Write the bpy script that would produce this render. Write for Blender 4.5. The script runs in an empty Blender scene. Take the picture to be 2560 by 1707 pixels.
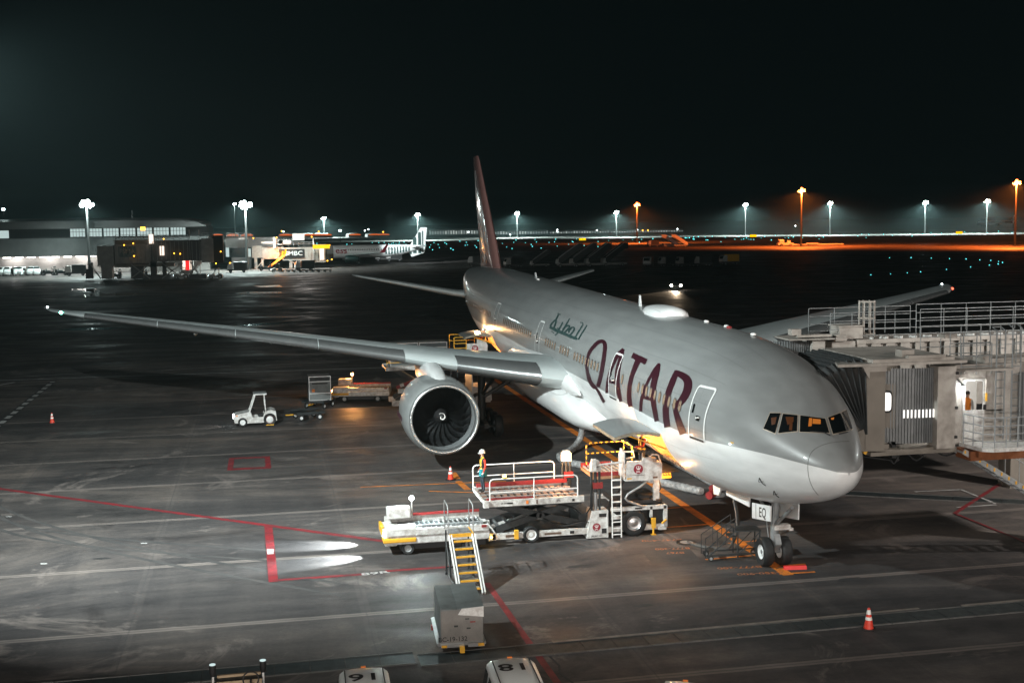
import bpy, bmesh, math, random
from math import sin, cos, pi, radians, sqrt, atan2
from mathutils import Vector, Matrix
from mathutils.bvhtree import BVHTree
from mathutils.geometry import delaunay_2d_cdt
random.seed(7)
SC = bpy.context.scene
COL = SC.collection
R = radians
# ------------------------------------------------------------------ camera
# world: +x runs aft along the airliner from its nose, +y to its starboard, z up, metres
CP = Vector((-36.072, 18.369, 12.97)); YAW, PIT, ROL, FPX = -0.19991, -0.09887, -0.01363, 3063.87
_f = Vector((cos(YAW)*cos(PIT), sin(YAW)*cos(PIT), sin(PIT)))
_r = _f.cross(Vector((0, 0, 1))).normalized(); _u = _r.cross(_f)
_r, _u = cos(ROL)*_r + sin(ROL)*_u, -sin(ROL)*_r + cos(ROL)*_u
cam = bpy.data.cameras.new('camera'); CAM = bpy.data.objects.new('camera', cam); COL.objects.link(CAM)
cam.sensor_width = 36; cam.lens = FPX/2560*36; cam.clip_start = 0.5; cam.clip_end = 6000
CAM.matrix_world = Matrix(((_r.x, _u.x, -_f.x, CP.x), (_r.y, _u.y, -_f.y, CP.y), (_r.z, _u.z, -_f.z, CP.z), (0, 0, 0, 1)))
SC.camera = CAM
def ray(a, b):                       # survey ray through a point of the photograph (2352 px wide)
    k = 2560/2352
    return (_f*FPX + _r*(a*k-1280) - _u*(b*k-853.5)).normalized()
def G(a, b, z=0.0):                  # where that ray meets height z
    d = ray(a, b); return CP + d*((z-CP.z)/d.z)
def GX(a, b, x):
    d = ray(a, b); return CP + d*((x-CP.x)/d.x)
def GY(a, b, y):
    d = ray(a, b); return CP + d*((y-CP.y)/d.y)
# ------------------------------------------------------------------ night sky and exposure
w = bpy.data.worlds.new('World'); SC.world = w; w.use_nodes = True
nt = w.node_tree; bg = nt.nodes['Background']
bg.inputs['Color'].default_value = (0.25, 0.62, 0.72, 1); bg.inputs['Strength'].default_value = 0.0032
SC.view_settings.view_transform = 'Standard'; SC.view_settings.look = 'None'
SC.view_settings.exposure = 0.0; SC.view_settings.gamma = 1
SC.cycles.max_bounces = 6; SC.cycles.diffuse_bounces = 2; SC.cycles.glossy_bounces = 3
SC.cycles.transmission_bounces = 4; SC.cycles.volume_bounces = 0
SC.cycles.use_denoising = True
SC.cycles.sample_clamp_indirect = 3.0
# ------------------------------------------------------------------ apron floodlights (lamps on masts beside the stand) and added fill lamps
def lamp(name, loc, power, col=(1, 1, 1), radius=0.4, parent=None, target=None, angle=160, blend=0.5):
    l = bpy.data.lights.new(name, 'SPOT' if target is not None else 'POINT')
    l.energy = power; l.color = col; l.shadow_soft_size = radius
    o = bpy.data.objects.new(name, l); COL.objects.link(o); o.location = loc
    if target is not None:
        l.spot_size = R(angle); l.spot_blend = blend
        o.rotation_euler = (Vector(target)-Vector(loc)).to_track_quat('-Z', 'Y').to_euler()
    if parent: o.parent = parent
    return o
lamp('floodlight_left', (3, 27.5, 18), 76000, (0.90, 1.0, 0.98), 0.22, None, (40, 8, 0), 146, 1.0)
lamp('floodlight_right', (-4, -27, 17), 34000, (1.0, 0.93, 0.86), 0.7, None, (42, -18, 2), 140, 1.0)
def fill_strip(name, loc, length, power, col, target):      # added area light standing in for terminal lamps, set low for the belly
    l = bpy.data.lights.new(name, 'AREA'); l.shape = 'RECTANGLE'; l.size = length; l.size_y = 0.7; l.energy = power; l.color = col
    o = bpy.data.objects.new(name, l); COL.objects.link(o); d = (Vector(target)-Vector(loc)).normalized()
    yv = -d; xv = Vector((0, 1, 0)); xv = (xv-yv*xv.dot(yv)).normalized(); zz = yv; yy = zz.cross(xv)
    o.matrix_world = Matrix(((xv.x, yy.x, zz.x, loc[0]), (xv.y, yy.y, zz.y, loc[1]), (xv.z, yy.z, zz.z, loc[2]), (0, 0, 0, 1)))
    return o
fill_strip('terminal_fill', (-48, 14, 8.5), 90, 21000, (1.0, 0.92, 0.85), (0, 6, 4))
lamp('foreground_fill', (-40, 25, 17.5), 8500, (1.0, 0.88, 0.77), 0.5, None, (-7, 15, 0), 66, 0.9)  # added warm spots behind the viewer that brighten van roofs and foreground
lamp('foreground_fill', (-40, 3, 17.5), 7000, (1.0, 0.84, 0.70), 0.5, None, (-6, 3, 0), 66, 0.9)
# ------------------------------------------------------------------ materials
MATS = {}
def mat(name, col, rough=0.5, metal=0.0, var=0.0, scale=3.0, dirt=None, bump=0.0, coat=0.0, stretch=None, spec=0.5):
    m = bpy.data.materials.new(name); m.use_nodes = True; MATS[name] = m
    n = m.node_tree.nodes; L = m.node_tree.links; b = n['Principled BSDF']
    b.inputs['Base Color'].default_value = (*col, 1); b.inputs['Roughness'].default_value = rough
    b.inputs['Metallic'].default_value = metal; b.inputs['Coat Weight'].default_value = coat
    b.inputs['Specular IOR Level'].default_value = spec
    if var or bump:
        tc = n.new('ShaderNodeTexCoord'); mp = n.new('ShaderNodeMapping'); L.new(tc.outputs['Object'], mp.inputs[0])
        if stretch: mp.inputs['Scale'].default_value = stretch
        nz = n.new('ShaderNodeTexNoise'); nz.inputs['Scale'].default_value = scale; nz.inputs['Detail'].default_value = 6
        nz.inputs['Roughness'].default_value = 0.65; L.new(mp.outputs[0], nz.inputs['Vector'])
    if var:
        cr = n.new('ShaderNodeValToRGB'); L.new(nz.outputs['Fac'], cr.inputs[0])
        d = dirt or tuple(c*(1-var) for c in col)
        cr.color_ramp.elements[0].position = 0.32; cr.color_ramp.elements[0].color = (*d, 1)
        cr.color_ramp.elements[1].position = 0.62; cr.color_ramp.elements[1].color = (*col, 1)
        L.new(cr.outputs[0], b.inputs['Base Color'])
        mr = n.new('ShaderNodeMapRange'); L.new(nz.outputs['Fac'], mr.inputs[0])
        mr.inputs[3].default_value = min(1, rough*1.25); mr.inputs[4].default_value = rough*0.85
        L.new(mr.outputs[0], b.inputs['Roughness'])
    if bump:
        bp = n.new('ShaderNodeBump'); bp.inputs['Strength'].default_value = bump; bp.inputs['Distance'].default_value = 0.02
        L.new(nz.outputs['Fac'], bp.inputs['Height']); L.new(bp.outputs[0], b.inputs['Normal'])
    return m
def glow(name, col, strength):
    m = bpy.data.materials.new(name); m.use_nodes = True; MATS[name] = m
    b = m.node_tree.nodes['Principled BSDF']; b.inputs['Base Color'].default_value = (*[c*0.04 for c in col], 1)
    b.inputs['Emission Color'].default_value = (*col, 1); b.inputs['Emission Strength'].default_value = strength
    return m
mat('paint_white', (0.72, 0.74, 0.74), 0.35, var=0.12, scale=2.2)
mat('paint_white_worn', (0.66, 0.66, 0.64), 0.5, var=0.45, scale=3.5, dirt=(0.30, 0.27, 0.25))
mat('metal_grey', (0.33, 0.35, 0.36), 0.45, 0.4, var=0.3, scale=3)
mat('steel_bare', (0.55, 0.56, 0.57), 0.32, 0.9, var=0.2, scale=4)
mat('galvanised', (0.42, 0.44, 0.45), 0.5, 0.5, var=0.35, scale=6)
mat('dark_metal', (0.035, 0.04, 0.042), 0.5, 0.3, var=0.4, scale=5)
mat('black_rubber', (0.012, 0.013, 0.014), 0.65, var=0.3, scale=8)
mat('dark_glass', (0.006, 0.008, 0.009), 0.06, spec=0.8)
mat('yellow_paint', (0.80, 0.42, 0.03), 0.45, var=0.25, scale=6)
mat('orange_paint', (0.80, 0.22, 0.03), 0.5, var=0.2, scale=6)
mat('red_paint', (0.27, 0.02, 0.02), 0.5, var=0.3, scale=6)
mat('maroon', (0.032, 0.0045, 0.011), 0.4, var=0.08, scale=2)
mat('black_paint', (0.012, 0.012, 0.013), 0.5, var=0.2, scale=5)
mat('cone_red', (0.68, 0.05, 0.025), 0.45, var=0.15, scale=8)
mat('reflect_white', (0.8, 0.8, 0.78), 0.4, var=0.1, scale=8)
mat('wood_deck', (0.22, 0.13, 0.095), 0.7, var=0.5, scale=5, dirt=(0.07, 0.05, 0.045))
M = MATS
# ------------------------------------------------------------------ mesh builder
class MB:
    def __init__(s): s.v = []; s.f = []; s.m = []; s.mi = 0
    def add(s, vs, fs, mi=None):
        o = len(s.v); s.v += [tuple(v) for v in vs]
        s.f += [tuple(i+o for i in f) for f in fs]; s.m += [s.mi if mi is None else mi]*len(fs); return s
    def box(s, c, d, rz=0, rx=0, ry=0, mi=None, bev=0.0):
        hx, hy, hz = d[0]/2, d[1]/2, d[2]/2
        Mx = Matrix.Translation(c) @ Matrix.Rotation(rz, 4, 'Z') @ Matrix.Rotation(ry, 4, 'Y') @ Matrix.Rotation(rx, 4, 'X')
        if bev <= 0:
            vs = [Mx @ Vector((x*hx, y*hy, z*hz)) for z in (-1, 1) for y in (-1, 1) for x in (-1, 1)]
            return s.add(vs, [(0, 2, 3, 1), (4, 5, 7, 6), (0, 1, 5, 4), (2, 6, 7, 3), (0, 4, 6, 2), (1, 3, 7, 5)], mi)
        b = min(bev, hx*0.9, hy*0.9, hz*0.9)
        bm = bmesh.new(); bmesh.ops.create_cube(bm, size=2)
        for v in bm.verts: v.co = Vector((v.co.x*hx, v.co.y*hy, v.co.z*hz))
        bmesh.ops.bevel(bm, geom=bm.edges[:], offset=b, segments=2, profile=0.5, affect='EDGES')
        bm.verts.index_update(); s.add([Mx @ v.co for v in bm.verts], [[v.index for v in f.verts] for f in bm.faces], mi); bm.free(); return s
    def b2(s, p, q, **k):              # box from two corners
        return s.box([(p[i]+q[i])/2 for i in range(3)], [abs(q[i]-p[i]) for i in range(3)], **k)
    def bar(s, p, q, r=0.03, n=6, r2=None, mi=None, caps=True):
        p, q = Vector(p), Vector(q); d = (q-p)
        if d.length < 1e-6: return s
        d.normalize(); a = d.cross(Vector((0, 0, 1)) if abs(d.z) < 0.9 else Vector((1, 0, 0))).normalized(); b = d.cross(a)
        r2 = r if r2 is None else r2
        vs = [p+(a*cos(2*pi*i/n+.4)+b*sin(2*pi*i/n+.4))*r for i in range(n)] + [q+(a*cos(2*pi*i/n+.4)+b*sin(2*pi*i/n+.4))*r2 for i in range(n)]
        fs = [(i, i+n, (i+1) % n+n, (i+1) % n) for i in range(n)]
        if caps: fs += [tuple(range(n)), tuple(range(2*n-1, n-1, -1))]
        return s.add(vs, fs, mi)
    def beam(s, p, q, w, h, mi=None, up=(0, 0, 1)):
        p, q = Vector(p), Vector(q); d = (q-p).normalized(); a = d.cross(Vector(up))
        if a.length < 1e-4: a = d.cross(Vector((1, 0, 0)))
        a.normalize(); b = a.cross(d)
        vs = [x+a*i*w/2+b*j*h/2 for x in (p, q) for i, j in ((-1, -1), (1, -1), (1, 1), (-1, 1))]
        return s.add(vs, [(0, 1, 2, 3), (7, 6, 5, 4), (0, 4, 5, 1), (1, 5, 6, 2), (2, 6, 7, 3), (3, 7, 4, 0)], mi)
    def tube(s, pts, r, n=8, mi=None, rs=None):
        pts = [Vector(p) for p in pts]; vs = []; fs = []; pa = None
        for k, p in enumerate(pts):
            d = (pts[min(k+1, len(pts)-1)]-pts[max(k-1, 0)]).normalized()
            if pa is None: a = d.cross(Vector((0, 0, 1)) if abs(d.z) < .9 else Vector((1, 0, 0))).normalized()
            else: a = (pa-d*pa.dot(d)).normalized()
            pa = a; b = d.cross(a); rr = rs[k] if rs else r
            vs += [p+(a*cos(2*pi*i/n)+b*sin(2*pi*i/n))*rr for i in range(n)]
        for k in range(len(pts)-1):
            fs += [(k*n+i, k*n+(i+1) % n, (k+1)*n+(i+1) % n, (k+1)*n+i) for i in range(n)]
        fs += [tuple(range(n-1, -1, -1)), tuple(range((len(pts)-1)*n, len(pts)*n))]
        return s.add(vs, fs, mi)
    def lathe(s, prof, o=(0, 0, 0), ax='Z', n=24, mi=None, close=False):   # prof: (radius, height) pairs
        vs = []; fs = []
        for r, h in prof:
            for i in range(n):
                c, t = r*cos(2*pi*i/n), r*sin(2*pi*i/n)
                vs.append({'Z': (o[0]+c, o[1]+t, o[2]+h), 'X': (o[0]+h, o[1]+c, o[2]+t), 'Y': (o[0]+t, o[1]+h, o[2]+c)}[ax])
        for k in range(len(prof)-1):
            fs += [(k*n+i, k*n+(i+1) % n, (k+1)*n+(i+1) % n, (k+1)*n+i) for i in range(n)]
        if prof[0][0] > 1e-5 and not close: fs.append(tuple(range(n-1, -1, -1)))
        if prof[-1][0] > 1e-5 and not close: fs.append(tuple(range((len(prof)-1)*n, len(prof)*n)))
        return s.add(vs, fs, mi)
    def prism(s, poly, h0, h1, ax='Z', mi=None):      # poly in the two other axes (order xyz), extruded along ax
        n = len(poly)
        pt = {'Z': lambda p, h: (p[0], p[1], h), 'Y': lambda p, h: (p[0], h, p[1]), 'X': lambda p, h: (h, p[0], p[1])}[ax]
        vs = [pt(p, h0) for p in poly]+[pt(p, h1) for p in poly]
        fs = [(i, (i+1) % n, n+(i+1) % n, n+i) for i in range(n)]+[tuple(range(n-1, -1, -1)), tuple(range(n, 2*n))]
        return s.add(vs, fs, mi)
    def wheel(s, c, r, w, ax='Y', n=20, mt=0, mr=1, rim=0.55):
        k = w/2
        s.lathe([(r*rim, -k*.8), (r*.88, -k), (r*.97, -k*.8), (r, -k*.45), (r, k*.45), (r*.97, k*.8), (r*.88, k), (r*rim, k*.8)], c, ax, n, mt, close=True)
        s.lathe([(0, -k*.55), (r*.22, -k*.62), (r*.3, -k*.4), (r*rim*.85, -k*.45), (r*rim, -k*.82)], c, ax, n, mr, close=True)
        s.lathe([(r*rim, k*.82), (r*rim*.85, k*.45), (r*.3, k*.4), (r*.22, k*.62), (0, k*.55)], c, ax, n, mr, close=True)
        return s
    def sphere(s, c, r, n=12, mi=None, sx=1, sy=1, sz=1):
        vs = []; fs = []; m = max(4, n//2)
        for j in range(m+1):
            t = pi*j/m
            for i in range(n): vs.append((c[0]+r*sx*sin(t)*cos(2*pi*i/n), c[1]+r*sy*sin(t)*sin(2*pi*i/n), c[2]+r*sz*cos(t)))
        for j in range(m): fs += [(j*n+i, (j+1)*n+i, (j+1)*n+(i+1) % n, j*n+(i+1) % n) for i in range(n)]
        return s.add(vs, fs, mi)
    def build(s, name, mats, parent=None, smooth=None, fix=True):
        me = bpy.data.meshes.new(name); me.from_pydata(s.v, [], s.f)
        for k in (mats if isinstance(mats, (list, tuple)) else [mats]): me.materials.append(M[k] if isinstance(k, str) else k)
        me.polygons.foreach_set('material_index', s.m)
        if fix:
            bm = bmesh.new(); bm.from_mesh(me); bmesh.ops.remove_doubles(bm, verts=bm.verts, dist=1e-5)
            bmesh.ops.recalc_face_normals(bm, faces=bm.faces); bm.to_mesh(me); bm.free()
        if smooth is not None:
            me.polygons.foreach_set('use_smooth', [True]*len(me.polygons))
            me.set_sharp_from_angle(angle=R(smooth))
        o = bpy.data.objects.new(name, me); COL.objects.link(o)
        if parent is not None: o.parent = parent
        return o
def tag(o, label=None, cat=None, group=None, kind=None):
    if label: o['label'] = label
    if cat: o['category'] = cat
    if group: o['group'] = group
    if kind: o['kind'] = kind
    return o
def thing(name, label, cat, loc=(0, 0, 0), rz=0, group=None):
    o = bpy.data.objects.new(name, None); COL.objects.link(o); o.location = loc; o.rotation_euler = (0, 0, rz); o.empty_display_size = 0.3
    return tag(o, label, cat, group)
def dup(src, loc=None, rz=None, label=None):
    def cp(o, par):
        c = o.copy(); COL.objects.link(c)
        if par is not None: c.parent = par
        for ch in list(o.children): cp(ch, c)
        return c
    r = cp(src, None)
    if loc is not None: r.location = loc
    if rz is not None: r.rotation_euler = (0, 0, rz)
    if label: r['label'] = label
    return r
def text_polys(txt, size=1.0, ext=0.0, shear=0.0, spacing=1.0):   # lettering as a flat mesh, centred
    cu = bpy.data.curves.new('lettering', 'FONT'); cu.body = txt; cu.size = size; cu.align_x = 'CENTER'; cu.align_y = 'CENTER'
    cu.extrude = ext; cu.shear = shear; cu.space_character = spacing; cu.resolution_u = 3; cu.offset = size*0.012
    o = bpy.data.objects.new('lettering', cu); me = bpy.data.meshes.new_from_object(o)
    vs = [v.co.copy() for v in me.vertices]; fs = [tuple(p.vertices) for p in me.polygons]
    bpy.data.objects.remove(o); bpy.data.curves.remove(cu); bpy.data.meshes.remove(me)
    return vs, fs
def lettering(txt, size, origin, xdir, ydir, m, parent=None, name='lettering', mb=None, mi=0, sx=1.0):
    vs, fs = text_polys(txt, size); o, X, Y = Vector(origin), Vector(xdir).normalized(), Vector(ydir).normalized()
    b = mb or MB(); b.add([o+X*v.x*sx+Y*v.y for v in vs], fs, mi)
    return b if mb else b.build(name, m, parent, fix=False)
def rail(mb, pts, h, r=0.025, rows=(1.0, 0.5), posts=True, step=None, mi=None):     # handrail along ground points
    pts = [Vector(p) for p in pts]
    for a, b in zip(pts, pts[1:]):
        for k in rows: mb.bar(a+Vector((0, 0, h*k)), b+Vector((0, 0, h*k)), r, mi=mi)
        if posts:
            n = max(1, int(round((b-a).length/step))) if step else 1
            for i in range(n+1):
                p = a.lerp(b, i/n); mb.bar(p, p+Vector((0, 0, h)), r, mi=mi)
    return mb
# ------------------------------------------------------------------ ground
def ground_mat():
    m = bpy.data.materials.new('apron_concrete'); m.use_nodes = True; MATS['apron'] = m
    n, L = m.node_tree.nodes, m.node_tree.links; b = n['Principled BSDF']
    tc = n.new('ShaderNodeTexCoord'); sp = n.new('ShaderNodeSeparateXYZ'); L.new(tc.outputs['Object'], sp.inputs[0])
    def mth(op, a, b2=None, c=None):
        k = n.new('ShaderNodeMath'); k.operation = op
        for i, v in enumerate((a, b2, c)):
            if v is None: continue
            if isinstance(v, (int, float)): k.inputs[i].default_value = v
            else: L.new(v, k.inputs[i])
        return k.outputs[0]
    def noise(sc, det=8, ro=.6, st=(1, 1, 1), off=0, dist=0):
        mp = n.new('ShaderNodeMapping'); mp.inputs['Scale'].default_value = st; mp.inputs['Location'].default_value = (off, off*.7, 0)
        L.new(tc.outputs['Object'], mp.inputs[0]); z = n.new('ShaderNodeTexNoise'); z.inputs['Scale'].default_value = sc
        z.inputs['Detail'].default_value = det; z.inputs['Roughness'].default_value = ro; z.inputs['Distortion'].default_value = dist
        L.new(mp.outputs[0], z.inputs['Vector']); return z.outputs['Fac']
    def ramp(f, *st):
        c = n.new('ShaderNodeValToRGB'); L.new(f, c.inputs[0]); e = c.color_ramp.elements
        while len(e) < len(st): e.new(0.5)
        for i, (p, col) in enumerate(st): e[i].position = p; e[i].color = (*col, 1) if len(col) == 3 else col
        return c.outputs[0]
    def mix(t, f, a, b2):
        k = n.new('ShaderNodeMix'); k.data_type = 'RGBA'; k.blend_type = t
        for s_, v in ((k.inputs[0], f), (k.inputs[6], a), (k.inputs[7], b2)):
            if isinstance(v, (int, float)): s_.default_value = v
            elif isinstance(v, tuple): s_.default_value = (*v, 1)
            else: L.new(v, s_)
        return k.outputs[2]
    X, Y = sp.outputs['X'], sp.outputs['Y']
    base = ramp(noise(.13, 12, .74, (1, .35, 1), 3, .9), (.32, (.042, .042, .044)), (.5, (.084, .079, .078)), (.68, (.172, .150, .136)))
    streak = ramp(noise(.9, 8, .65, (.9, .11, 1), 11, .3), (.35, (.74, .75, .76)), (.6, (1.05, 1.04, 1.03)))
    streak2 = ramp(noise(.5, 8, .6, (.16, 1.0, 1), 29, .8), (.4, (.85, .85, .87)), (.68, (1.22, 1.19, 1.17)))
    col = mix('MULTIPLY', 1.0, base, streak); col = mix('MULTIPLY', .8, col, streak2)
    fine = ramp(noise(7, 6, .7), (.3, (.8, .8, .8)), (.7, (1.12, 1.12, 1.12))); col = mix('MULTIPLY', .8, col, fine)
    # slab-to-slab tone
    cx = mth('FLOOR', mth('DIVIDE', mth('SUBTRACT', X, 3.8), 7.6)); cy = mth('FLOOR', mth('DIVIDE', mth('SUBTRACT', Y, .15), 7.6))
    cb = n.new('ShaderNodeCombineXYZ'); L.new(cx, cb.inputs[0]); L.new(cy, cb.inputs[1])
    wn = n.new('ShaderNodeTexWhiteNoise'); L.new(cb.outputs[0], wn.inputs['Vector'])
    col = mix('MULTIPLY', 1.0, col, ramp(wn.outputs['Value'], (0, (.84, .85, .87)), (1, (1.1, 1.07, 1.04))))
    # oil and tyre stains
    st = ramp(noise(.33, 9, .62, (1, .6, 1), 47, 1.2), (.58, (1, 1, 1)), (.70, (.52, .52, .53))); col = mix('MULTIPLY', .9, col, st)
    pale = ramp(noise(.16, 10, .7, (1, .8, 1), 83, 1.6), (.57, (0, 0, 0)), (.66, (1, 1, 1)))
    col = mix('MIX', mth('MULTIPLY', pale, .5), col, (.29, .25, .23))
    # slab joints with worn edges
    def joint(c, off, wd):
        wob = mth('MULTIPLY', mth('SUBTRACT', noise(.8, 4, .6, (1, 1, 1), off), .5), .10)
        d = mth('MULTIPLY', mth('ABSOLUTE', mth('SUBTRACT', mth('FRACT', mth('ADD', mth('DIVIDE', mth('SUBTRACT', mth('ADD', c, wob), off), 7.6), .5)), .5)), 7.6)
        return d
    for c, off in ((X, 3.8), (Y, .15)):
        d = joint(c, off, 0)
        col = mix('MIX', mth('MULTIPLY', mth('LESS_THAN', d, .17), mth('MULTIPLY', noise(1.3, 6, .7, (1, .3, 1), off+5), .75 if off > 1 else .08)), col, (.32, .275, .25))
        col = mix('MIX', mth('MULTIPLY', mth('LESS_THAN', d, .028), .6 if off > 1 else .35), col, (.05, .05, .052))
    L.new(col, b.inputs['Base Color'])
    ro = n.new('ShaderNodeMapRange'); L.new(noise(.18, 8, .65, (1, .5, 1), 61, .5), ro.inputs[0])
    ro.inputs[1].default_value = .34; ro.inputs[2].default_value = .62; ro.inputs[3].default_value = .36; ro.inputs[4].default_value = .85
    L.new(ro.outputs[0], b.inputs['Roughness']); b.inputs['Specular IOR Level'].default_value = .14
    bp = n.new('ShaderNodeBump'); bp.inputs['Strength'].default_value = .25; bp.inputs['Distance'].default_value = .01
    L.new(noise(5, 8, .7, off=5), bp.inputs['Height']); L.new(bp.outputs[0], b.inputs['Normal'])
    return m
ground_mat()
def sheet(name, polys, m, z, label=None):
    b = MB()
    for p in polys: b.add([(q[0], q[1], z) for q in p], [tuple(range(len(p)))])
    o = b.build(name, m); o['kind'] = 'structure'
    if label: o['label'] = label
    return o
g = MB(); g.add([(-120, -2600, 0), (3600, -2600, 0), (3600, 2600, 0), (-120, 2600, 0)], [(0, 1, 2, 3)])
tag(g.build('apron_ground', 'apron'), 'grey concrete airport apron', kind='structure')
mat('line_red', (.22, .016, .022), .6, var=.35, scale=1.5, dirt=(.10, .018, .022))
mat('line_orange', (.85, .25, .02), .6, var=.3, scale=1.5, dirt=(.35, .11, .03))
mat('line_orange_worn', (.55, .16, .03), .65, var=.8, scale=2.5, dirt=(.17, .12, .10))
mat('line_white', (.55, .55, .54), .6, var=.4, scale=1.2, dirt=(.25, .25, .25))
mat('line_black', (.03, .03, .032), .7, var=.3, scale=2)
mat('drain_steel', (.035, .045, .048), .55, .3, var=.4, scale=3)
mat('drain_edge', (.10, .10, .098), .6, var=.4, scale=2); mat('kerb_pale', (.22, .19, .165), .8, var=.4, scale=2)
mat('asphalt_patch', (.05, .053, .055), .75, var=.3, scale=1)
def strip(a, b, wd, m, z=.004, name='painted_line', label=None, wd2=None):
    a, b = Vector(a[:2]), Vector(b[:2]); d = (b-a).normalized(); nn = Vector((-d.y, d.x)); w2 = wd if wd2 is None else wd2
    return sheet(name, [[a+nn*wd/2, a-nn*wd/2, b-nn*w2/2, b+nn*w2/2]], m, z, label)
def dashes(a, b, wd, on, off, m, z=.004, name='painted_line', label=None):
    a, b = Vector(a[:2]), Vector(b[:2]); d = (b-a); ln = d.length; d /= ln; nn = Vector((-d.y, d.x)); t = 0; ps = []
    while t < ln:
        p, q = a+d*t, a+d*min(ln, t+on); ps.append([p+nn*wd/2, p-nn*wd/2, q-nn*wd/2, q+nn*wd/2]); t += on+off
    return sheet(name, ps, m, z, label)
def gtext(txt, at, size, xdir, m, z=.008, sx=1.0, name='painted_lettering'):
    xd = Vector((*xdir[:2], 0)).normalized(); yd = Vector((-xd.y, xd.x, 0))
    o = lettering(txt, size, (at[0], at[1], z), xd, yd, m, None, name, sx=sx); o['kind'] = 'structure'; return o
# red stand boundary lines (left)
strip(G(-60, 1114), G(900, 1245), .30, 'line_red', label='long red stand boundary line')
strip(G(616, 1205), G(628, 1336), .34, 'line_red', .008, label='short thick red line between two stand lines')
strip(G(622, 1333), G(838, 1318), .24, 'line_red'); strip(G(885, 1311), G(1040, 1301), .24, 'line_red')
sheet('white_patch', [[G(613, 1261), G(628, 1260), G(629, 1272), G(614, 1273)]], 'line_white', .012)
strip(G(1118, 1338), G(1282, 1570), .22, 'line_red', .008, label='red line crossing the drain')
strip(G(1282, 1570), (-16, 10.55), .22, 'line_red', .008)
gtext('89R', G(862, 1316), .42, (.1, -1), 'line_white', .008, 1.6)
# red rectangle with hydrant cover
a, b_, c_, d_ = G(526, 1053), G(620, 1049), G(623, 1073), G(522, 1078)
for p, q, wd in ((a, b_, .42), (d_, c_, .5)): strip(p, q, wd, 'line_red')
sheet('painted_line', [[a, a.lerp(b_, .13), d_.lerp(c_, .13), d_]], 'line_red', .008); sheet('painted_line', [[a.lerp(b_, .87), b_, c_, d_.lerp(c_, .87)]], 'line_red', .008)
# orange lead-in line under the airliner and its stop bars
strip((4.55, 0), (74, 0), .42, 'line_orange', .006, label='orange lead in line under the airliner')
for p, q in ((G(1790, 1318), G(1872, 1313)), (G(1795, 1299), G(1850, 1295))): strip(p, q, .13, 'line_orange', .01)
for x, y0, y1 in ((7.2, 2.2, .3), (8.2, -.4, .3), (9.2, .5, -1.0), (12.2, 3.0, -.2), (15.4, 2.4, 0), (18.5, 2.2, .8)): strip((x, y0), (x+.1, y1), .13, 'line_orange', .01)
strip((23.5, 14), (23.0, 6.8), .12, 'line_orange', .01); strip(G(1040, 1085), G(1050, 1100), .34, 'line_orange', .01); strip(G(1052, 1105), G(1075, 1125), .34, 'line_orange', .01)
strip(G(1110, 1132), G(985, 1128), .12, 'line_orange', .014)
gtext('B777-300', (9.0, 2.9), .36, (.12, 1), 'line_orange_worn'); gtext('B767', (8.4, 3.0), .36, (.12, 1), 'line_orange_worn'); gtext('B747-400', (10.3, 2.9), .36, (.12, 1), 'line_orange_worn', sx=1.2)
gtext('B777-200', (5.9, 1.35), .34, (.1, 1), 'line_orange_worn', sx=1.3); gtext('A350-900', (5.0, .9), .34, (.1, 1), 'line_orange_worn', sx=1.3)
# white service lines further out
strip(G(-40, 875), G(905, 843), .3, 'line_white'); strip(G(60, 864), G(190, 857), .18, 'line_white'); strip(G(370, 851), G(530, 840), .18, 'line_white'); strip(G(610, 838), G(800, 830), .18, 'line_white')
dashes(G(-30, 998), G(122, 876), .38, 1.25, .9, 'line_white', .010); strip(G(-34, 1000), G(124, 874), .55, 'line_black', .006)
strip(G(-6, 885), G(34, 878), .3, 'line_white', .008)
for a_, b2 in ((((2100, 1130), (2207, 1125))), ((2207, 1125), (2286, 1157)), ((2198, 1166), (2288, 1160))): strip(G(*a_), G(*b2), .13, 'line_white', .03)
strip(G(2380, 1058), G(2193, 1180), .2, 'line_red', .034); strip(G(2193, 1180), G(2390, 1260), .12, 'line_red', .034)
# lines on the taxiway side
for p, q in (((1170, 690), (1700, 725)), ((1000, 616), (1220, 606)), ((1330, 650), (1480, 622))): strip(G(*p), G(*q), .35, 'line_white')
# drain channels
def drain(a, b, wd):
    a, b = Vector(a[:2]), Vector(b[:2]); d = (b-a).normalized(); nn = Vector((-d.y, d.x)); n_ = int((b-a).length/1.0)
    mb = MB(); ln = (b-a).length/n_
    for i in range(n_):
        c = a+d*(i+.5)*ln; mb.box((c.x, c.y, .012), (ln-.03, wd, .024), rz=atan2(d.y, d.x), mi=0)
        for k in (-1, 1): mb.box((c.x+nn.x*k*(wd/2+.05), c.y+nn.y*k*(wd/2+.05), .02), (ln-.02, .07, .04), rz=atan2(d.y, d.x), mi=1)
    o = mb.build('drain_channel', ['drain_steel', 'drain_edge']); o['kind'] = 'structure'; return o
drain((-.7, 40), (-.7, 14.3), .85)['label'] = 'slotted steel drain channel across the apron'
drain((-.95, 14.2), (-.62, -14), .85)
drain((19, -3), (12.4, -15), .8)
strip((-.42, 10), (-.14, -2.5), .16, 'kerb_pale', .045); strip((-.2, -4), (-.05, -12), .16, 'kerb_pale', .045)
sheet('asphalt_patch', [[(9.0, 4.2), (7.2, 4.3), (7.3, 2.4), (9.1, 2.2)]], 'asphalt_patch', .002)
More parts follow.
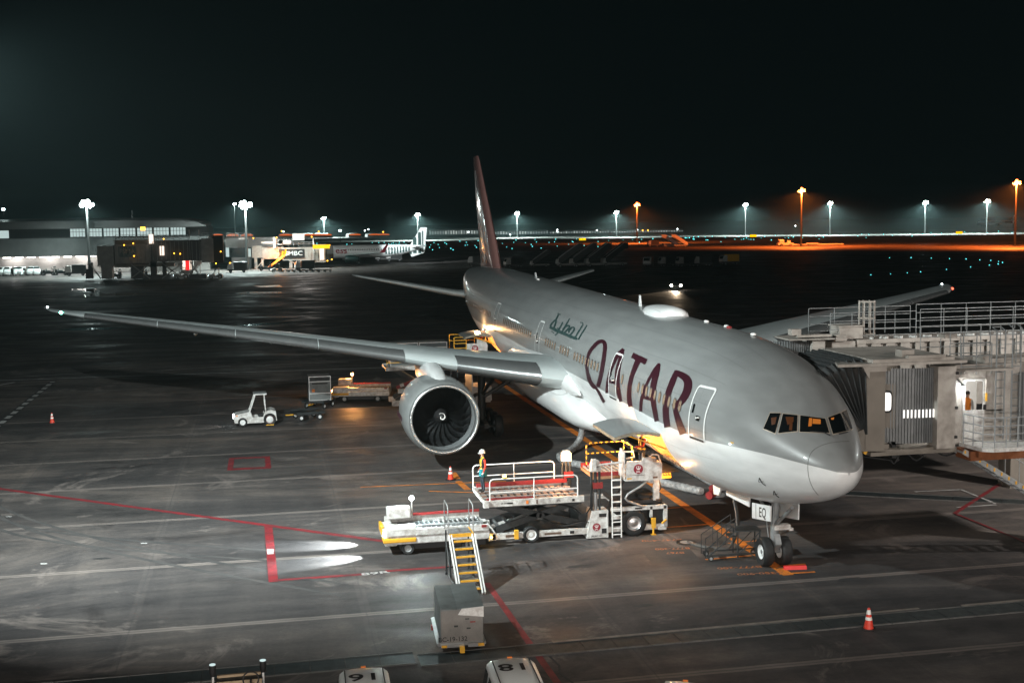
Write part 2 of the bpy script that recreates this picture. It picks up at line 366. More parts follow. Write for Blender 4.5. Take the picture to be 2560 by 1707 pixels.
# rubber crack sealing by the vans
b = MB(); pts = [(-1.5, 10.35, .006), (-2.3, 10.25, .006), (-2.9, 10.38, .006), (-3.7, 10.2, .006), (-5, 10.3, .006)]
for p, q in zip(pts, pts[1:]): b.beam(p, q, .07, .004)
o = b.build('crack_sealant', 'line_black'); o['kind'] = 'structure'
# puddles lying on the far apron
mat('water', (.004, .005, .006), .03, spec=.6)
def puddle(pts):
    sheet('puddle', [[G(*p) for p in pts]], 'water', .006, 'thin puddle on the far apron')
puddle([(165, 664), (222, 664), (232, 668), (222, 672), (245, 675), (285, 672), (340, 675), (290, 679), (240, 680), (190, 681), (192, 677), (218, 674), (205, 669), (165, 667)])
puddle([(540, 672), (575, 670), (650, 671), (600, 674), (545, 675)]); puddle([(130, 756), (200, 753), (290, 752), (250, 756), (150, 759)])
puddle([(540, 747), (610, 742), (700, 740), (640, 744), (560, 749)]); puddle([(580, 657), (640, 655), (650, 658), (600, 660)])
puddle([(1510, 560), (1560, 559), (1600, 562), (1540, 566)])
mat('far_grass', (.022, .024, .02), .9, var=.3, scale=.02)
sheet('grass_field', [[(470, -2500), (3500, -2500), (3500, 2500), (470, 2500)]], 'far_grass', .003, 'dark grass field beyond the aprons')
# oil spots and small debris marks on the apron
for a, b_, r in ((232, 1282, .24), (1330, 1300, .3), (700, 1330, .16), (1700, 1420, .35), (1480, 1390, .22), (420, 1290, .12), (1960, 1330, .4)):
    p = G(a, b_); n_ = 14; random.seed(int(a)); sheet('oil_stain', [[(p.x+r*.6*cos(2*pi*i/n_)*(.7+.6*random.random()), p.y+r*1.5*sin(2*pi*i/n_)*(.7+.6*random.random())) for i in range(n_)]], 'line_black', .005)
for a, b_ in ((20, 1186), (100, 1294), (330, 1247)):
    p = G(a, b_); sheet('paper_scrap', [[(p.x-.1, p.y-.15), (p.x+.05, p.y-.12), (p.x+.1, p.y+.14), (p.x-.06, p.y+.1)]], 'line_white', .006)
# tyre marks curving through the stand
for x0, y0, x1, y1, c in ((30, 34, 6, 16, 3), (24, 31, 11, 18, 4)):
    for dd in (0, 1.5):
        pts = [Vector((x0+(x1-x0)*t/20+dd, y0+(y1-y0)*t/20+c*sin(pi*t/20))) for t in range(21)]; ed_ = []; tz = globals().get('tz', .0012)+.0004
        for i, p in enumerate(pts):
            d = (pts[min(i+1, 20)]-pts[max(i-1, 0)]).normalized(); nn = Vector((-d.y, d.x))*.11; ed_.append((p+nn, p-nn))
        ps = [[e0[0], e0[1], e1[1], e1[0]] for e0, e1 in zip(ed_, ed_[1:])]
        sheet('tyre_mark', ps, 'tyre_dark' if 'tyre_dark' in M else mat('tyre_dark', (.052, .052, .053), .85, var=.5, scale=.6, dirt=(.085, .081, .079), spec=.15), tz)
# ------------------------------------------------------------------ floodlight masts
glow('lamp_white', (.80, 1.0, .97), 60); glow('lamp_orange', (1.0, .16, .03), 30); glow('lamp_amber', (1.0, .38, .05), 14)
mat('mast_steel', (.07, .075, .075), .5, .3, var=.2, scale=2)
def mast(head, base, power, kind='white', label='', n=6, w=4.0, pos=None):
    p = G(*base) if len(base) == 2 else GX(base[0], base[1], base[2]); w = w*.72; h = GX(head[0], head[1], p.x).z; p.z = 0
    t = thing('floodlight_mast', label, 'floodlight mast', (p.x, p.y, 0), atan2(p.y-CP.y, p.x-CP.x), 'floodlight masts around the apron')
    b = MB(); b.lathe([(.62, 0), (.6, .3), (.45, .35), (.26, h-.6)], n=10); b.build('pole', 'mast_steel', t, 40)
    b = MB()
    for z in (0, .9): b.box((0, 0, h-.6+z), (.25, w, .14))
    for y in (-w/2, -w/6, w/6, w/2): b.box((0, y, h-.15), (.16, .12, 1.2))
    b.box((0, 0, h-.15), (1.0, .8, .1)); b.build('lamp_rack', 'galvanised', t)
    em = 'lamp_white' if kind == 'white' else 'lamp_orange'
    for i in range(n):
        a_ = 2*pi*(i+.3)/n; k_ = .40 if i % 3 else .12; y = w*k_*cos(a_); b = MB(); z = h+.05+.75*k_/.40*sin(a_)
        b.lathe([(.24, .0), (.46, -.28), (.54, -.32)], (0, 0, 0), 'X', 10, mi=0); b.lathe([(0, -.42), (.3, -.40), (.53, -.325)], (0, 0, 0), 'X', 10, mi=1)
        o = b.build('floodlamp', ['galvanised', em], t, 30); o.location = (-.2, y, z); o.rotation_euler = (0, .55*-1, 0)
    c = (.82, 1, .96) if kind == 'white' else (1, .17, .025)
    l = lamp('mast_light', (-1.0, 0, h-.1), power*((1.35 if p.x < 330 else 17 if p.x < 450 else 9) if kind == 'white' else 5.5), c, .5, t); l.data.type = 'SPOT'; l.data.spot_size = R(172); l.data.spot_blend = .5
    l.rotation_euler = (0, R(-14), 0)
    return t
WL = [((193, 468), (206, 620, 305), 60000, 'tall floodlight mast in front of the terminal building', 8, 5),
 ((431, 505), (434, 556), 60000, 'floodlight mast rising behind the right end of the terminal roof', 6, 5),
 ((563, 470), (568, 615, 312), 90000, 'brightest floodlight mast beside the middle boarding bridge', 10, 5),
 ((538, 468), (541, 551), 16000, 'thinner mast just left of the brightest floodlight mast', 3, 3),
 ((743, 501), (745, 546), 120000, 'floodlight mast behind the white advertising bridge', 6, 6),
 ((958, 493), (960, 552), 90000, 'floodlight mast above the striped tail of the parked jet', 6, 5),
 ((1188, 490), (1188, 546), 90000, 'first floodlight mast right of the airliner tail fin', 6, 5),
 ((1415, 488), (1416, 545), 90000, 'white floodlight mast just left of an orange one', 6, 5),
 ((1711, 470), (1712, 541), 90000, 'white floodlight mast left of the tall orange mast', 6, 5),
 ((1907, 467), (1906, 540), 90000, 'white floodlight mast right of the tall orange mast', 6, 5),
 ((2125, 465), (2124, 538), 80000, 'white floodlight mast standing alone above the far runway', 6, 5),
 ((2268, 462), (2266, 536), 80000, 'white floodlight mast left of the rightmost orange mast', 6, 5)]
for hd, bs, pw, lb, n_, w_ in WL: mast(hd, bs, pw, 'white', lb, n_, w_)
OL = [((1460, 470), (1463, 558), 60000, 'shortest orange floodlight mast above the stair trucks'),
 ((1838, 437), (1840, 566), 90000, 'tall orange floodlight mast beside the parked tug'),
 ((2334, 419), (2331, 566), 90000, 'orange floodlight mast at the right edge of the apron')]
for hd, bs, pw, lb in OL: mast(hd, bs, pw, 'orange', lb, 5, 4)
# ------------------------------------------------------------------ the airliner
mat('livery_grey', (.262, .276, .278), .32, var=.05, scale=.35, coat=.25)
mat('livery_white', (.79, .81, .815), .34, var=.06, scale=.4, coat=.3)
mat('wing_grey', (.46, .51, .515), .34, .1, var=.12, scale=.6)
mat('chrome_lip', (.60, .63, .64), .24, .85, var=.15, scale=2)
mat('radome_seam', (.10, .10, .10), .5)
def panelled(name):                              # faint skin joints and grime along the body
    m = M[name]; n, L = m.node_tree.nodes, m.node_tree.links; b = n['Principled BSDF']; src = b.inputs['Base Color'].links[0].from_socket
    tc = n.new('ShaderNodeTexCoord'); sp = n.new('ShaderNodeSeparateXYZ'); L.new(tc.outputs['Object'], sp.inputs[0])
    def mth(op, a, c=0.0):
        k = n.new('ShaderNodeMath'); k.operation = op
        for i, v in enumerate((a, c)):
            if isinstance(v, (int, float)): k.inputs[i].default_value = v
            else: L.new(v, k.inputs[i])
        return k.outputs[0]
    ang = mth('ARCTAN2', sp.outputs['Y'], mth('SUBTRACT', sp.outputs['Z'], 5.3)); f = None
    for c, per, wd in ((sp.outputs['X'], 2.65, .012), (ang, .36, .005)):
        d = mth('MULTIPLY', mth('ABSOLUTE', mth('SUBTRACT', mth('FRACT', mth('DIVIDE', c, per)), .5)), per); t = mth('LESS_THAN', d, wd); f = t if f is None else mth('MAXIMUM', f, t)
    mp = n.new('ShaderNodeMapping'); mp.inputs['Scale'].default_value = (.25, 1, 1.6); L.new(tc.outputs['Object'], mp.inputs[0])
    z = n.new('ShaderNodeTexNoise'); z.inputs['Scale'].default_value = 1.6; z.inputs['Detail'].default_value = 8; L.new(mp.outputs[0], z.inputs['Vector'])
    g = n.new('ShaderNodeMapRange'); g.inputs[1].default_value = .35; g.inputs[2].default_value = .7; g.inputs[3].default_value = .86; g.inputs[4].default_value = 1.05; L.new(z.outputs['Fac'], g.inputs[0])
    fac = mth('MULTIPLY', g.outputs[0], mth('SUBTRACT', 1.0, mth('MULTIPLY', mth('MULTIPLY', f, mth('GREATER_THAN', sp.outputs['X'], 5.6)), .20)))
    mx = n.new('ShaderNodeMix'); mx.data_type = 'RGBA'; mx.blend_type = 'MULTIPLY'; mx.inputs[0].default_value = 1; L.new(src, mx.inputs[6])
    cb = n.new('ShaderNodeCombineColor'); [L.new(fac, cb.inputs[i]) for i in range(3)]; L.new(cb.outputs[0], mx.inputs[7]); L.new(mx.outputs[2], b.inputs['Base Color'])
panelled('livery_grey'); panelled('livery_white')
def FZ(x): return 4.716 + .017*x                 # cabin floor height (the jet sits slightly nose down)
NOSE = [(0, -.50, -.50, 0), (.03, -.37, -.66, .17), (.1, -.26, -.82, .33), (.3, -.07, -1.04, .53), (.7, .20, -1.32, .83), (1.2, .48, -1.57, 1.12), (2.0, .90, -1.88, 1.50), (3.0, 1.44, -2.18, 1.93),
 (4.0, 1.97, -2.44, 2.29), (5.0, 2.36, -2.65, 2.55), (6, 2.63, -2.81, 2.78), (7, 2.82, -2.93, 2.91), (8, 2.94, -3.02, 3.00), (10, 3.06, -3.09, 3.085), (12, 3.1, -3.1, 3.1), (47, 3.1, -3.1, 3.1),
 (50, 3.1, -3.02, 3.09), (53, 3.1, -2.7, 3.03), (57, 3.08, -2.05, 2.84), (61, 3.03, -1.25, 2.5), (65, 2.9, -.4, 2.0), (69, 2.65, .5, 1.3), (71.5, 2.4, 1.05, .75), (73, 2.1, 1.45, .25), (73.08, 1.8, 1.75, .03)]
def hermite(tab, x, k):
    if x <= tab[0][0]: return tab[0][k]
    for i in range(len(tab)-1):
        if x <= tab[i+1][0]:
            x0, x1 = tab[i][0], tab[i+1][0]; y0, y1 = tab[i][k], tab[i+1][k]; h = x1-x0
            def sl(j):
                if j <= 0 or j >= len(tab)-1: return (tab[min(j+1, len(tab)-1)][k]-tab[max(j-1, 0)][k])/(tab[min(j+1, len(tab)-1)][0]-tab[max(j-1, 0)][0])
                a = (tab[j][k]-tab[j-1][k])/(tab[j][0]-tab[j-1][0]); b = (tab[j+1][k]-tab[j][k])/(tab[j+1][0]-tab[j][0])
                return 0 if a*b <= 0 else 2*a*b/(a+b)
            m0, m1 = sl(i), sl(i+1); t = (x-x0)/h
            return (2*t**3-3*t*t+1)*y0+(t**3-2*t*t+t)*h*m0+(-2*t**3+3*t*t)*y1+(t**3-t*t)*h*m1
    return tab[-1][k]
def section(x):
    zc = 5.136+.017*x
    c, k, h = (hermite(NOSE, x, i) for i in (1, 2, 3))
    if x < 10: zm = (c+k)/2*(1-x/10)+0
    elif x > 47: zm = (c+k)/2*min(1, (x-47)/14)
    else: zm = 0
    return zc+c, zc+k, h, zc+zm
ZB = [(0, 4.68), (.6, 4.78), (1.6, 4.86), (2.5, 4.91), (3.8, 4.93), (5.4, 4.88), (8, 4.86), (12, 4.91), (20, 5.07), (26, 5.17), (73, 5.97)]
def ring(x, nu=20, nl=16):
    c, k, h, zm = section(x); zb = min(max(hermite(ZB, x, 1), k+.01*(zm-k)), c-.01*(c-zm))
    ab = math.acos((zb-zm)/(c-zm)) if zb > zm else pi-math.acos((zm-zb)/(zm-k)) if zm > k else pi/2
    A = [ab*i/nu for i in range(nu)]+[ab+(pi-ab)*i/nl for i in range(nl+1)]
    pt = []
    for a in A:
        z = zm+(c-zm)*cos(a) if a <= pi/2 else zm+(zm-k)*cos(a)
        pt.append((h*sin(a), z))
    return pt
XS = [0.004, .012, .03, .06, .1, .16, .24, .34, .46, .6, .76, .95, 1.2, 1.5, 1.8, 2.15, 2.5, 2.9, 3.3, 3.7, 4.1, 4.6, 5.1, 5.6, 6.2, 6.8, 7.4, 8, 8.7, 9.4]
FD = (10.3, 13.5); AD = (47.0, 49.8)             # forward and aft hold doors (x range)
x = FD[0]
XS += [FD[0]+(FD[1]-FD[0])*i/4 for i in range(5)]
x = FD[1]+.8
while x < 46.6: XS.append(x); x += .8
XS += [AD[0]+(AD[1]-AD[0])*i/4 for i in range(5)]
x = 50.5
while x < 72.4: XS.append(x); x += .8
XS += [72.5, 72.8, 73, 73.08]
NU, NL = 20, 16
RINGS = [ring(x, NU, NL) for x in XS]
def hole(x, j): return (FD[0]-.01 < x < FD[1]-.01 or AD[0]-.01 < x < AD[1]-.01) and NU+2 <= j < NU+9
def skin(y_sign, keep):
    vs, fs = [], []
    n = NU+NL+1
    for x, rg in zip(XS, RINGS): vs += [(x, y*y_sign, z) for y, z in rg]
    for i in range(len(XS)-1):
        for j in range(n-1):
            if keep(XS[i], j, y_sign): fs.append((i*n+j, i*n+j+1, (i+1)*n+j+1, (i+1)*n+j))
    return vs, fs
plane = thing('airliner', 'large grey twin engine airliner parked at the stand, its white nose towards the viewer', 'airliner')
b = MB()
for ys in (1, -1):
    b.add(*skin(ys, lambda x, j, s: j < NU and not (s > 0 and hole(x, j))), mi=0)
    b.add(*skin(ys, lambda x, j, s: j >= NU and not (s > 0 and hole(x, j))), mi=1)
n = NU+NL+1
body = b.build('fuselage', ['livery_grey', 'livery_white'], plane, 60)
_vs, _fs = [], []
for ys in (1, -1):
    v_, f_ = skin(ys, lambda *a: True); _fs += [tuple(i+len(_vs) for i in f) for f in f_]; _vs += v_
BVH = BVHTree.FromPolygons([Vector(v) for v in _vs], _fs)
def hit(a, b_, off=.012):                           # point of the fuselage skin seen at a photo point, lifted off by off
    d = ray(a, b_); h = BVH.ray_cast(CP, d)
    if h[0] is None: return None
    nrm = h[1] if h[1].dot(d) < 0 else -h[1]
    return h[0]+nrm*off
def crop(ox, oy, s): return lambda u, v: ((ox+u/s)/(2560/2352), (oy+v/s)/(2560/2352))
C2 = crop(1360, 760, 3.92); C3 = crop(1760, 900, 3.92); C1 = crop(1100, 660, 3.92)
# ---- wings, tail, engines, gear
def foil(le, te, th, n=12, k0=0.0, k1=1.0, grow=0.0):      # closed section from leading edge point to trailing edge point (x,y,z)
    le, te = Vector(le), Vector(te); c = (te-le).length; d = (te-le)/c; out = []
    T = [k0+(k1-k0)*(1-cos(pi*i/n))/2 for i in range(n+1)] if k0 == 0 and k1 == 1 else [k0+(k1-k0)*(i/n)**2 for i in range(n+1)]
    def y(t): return 5*th*c*(.2969*sqrt(max(t, 0))-.126*t-.3516*t*t+.2843*t**3-.1036*t**4)
    up = [le+d*(t*c)+Vector((0, 0, y(t)*1.1+grow)) for t in T]; lo = [le+d*(t*c)-Vector((0, 0, y(t)*.9+grow)) for t in T]
    return up[::-1]+lo[1:] if k0 == 0 else up[::-1]+lo
WST = [(2.6, 24.55, 39.0, 4.62, 4.30, .125), (3.1, 24.9, 39.0, 4.66, 4.34, .12), (5, 26.19, 38.96, 4.84, 4.6, .115), (7, 27.55, 38.92, 5.06, 4.88, .11), (9.6, 29.32, 38.87, 5.36, 5.27, .105), (12, 30.95, 39.52, 5.65, 5.56, .10),
       (16, 33.67, 41.29, 6.12, 5.98, .098), (20, 36.39, 43.07, 6.54, 6.38, .096), (24, 39.1, 44.85, 6.94, 6.77, .094), (28, 41.82, 46.62, 7.33, 7.16, .09), (29.4, 42.9, 47.3, 7.44, 7.30, .088), (30.5, 44.45, 47.95, 7.50, 7.40, .08), (31.7, 46.4, 48.55, 7.56, 7.52, .07), (32.4, 48.1, 48.9, 7.66, 7.64, .05)]
def wst(y):
    for a, c in zip(WST, WST[1:]):
        if y <= c[0]:
            t = (y-a[0])/(c[0]-a[0]); return [a[i]+(c[i]-a[i])*t for i in range(6)]
    return list(WST[-1])
def loft(mb, secs, mi=None, closed=True):
    n = len(secs[0]); vs = [p for s_ in secs for p in s_]; fs = []
    for k in range(len(secs)-1): fs += [(k*n+i, k*n+(i+1) % n, (k+1)*n+(i+1) % n, (k+1)*n+i) for i in range(n if closed else n-1)]
    if closed: fs += [tuple(range(n-1, -1, -1)), tuple(range((len(secs)-1)*n, len(secs)*n))]
    return mb.add(vs, fs, mi)
def fl(p, s): return (p[0], p[1]*s, p[2])
glow('nav_green', (.25, 1, .75), 60); glow('nav_red', (1, .1, .05), 5); glow('strobe_white', (.85, 1, 1), 20)
for sd in (1, -1):
    b = MB(); loft(b, [[fl(p, sd) for p in foil((a[1], a[0], a[3]), (a[2], a[0], a[4]), a[5])] for a in WST])
    wing = b.build('wing', 'wing_grey', plane, 45)
    for y0, y1 in ((4.3, 8.3), (10.9, 15.4), (15.45, 20), (20.05, 24.6), (24.65, 29.2)):
        b = MB(); ss = []
        for i in range(5):
            a = wst(y0+(y1-y0)*i/4); ss.append([fl(p, sd) for p in foil((a[1]-.012, a[0], a[3]), (a[2], a[0], a[4]), a[5], 8, 0, 1, .010)])
        ss = []
        for i in range(5):
            a = wst(y0+(y1-y0)*i/4); f = foil((a[1]-.02, a[0], a[3]), (a[2], a[0], a[4]), a[5], 24, 0, 1, .012); k = len(f)//2; ss.append([fl(p, sd) for p in f[k-5:k+6]])
        loft(b, ss); o = b.build('leading_edge_slat', 'chrome_lip', wing, 50)
    for y in (5.8, 13.2, 18.0, 22.6):
        a = wst(y); L_ = .42*(a[2]-a[1])+.6; x1 = a[2]+.55; b = MB(); ss = []
        for i in range(9):
            t = i/8; x = x1-L_*(1-t); r = .26*sqrt(max(.003, sin(pi*min(1, max(0, t*.98+.01)))))
            ss.append([(x, (y+r*.62*cos(q))*sd, a[4]-.30-.1*(1-t)+r*sin(q)) for q in [2*pi*j/10 for j in range(10)]])
        loft(b, ss); b.build('flap_track_fairing', 'wing_grey', wing, 60)
    a = wst(30.9); b = MB(); b.sphere((a[1]-.02, a[0]*sd, a[3]+.02), .09, 10, sx=1.6); b.build('navigation_light', 'nav_green' if sd > 0 else 'nav_red', wing, 60)
    a = wst(32.3); b = MB(); b.sphere((a[2]-.02, a[0]*sd, a[4]+.05), .06, 8); b.build('strobe_light', 'strobe_white', wing, 60)
    for y in (11.2, 14.5, 19, 23):                                # spoiler and panel lines
        a, c = wst(y), wst(y+3.2)
    # engine
    ex, ey, ez = 24.62, 9.6*sd, 2.98
    eng = MB()
    eng.lathe([(1.80, .10), (1.86, .28), (1.93, .7), (1.98, 1.4), (1.985, 2.2), (1.95, 3.2), (1.84, 4.3), (1.66, 5.4), (1.50, 6.1)], (ex, ey, ez), 'X', 56, 0, close=True)
    eng.lathe([(1.46, 6.1), (1.2, 5.2), (1.05, 4.8)], (ex, ey, ez), 'X', 40, 1, close=True)
    en = eng.build('engine', ['livery_grey', 'dark_metal'], plane, 50)
    b = MB(); b.lathe([(1.80, .10), (1.775, .045), (1.74, .01), (1.70, 0), (1.655, .02), (1.62, .08), (1.60, .2), (1.595, .35)], (ex, ey, ez), 'X', 56, close=True); b.build('inlet_lip', 'chrome_lip', en, 60)
    b = MB(); b.lathe([(1.595, .35), (1.60, .7), (1.63, 1.15), (1.65, 1.55)], (ex, ey, ez), 'X', 56, 0, close=True)
    b.lathe([(1.65, 1.9), (0.4, 1.9), (0, 1.9)], (ex, ey, ez), 'X', 40, 1, close=True); b.build('inlet_duct', ['metal_grey', 'black_paint'], en, 60)
    for k in range(22):
        th0 = 2*pi*k/22+.1; b = MB(); rows = []
        for i in range(9):
            t = i/8; r = .36+(1.615-.36)*t; tw = R(28+38*t); ch = .40+.22*sin(pi*min(1, t*1.05)); sw = .16*sin(t*pi*1.25)-.10*t*t
            th = th0+sw*sd*1.0; cx = 1.50-.12*sin(pi*t); row = []
            for u_ in (-.5, 0, .5):
                dx = u_*ch*cos(tw); dt = u_*ch*sin(tw)/r
                row.append((ex+cx+dx, ey+r*cos(th+dt), ez+r*sin(th+dt)))
            rows.append(row)
        vs = [p for rw in rows for p in rw]; fs = [(i*3+j, i*3+j+1, i*3+j+4, i*3+j+3) for i in range(8) for j in range(2)]
        vs2 = [(p[0]+.02, p[1], p[2]) for p in vs]; b.add(vs, fs); b.add(vs2, fs)
        o = b.build('fan_blade', 'blade_grey' if 'blade_grey' in M else mat('blade_grey', (.013, .014, .015), .3, .2, var=.1), en, 60, fix=False)
    b = MB(); b.lathe([(0, .80), (.06, .82), (.16, .92), (.27, 1.1), (.36, 1.35), (.40, 1.6)], (ex, ey, ez), 'X', 28, close=True)
    sp_ = []
    for i in range(30):
        q = i/29*pi*1.9*(-sd)+.5; r = .075+.125*(i/29); sp_.append((ex+.82+(r-.06)*1.0-.02, ey+r*cos(q), ez+r*sin(q)))
    spn = b.build('spinner', 'black_paint', en, 60); b = MB()
    b.tube(sp_, .03, 6, rs=[.012+.026*sin(pi*min(1, i/24)) for i in range(30)]); b.build('spinner_spiral', 'reflect_white', en, 60)
    b = MB(); b.lathe([(1.05, 4.8), (.95, 6.6), (.62, 7.4), (.55, 7.5)], (ex, ey, ez), 'X', 28, 0, close=True); b.lathe([(.5, 7.0), (.3, 7.7), (.02, 8.3)], (ex, ey, ez), 'X', 20, 0, close=True); b.build('exhaust_nozzle', 'dark_metal', en, 50)
    b = MB(); ss = []
    for x, w_, z0, z1 in ((24.9, .05, 4.72, 4.80), (25.7, .34, 4.6, 4.98), (27.0, .42, 4.5, 5.22), (28.6, .44, 4.4, 5.42), (30.2, .44, 4.3, 5.3), (33, .40, 4.2, 5.1), (36, .1, 4.5, 5.1)):
        ss.append([(x, ey+w_*cx_, z0+(z1-z0)*cz_) for cx_, cz_ in ((-1, 0), (1, 0), (1, .55), (.85, .85), (.5, 1), (-.5, 1), (-.85, .85), (-1, .55))])
    loft(b, ss); b.build('pylon', 'livery_white', en, 50)
    b = MB(); b.prism([(25.3, 4.2), (26.2, 4.65), (26.7, 4.7), (26.7, 4.25)], ey+1.05*sd, ey+1.09*sd, 'Y'); b.build('nacelle_strake', 'livery_grey', en)
    # small lettering row on the cowl side
    b = MB()
    for k in range(11):
        q = R(8+.1)+0; b.box((26.3+.2*k, ey+sd*1.985, 2.85+.0*k), (.11, .02, .30 if k % 3 else .2), rx=0)
    b.build('cowl_lettering', 'maroon', en)
    # tailplane
    b = MB(); loft(b, [[fl(p, sd) for p in foil(l, t, h)] for l, t, h in (((61.6, 1.0, 6.78), (68.6, 1.0, 6.72), .10), ((63.0, 3, 7.02), (69.0, 3, 6.97), .095), ((69.2, 10.5, 8.36), (71.5, 10.5, 8.34), .085), ((70.2, 10.76, 8.42), (71.4, 10.76, 8.41), .06))])
    b.build('tailplane', 'wing_grey', plane, 45)
# fin
def finsec(z, le, te, th): return [(p[0], p[2], z) for p in foil((le, 0, 0), (te, 0, 0), th)]
b = MB(); loft(b, [finsec(8.1, 57.6, 67.4, .05), finsec(8.9, 58.7, 67.5, .085), finsec(10.9, 60.3, 68.1, .095), finsec(14.9, 64.4, 69.5, .1), finsec(18.0, 67.5, 70.5, .1), finsec(18.45, 68.1, 70.6, .07)])
mat('fin_grey', (.26, .14, .13), .16, var=.1, scale=.5, coat=.5); fin = b.build('tail_fin', 'fin_grey', plane, 40)
b = MB()                                                       # maroon painted patches of the tail emblem
for s_ in (1, -1):
    pts = [(62.2, 9.4), (66.2, 9.4), (67.6, 12), (68.6, 15), (69.3, 17.2), (68.2, 17.2), (65.9, 14.2), (63.9, 11.8)]
    vs = []
    for x, z in pts:
        tt = (z-8.9)/(18-8.9); le, te = 58.7+(67.5-58.7)*tt, 67.5+(70.5-67.5)*tt; u_ = (x-le)/(te-le); th = .095
        vs.append((x, s_*(5*th*(te-le)*(.2969*sqrt(u_)-.126*u_-.3516*u_*u_+.2843*u_**3-.1036*u_**4)+.035), z))
    b.add(vs, [tuple(range(len(vs)))])
b.build('tail_emblem', 'maroon', fin, fix=False)
b = MB(); b.sphere((66.9, 0, 14), .01, 6)
# belly fairing and wing root fillets
b = MB(); ss = []
for x, w_, zb, zt in ((20.2, .4, 2.75, 3.2), (21.0, 2.0, 2.42, 3.4), (22.2, 2.9, 2.18, 3.75), (24, 3.4, 2.02, 4.1), (26, 3.55, 1.95, 4.4), (34, 3.6, 1.95, 4.5), (39, 3.55, 2.05, 4.5), (43, 3.1, 2.45, 4.2), (46, 2.2, 2.9, 3.8), (47.5, .6, 3.2, 3.4)):
    zm = zb+(zt-zb)*.62; ss.append([(x, w_*abs(cos(q))**.7*(1 if cos(q) > 0 else -1), zm+((zt-zm) if sin(q) > 0 else (zm-zb))*abs(sin(q))**.75*(1 if sin(q) > 0 else -1)) for q in [2*pi*j/28 for j in range(28)]])
loft(b, ss); b.build('belly_fairing', 'livery_white', plane, 60)
for sd in (1, -1):
    b = MB(); ss = []
    for x, r, z in ((23.0, .06, 4.2), (23.9, .26, 4.3), (24.8, .42, 4.45), (26, .50, 4.6), (28, .46, 4.85), (31, .42, 5.02), (35, .38, 4.92), (39, .34, 4.65), (41, .1, 4.5)):
        ss.append([(x, sd*(2.95+r*.9*cos(q)), z+r*1.15*sin(q)) for q in [2*pi*j/14 for j in range(14)]])
    loft(b, ss); b.build('wing_root_fairing', 'livery_white', plane, 70)
    b = MB(); a = wst(4.25); b.lathe([(.05, -.06), (.20, 0), (.26, .1), (.3, .7)], (a[1]+.1, 4.0*sd, a[3]-.02), 'X', 16); b.lathe([(0, -.065), (.10, -.06)], (a[1]+.08, 4.0*sd, a[3]-.02), 'X', 12); b.build('landing_light', 'dark_glass', plane, 40)
# satcom dome, antennas, beacon
b = MB(); ss = []
for x, w_, h in ((16.85, .3, .2), (17.0, .62, .36), (17.4, .78, .45), (18.2, .84, .47), (19.2, .78, .44), (20.2, .55, .34), (21.0, .25, .22), (21.4, .04, .05)):
    zc = section(x)[0]-.10; ss.append([(x, w_*cos(q), zc+(h*sin(q) if sin(q) > 0 else .25*sin(q))) for q in [2*pi*j/18 for j in range(18)]])
loft(b, ss); b.build('satcom_dome', 'livery_white', plane, 60)
b = MB(); b.prism([(22.05, 8.4), (22.5, 8.4), (22.45, 9.15), (22.3, 9.15)], -.025, .025, 'Y'); b.build('antenna', 'livery_white', plane)
b = MB(); b.prism([(45.6, 8.8), (46.3, 8.8), (46.25, 9.35), (46.05, 9.35)], -.02, .02, 'Y'); b.build('antenna', 'livery_white', plane)
for x, y, m_ in ((9.4, -.6, 'reflect_white'), (12.0, -.5, 'reflect_white'), (14.1, -.4, 'reflect_white'), (11.6, -.45, 'red_paint'), (44, .3, 'reflect_white')):
    b = MB(); b.sphere((x, y, section(x)[0]+.0), .11, 10, sx=1.6, sz=.6); b.build('roof_fitting', m_, plane, 60)
b = MB(); b.prism([(30.0, 1.96), (31.2, 1.96), (31.1, 1.5), (30.6, 1.5)], -.02, .02, 'Y'); b.build('antenna', 'livery_white', plane)
b = MB()
for sy in (.1,): b.prism([(26.9, 1.98), (29.3, 1.98), (29.1, 1.4), (27.2, 1.35)], .85, .9, 'Y')
b.build('belly_flap', 'maroon', plane)
# nose gear
ng = thing('nose_gear', None, None); ng.parent = plane
b = MB(); b.bar((5.75, 0, 2.6), (5.86, 0, .95), .15, 14); b.bar((5.86, 0, 1.0), (5.89, 0, .55), .10, 12); b.bar((5.89, -.5, .545), (5.89, .5, .545), .075, 10)
b.bar((5.8, .0, 1.55), (4.3, 0, 2.55), .07, 8); b.bar((5.8, .12, 1.7), (6.9, .25, 2.5), .06, 8); b.bar((5.8, -.12, 1.7), (6.9, -.25, 2.5), .06, 8)
b.beam((5.62, 0, 1.25), (5.45, 0, .9), .22, .05); b.beam((5.45, 0, .9), (5.75, 0, .6), .2, .05)
b.tube([(5.95, .16, 2.3), (6.1, .2, 1.6), (6.05, .14, 1.0), (5.95, .12, .7)], .02); b.tube([(5.6, .14, 2.3), (5.5, .2, 1.7), (5.55, .15, 1.1)], .018)
b.build('strut', 'metal_grey', ng, 40)
b = MB(); b.box((5.62, -.18, 1.52), (.28, .62, .20), bev=.03); b.box((5.55, -.50, 1.44), (.2, .16, .1)); b.build('steering_actuator', 'paint_white_worn', ng)
for y in (.36, -.36):
    b = MB(); b.wheel((5.89, y, .545), .545, .40, 'Y', 28, rim=.5); b.build('wheel', ['black_rubber', 'paint_white'], ng, 50)
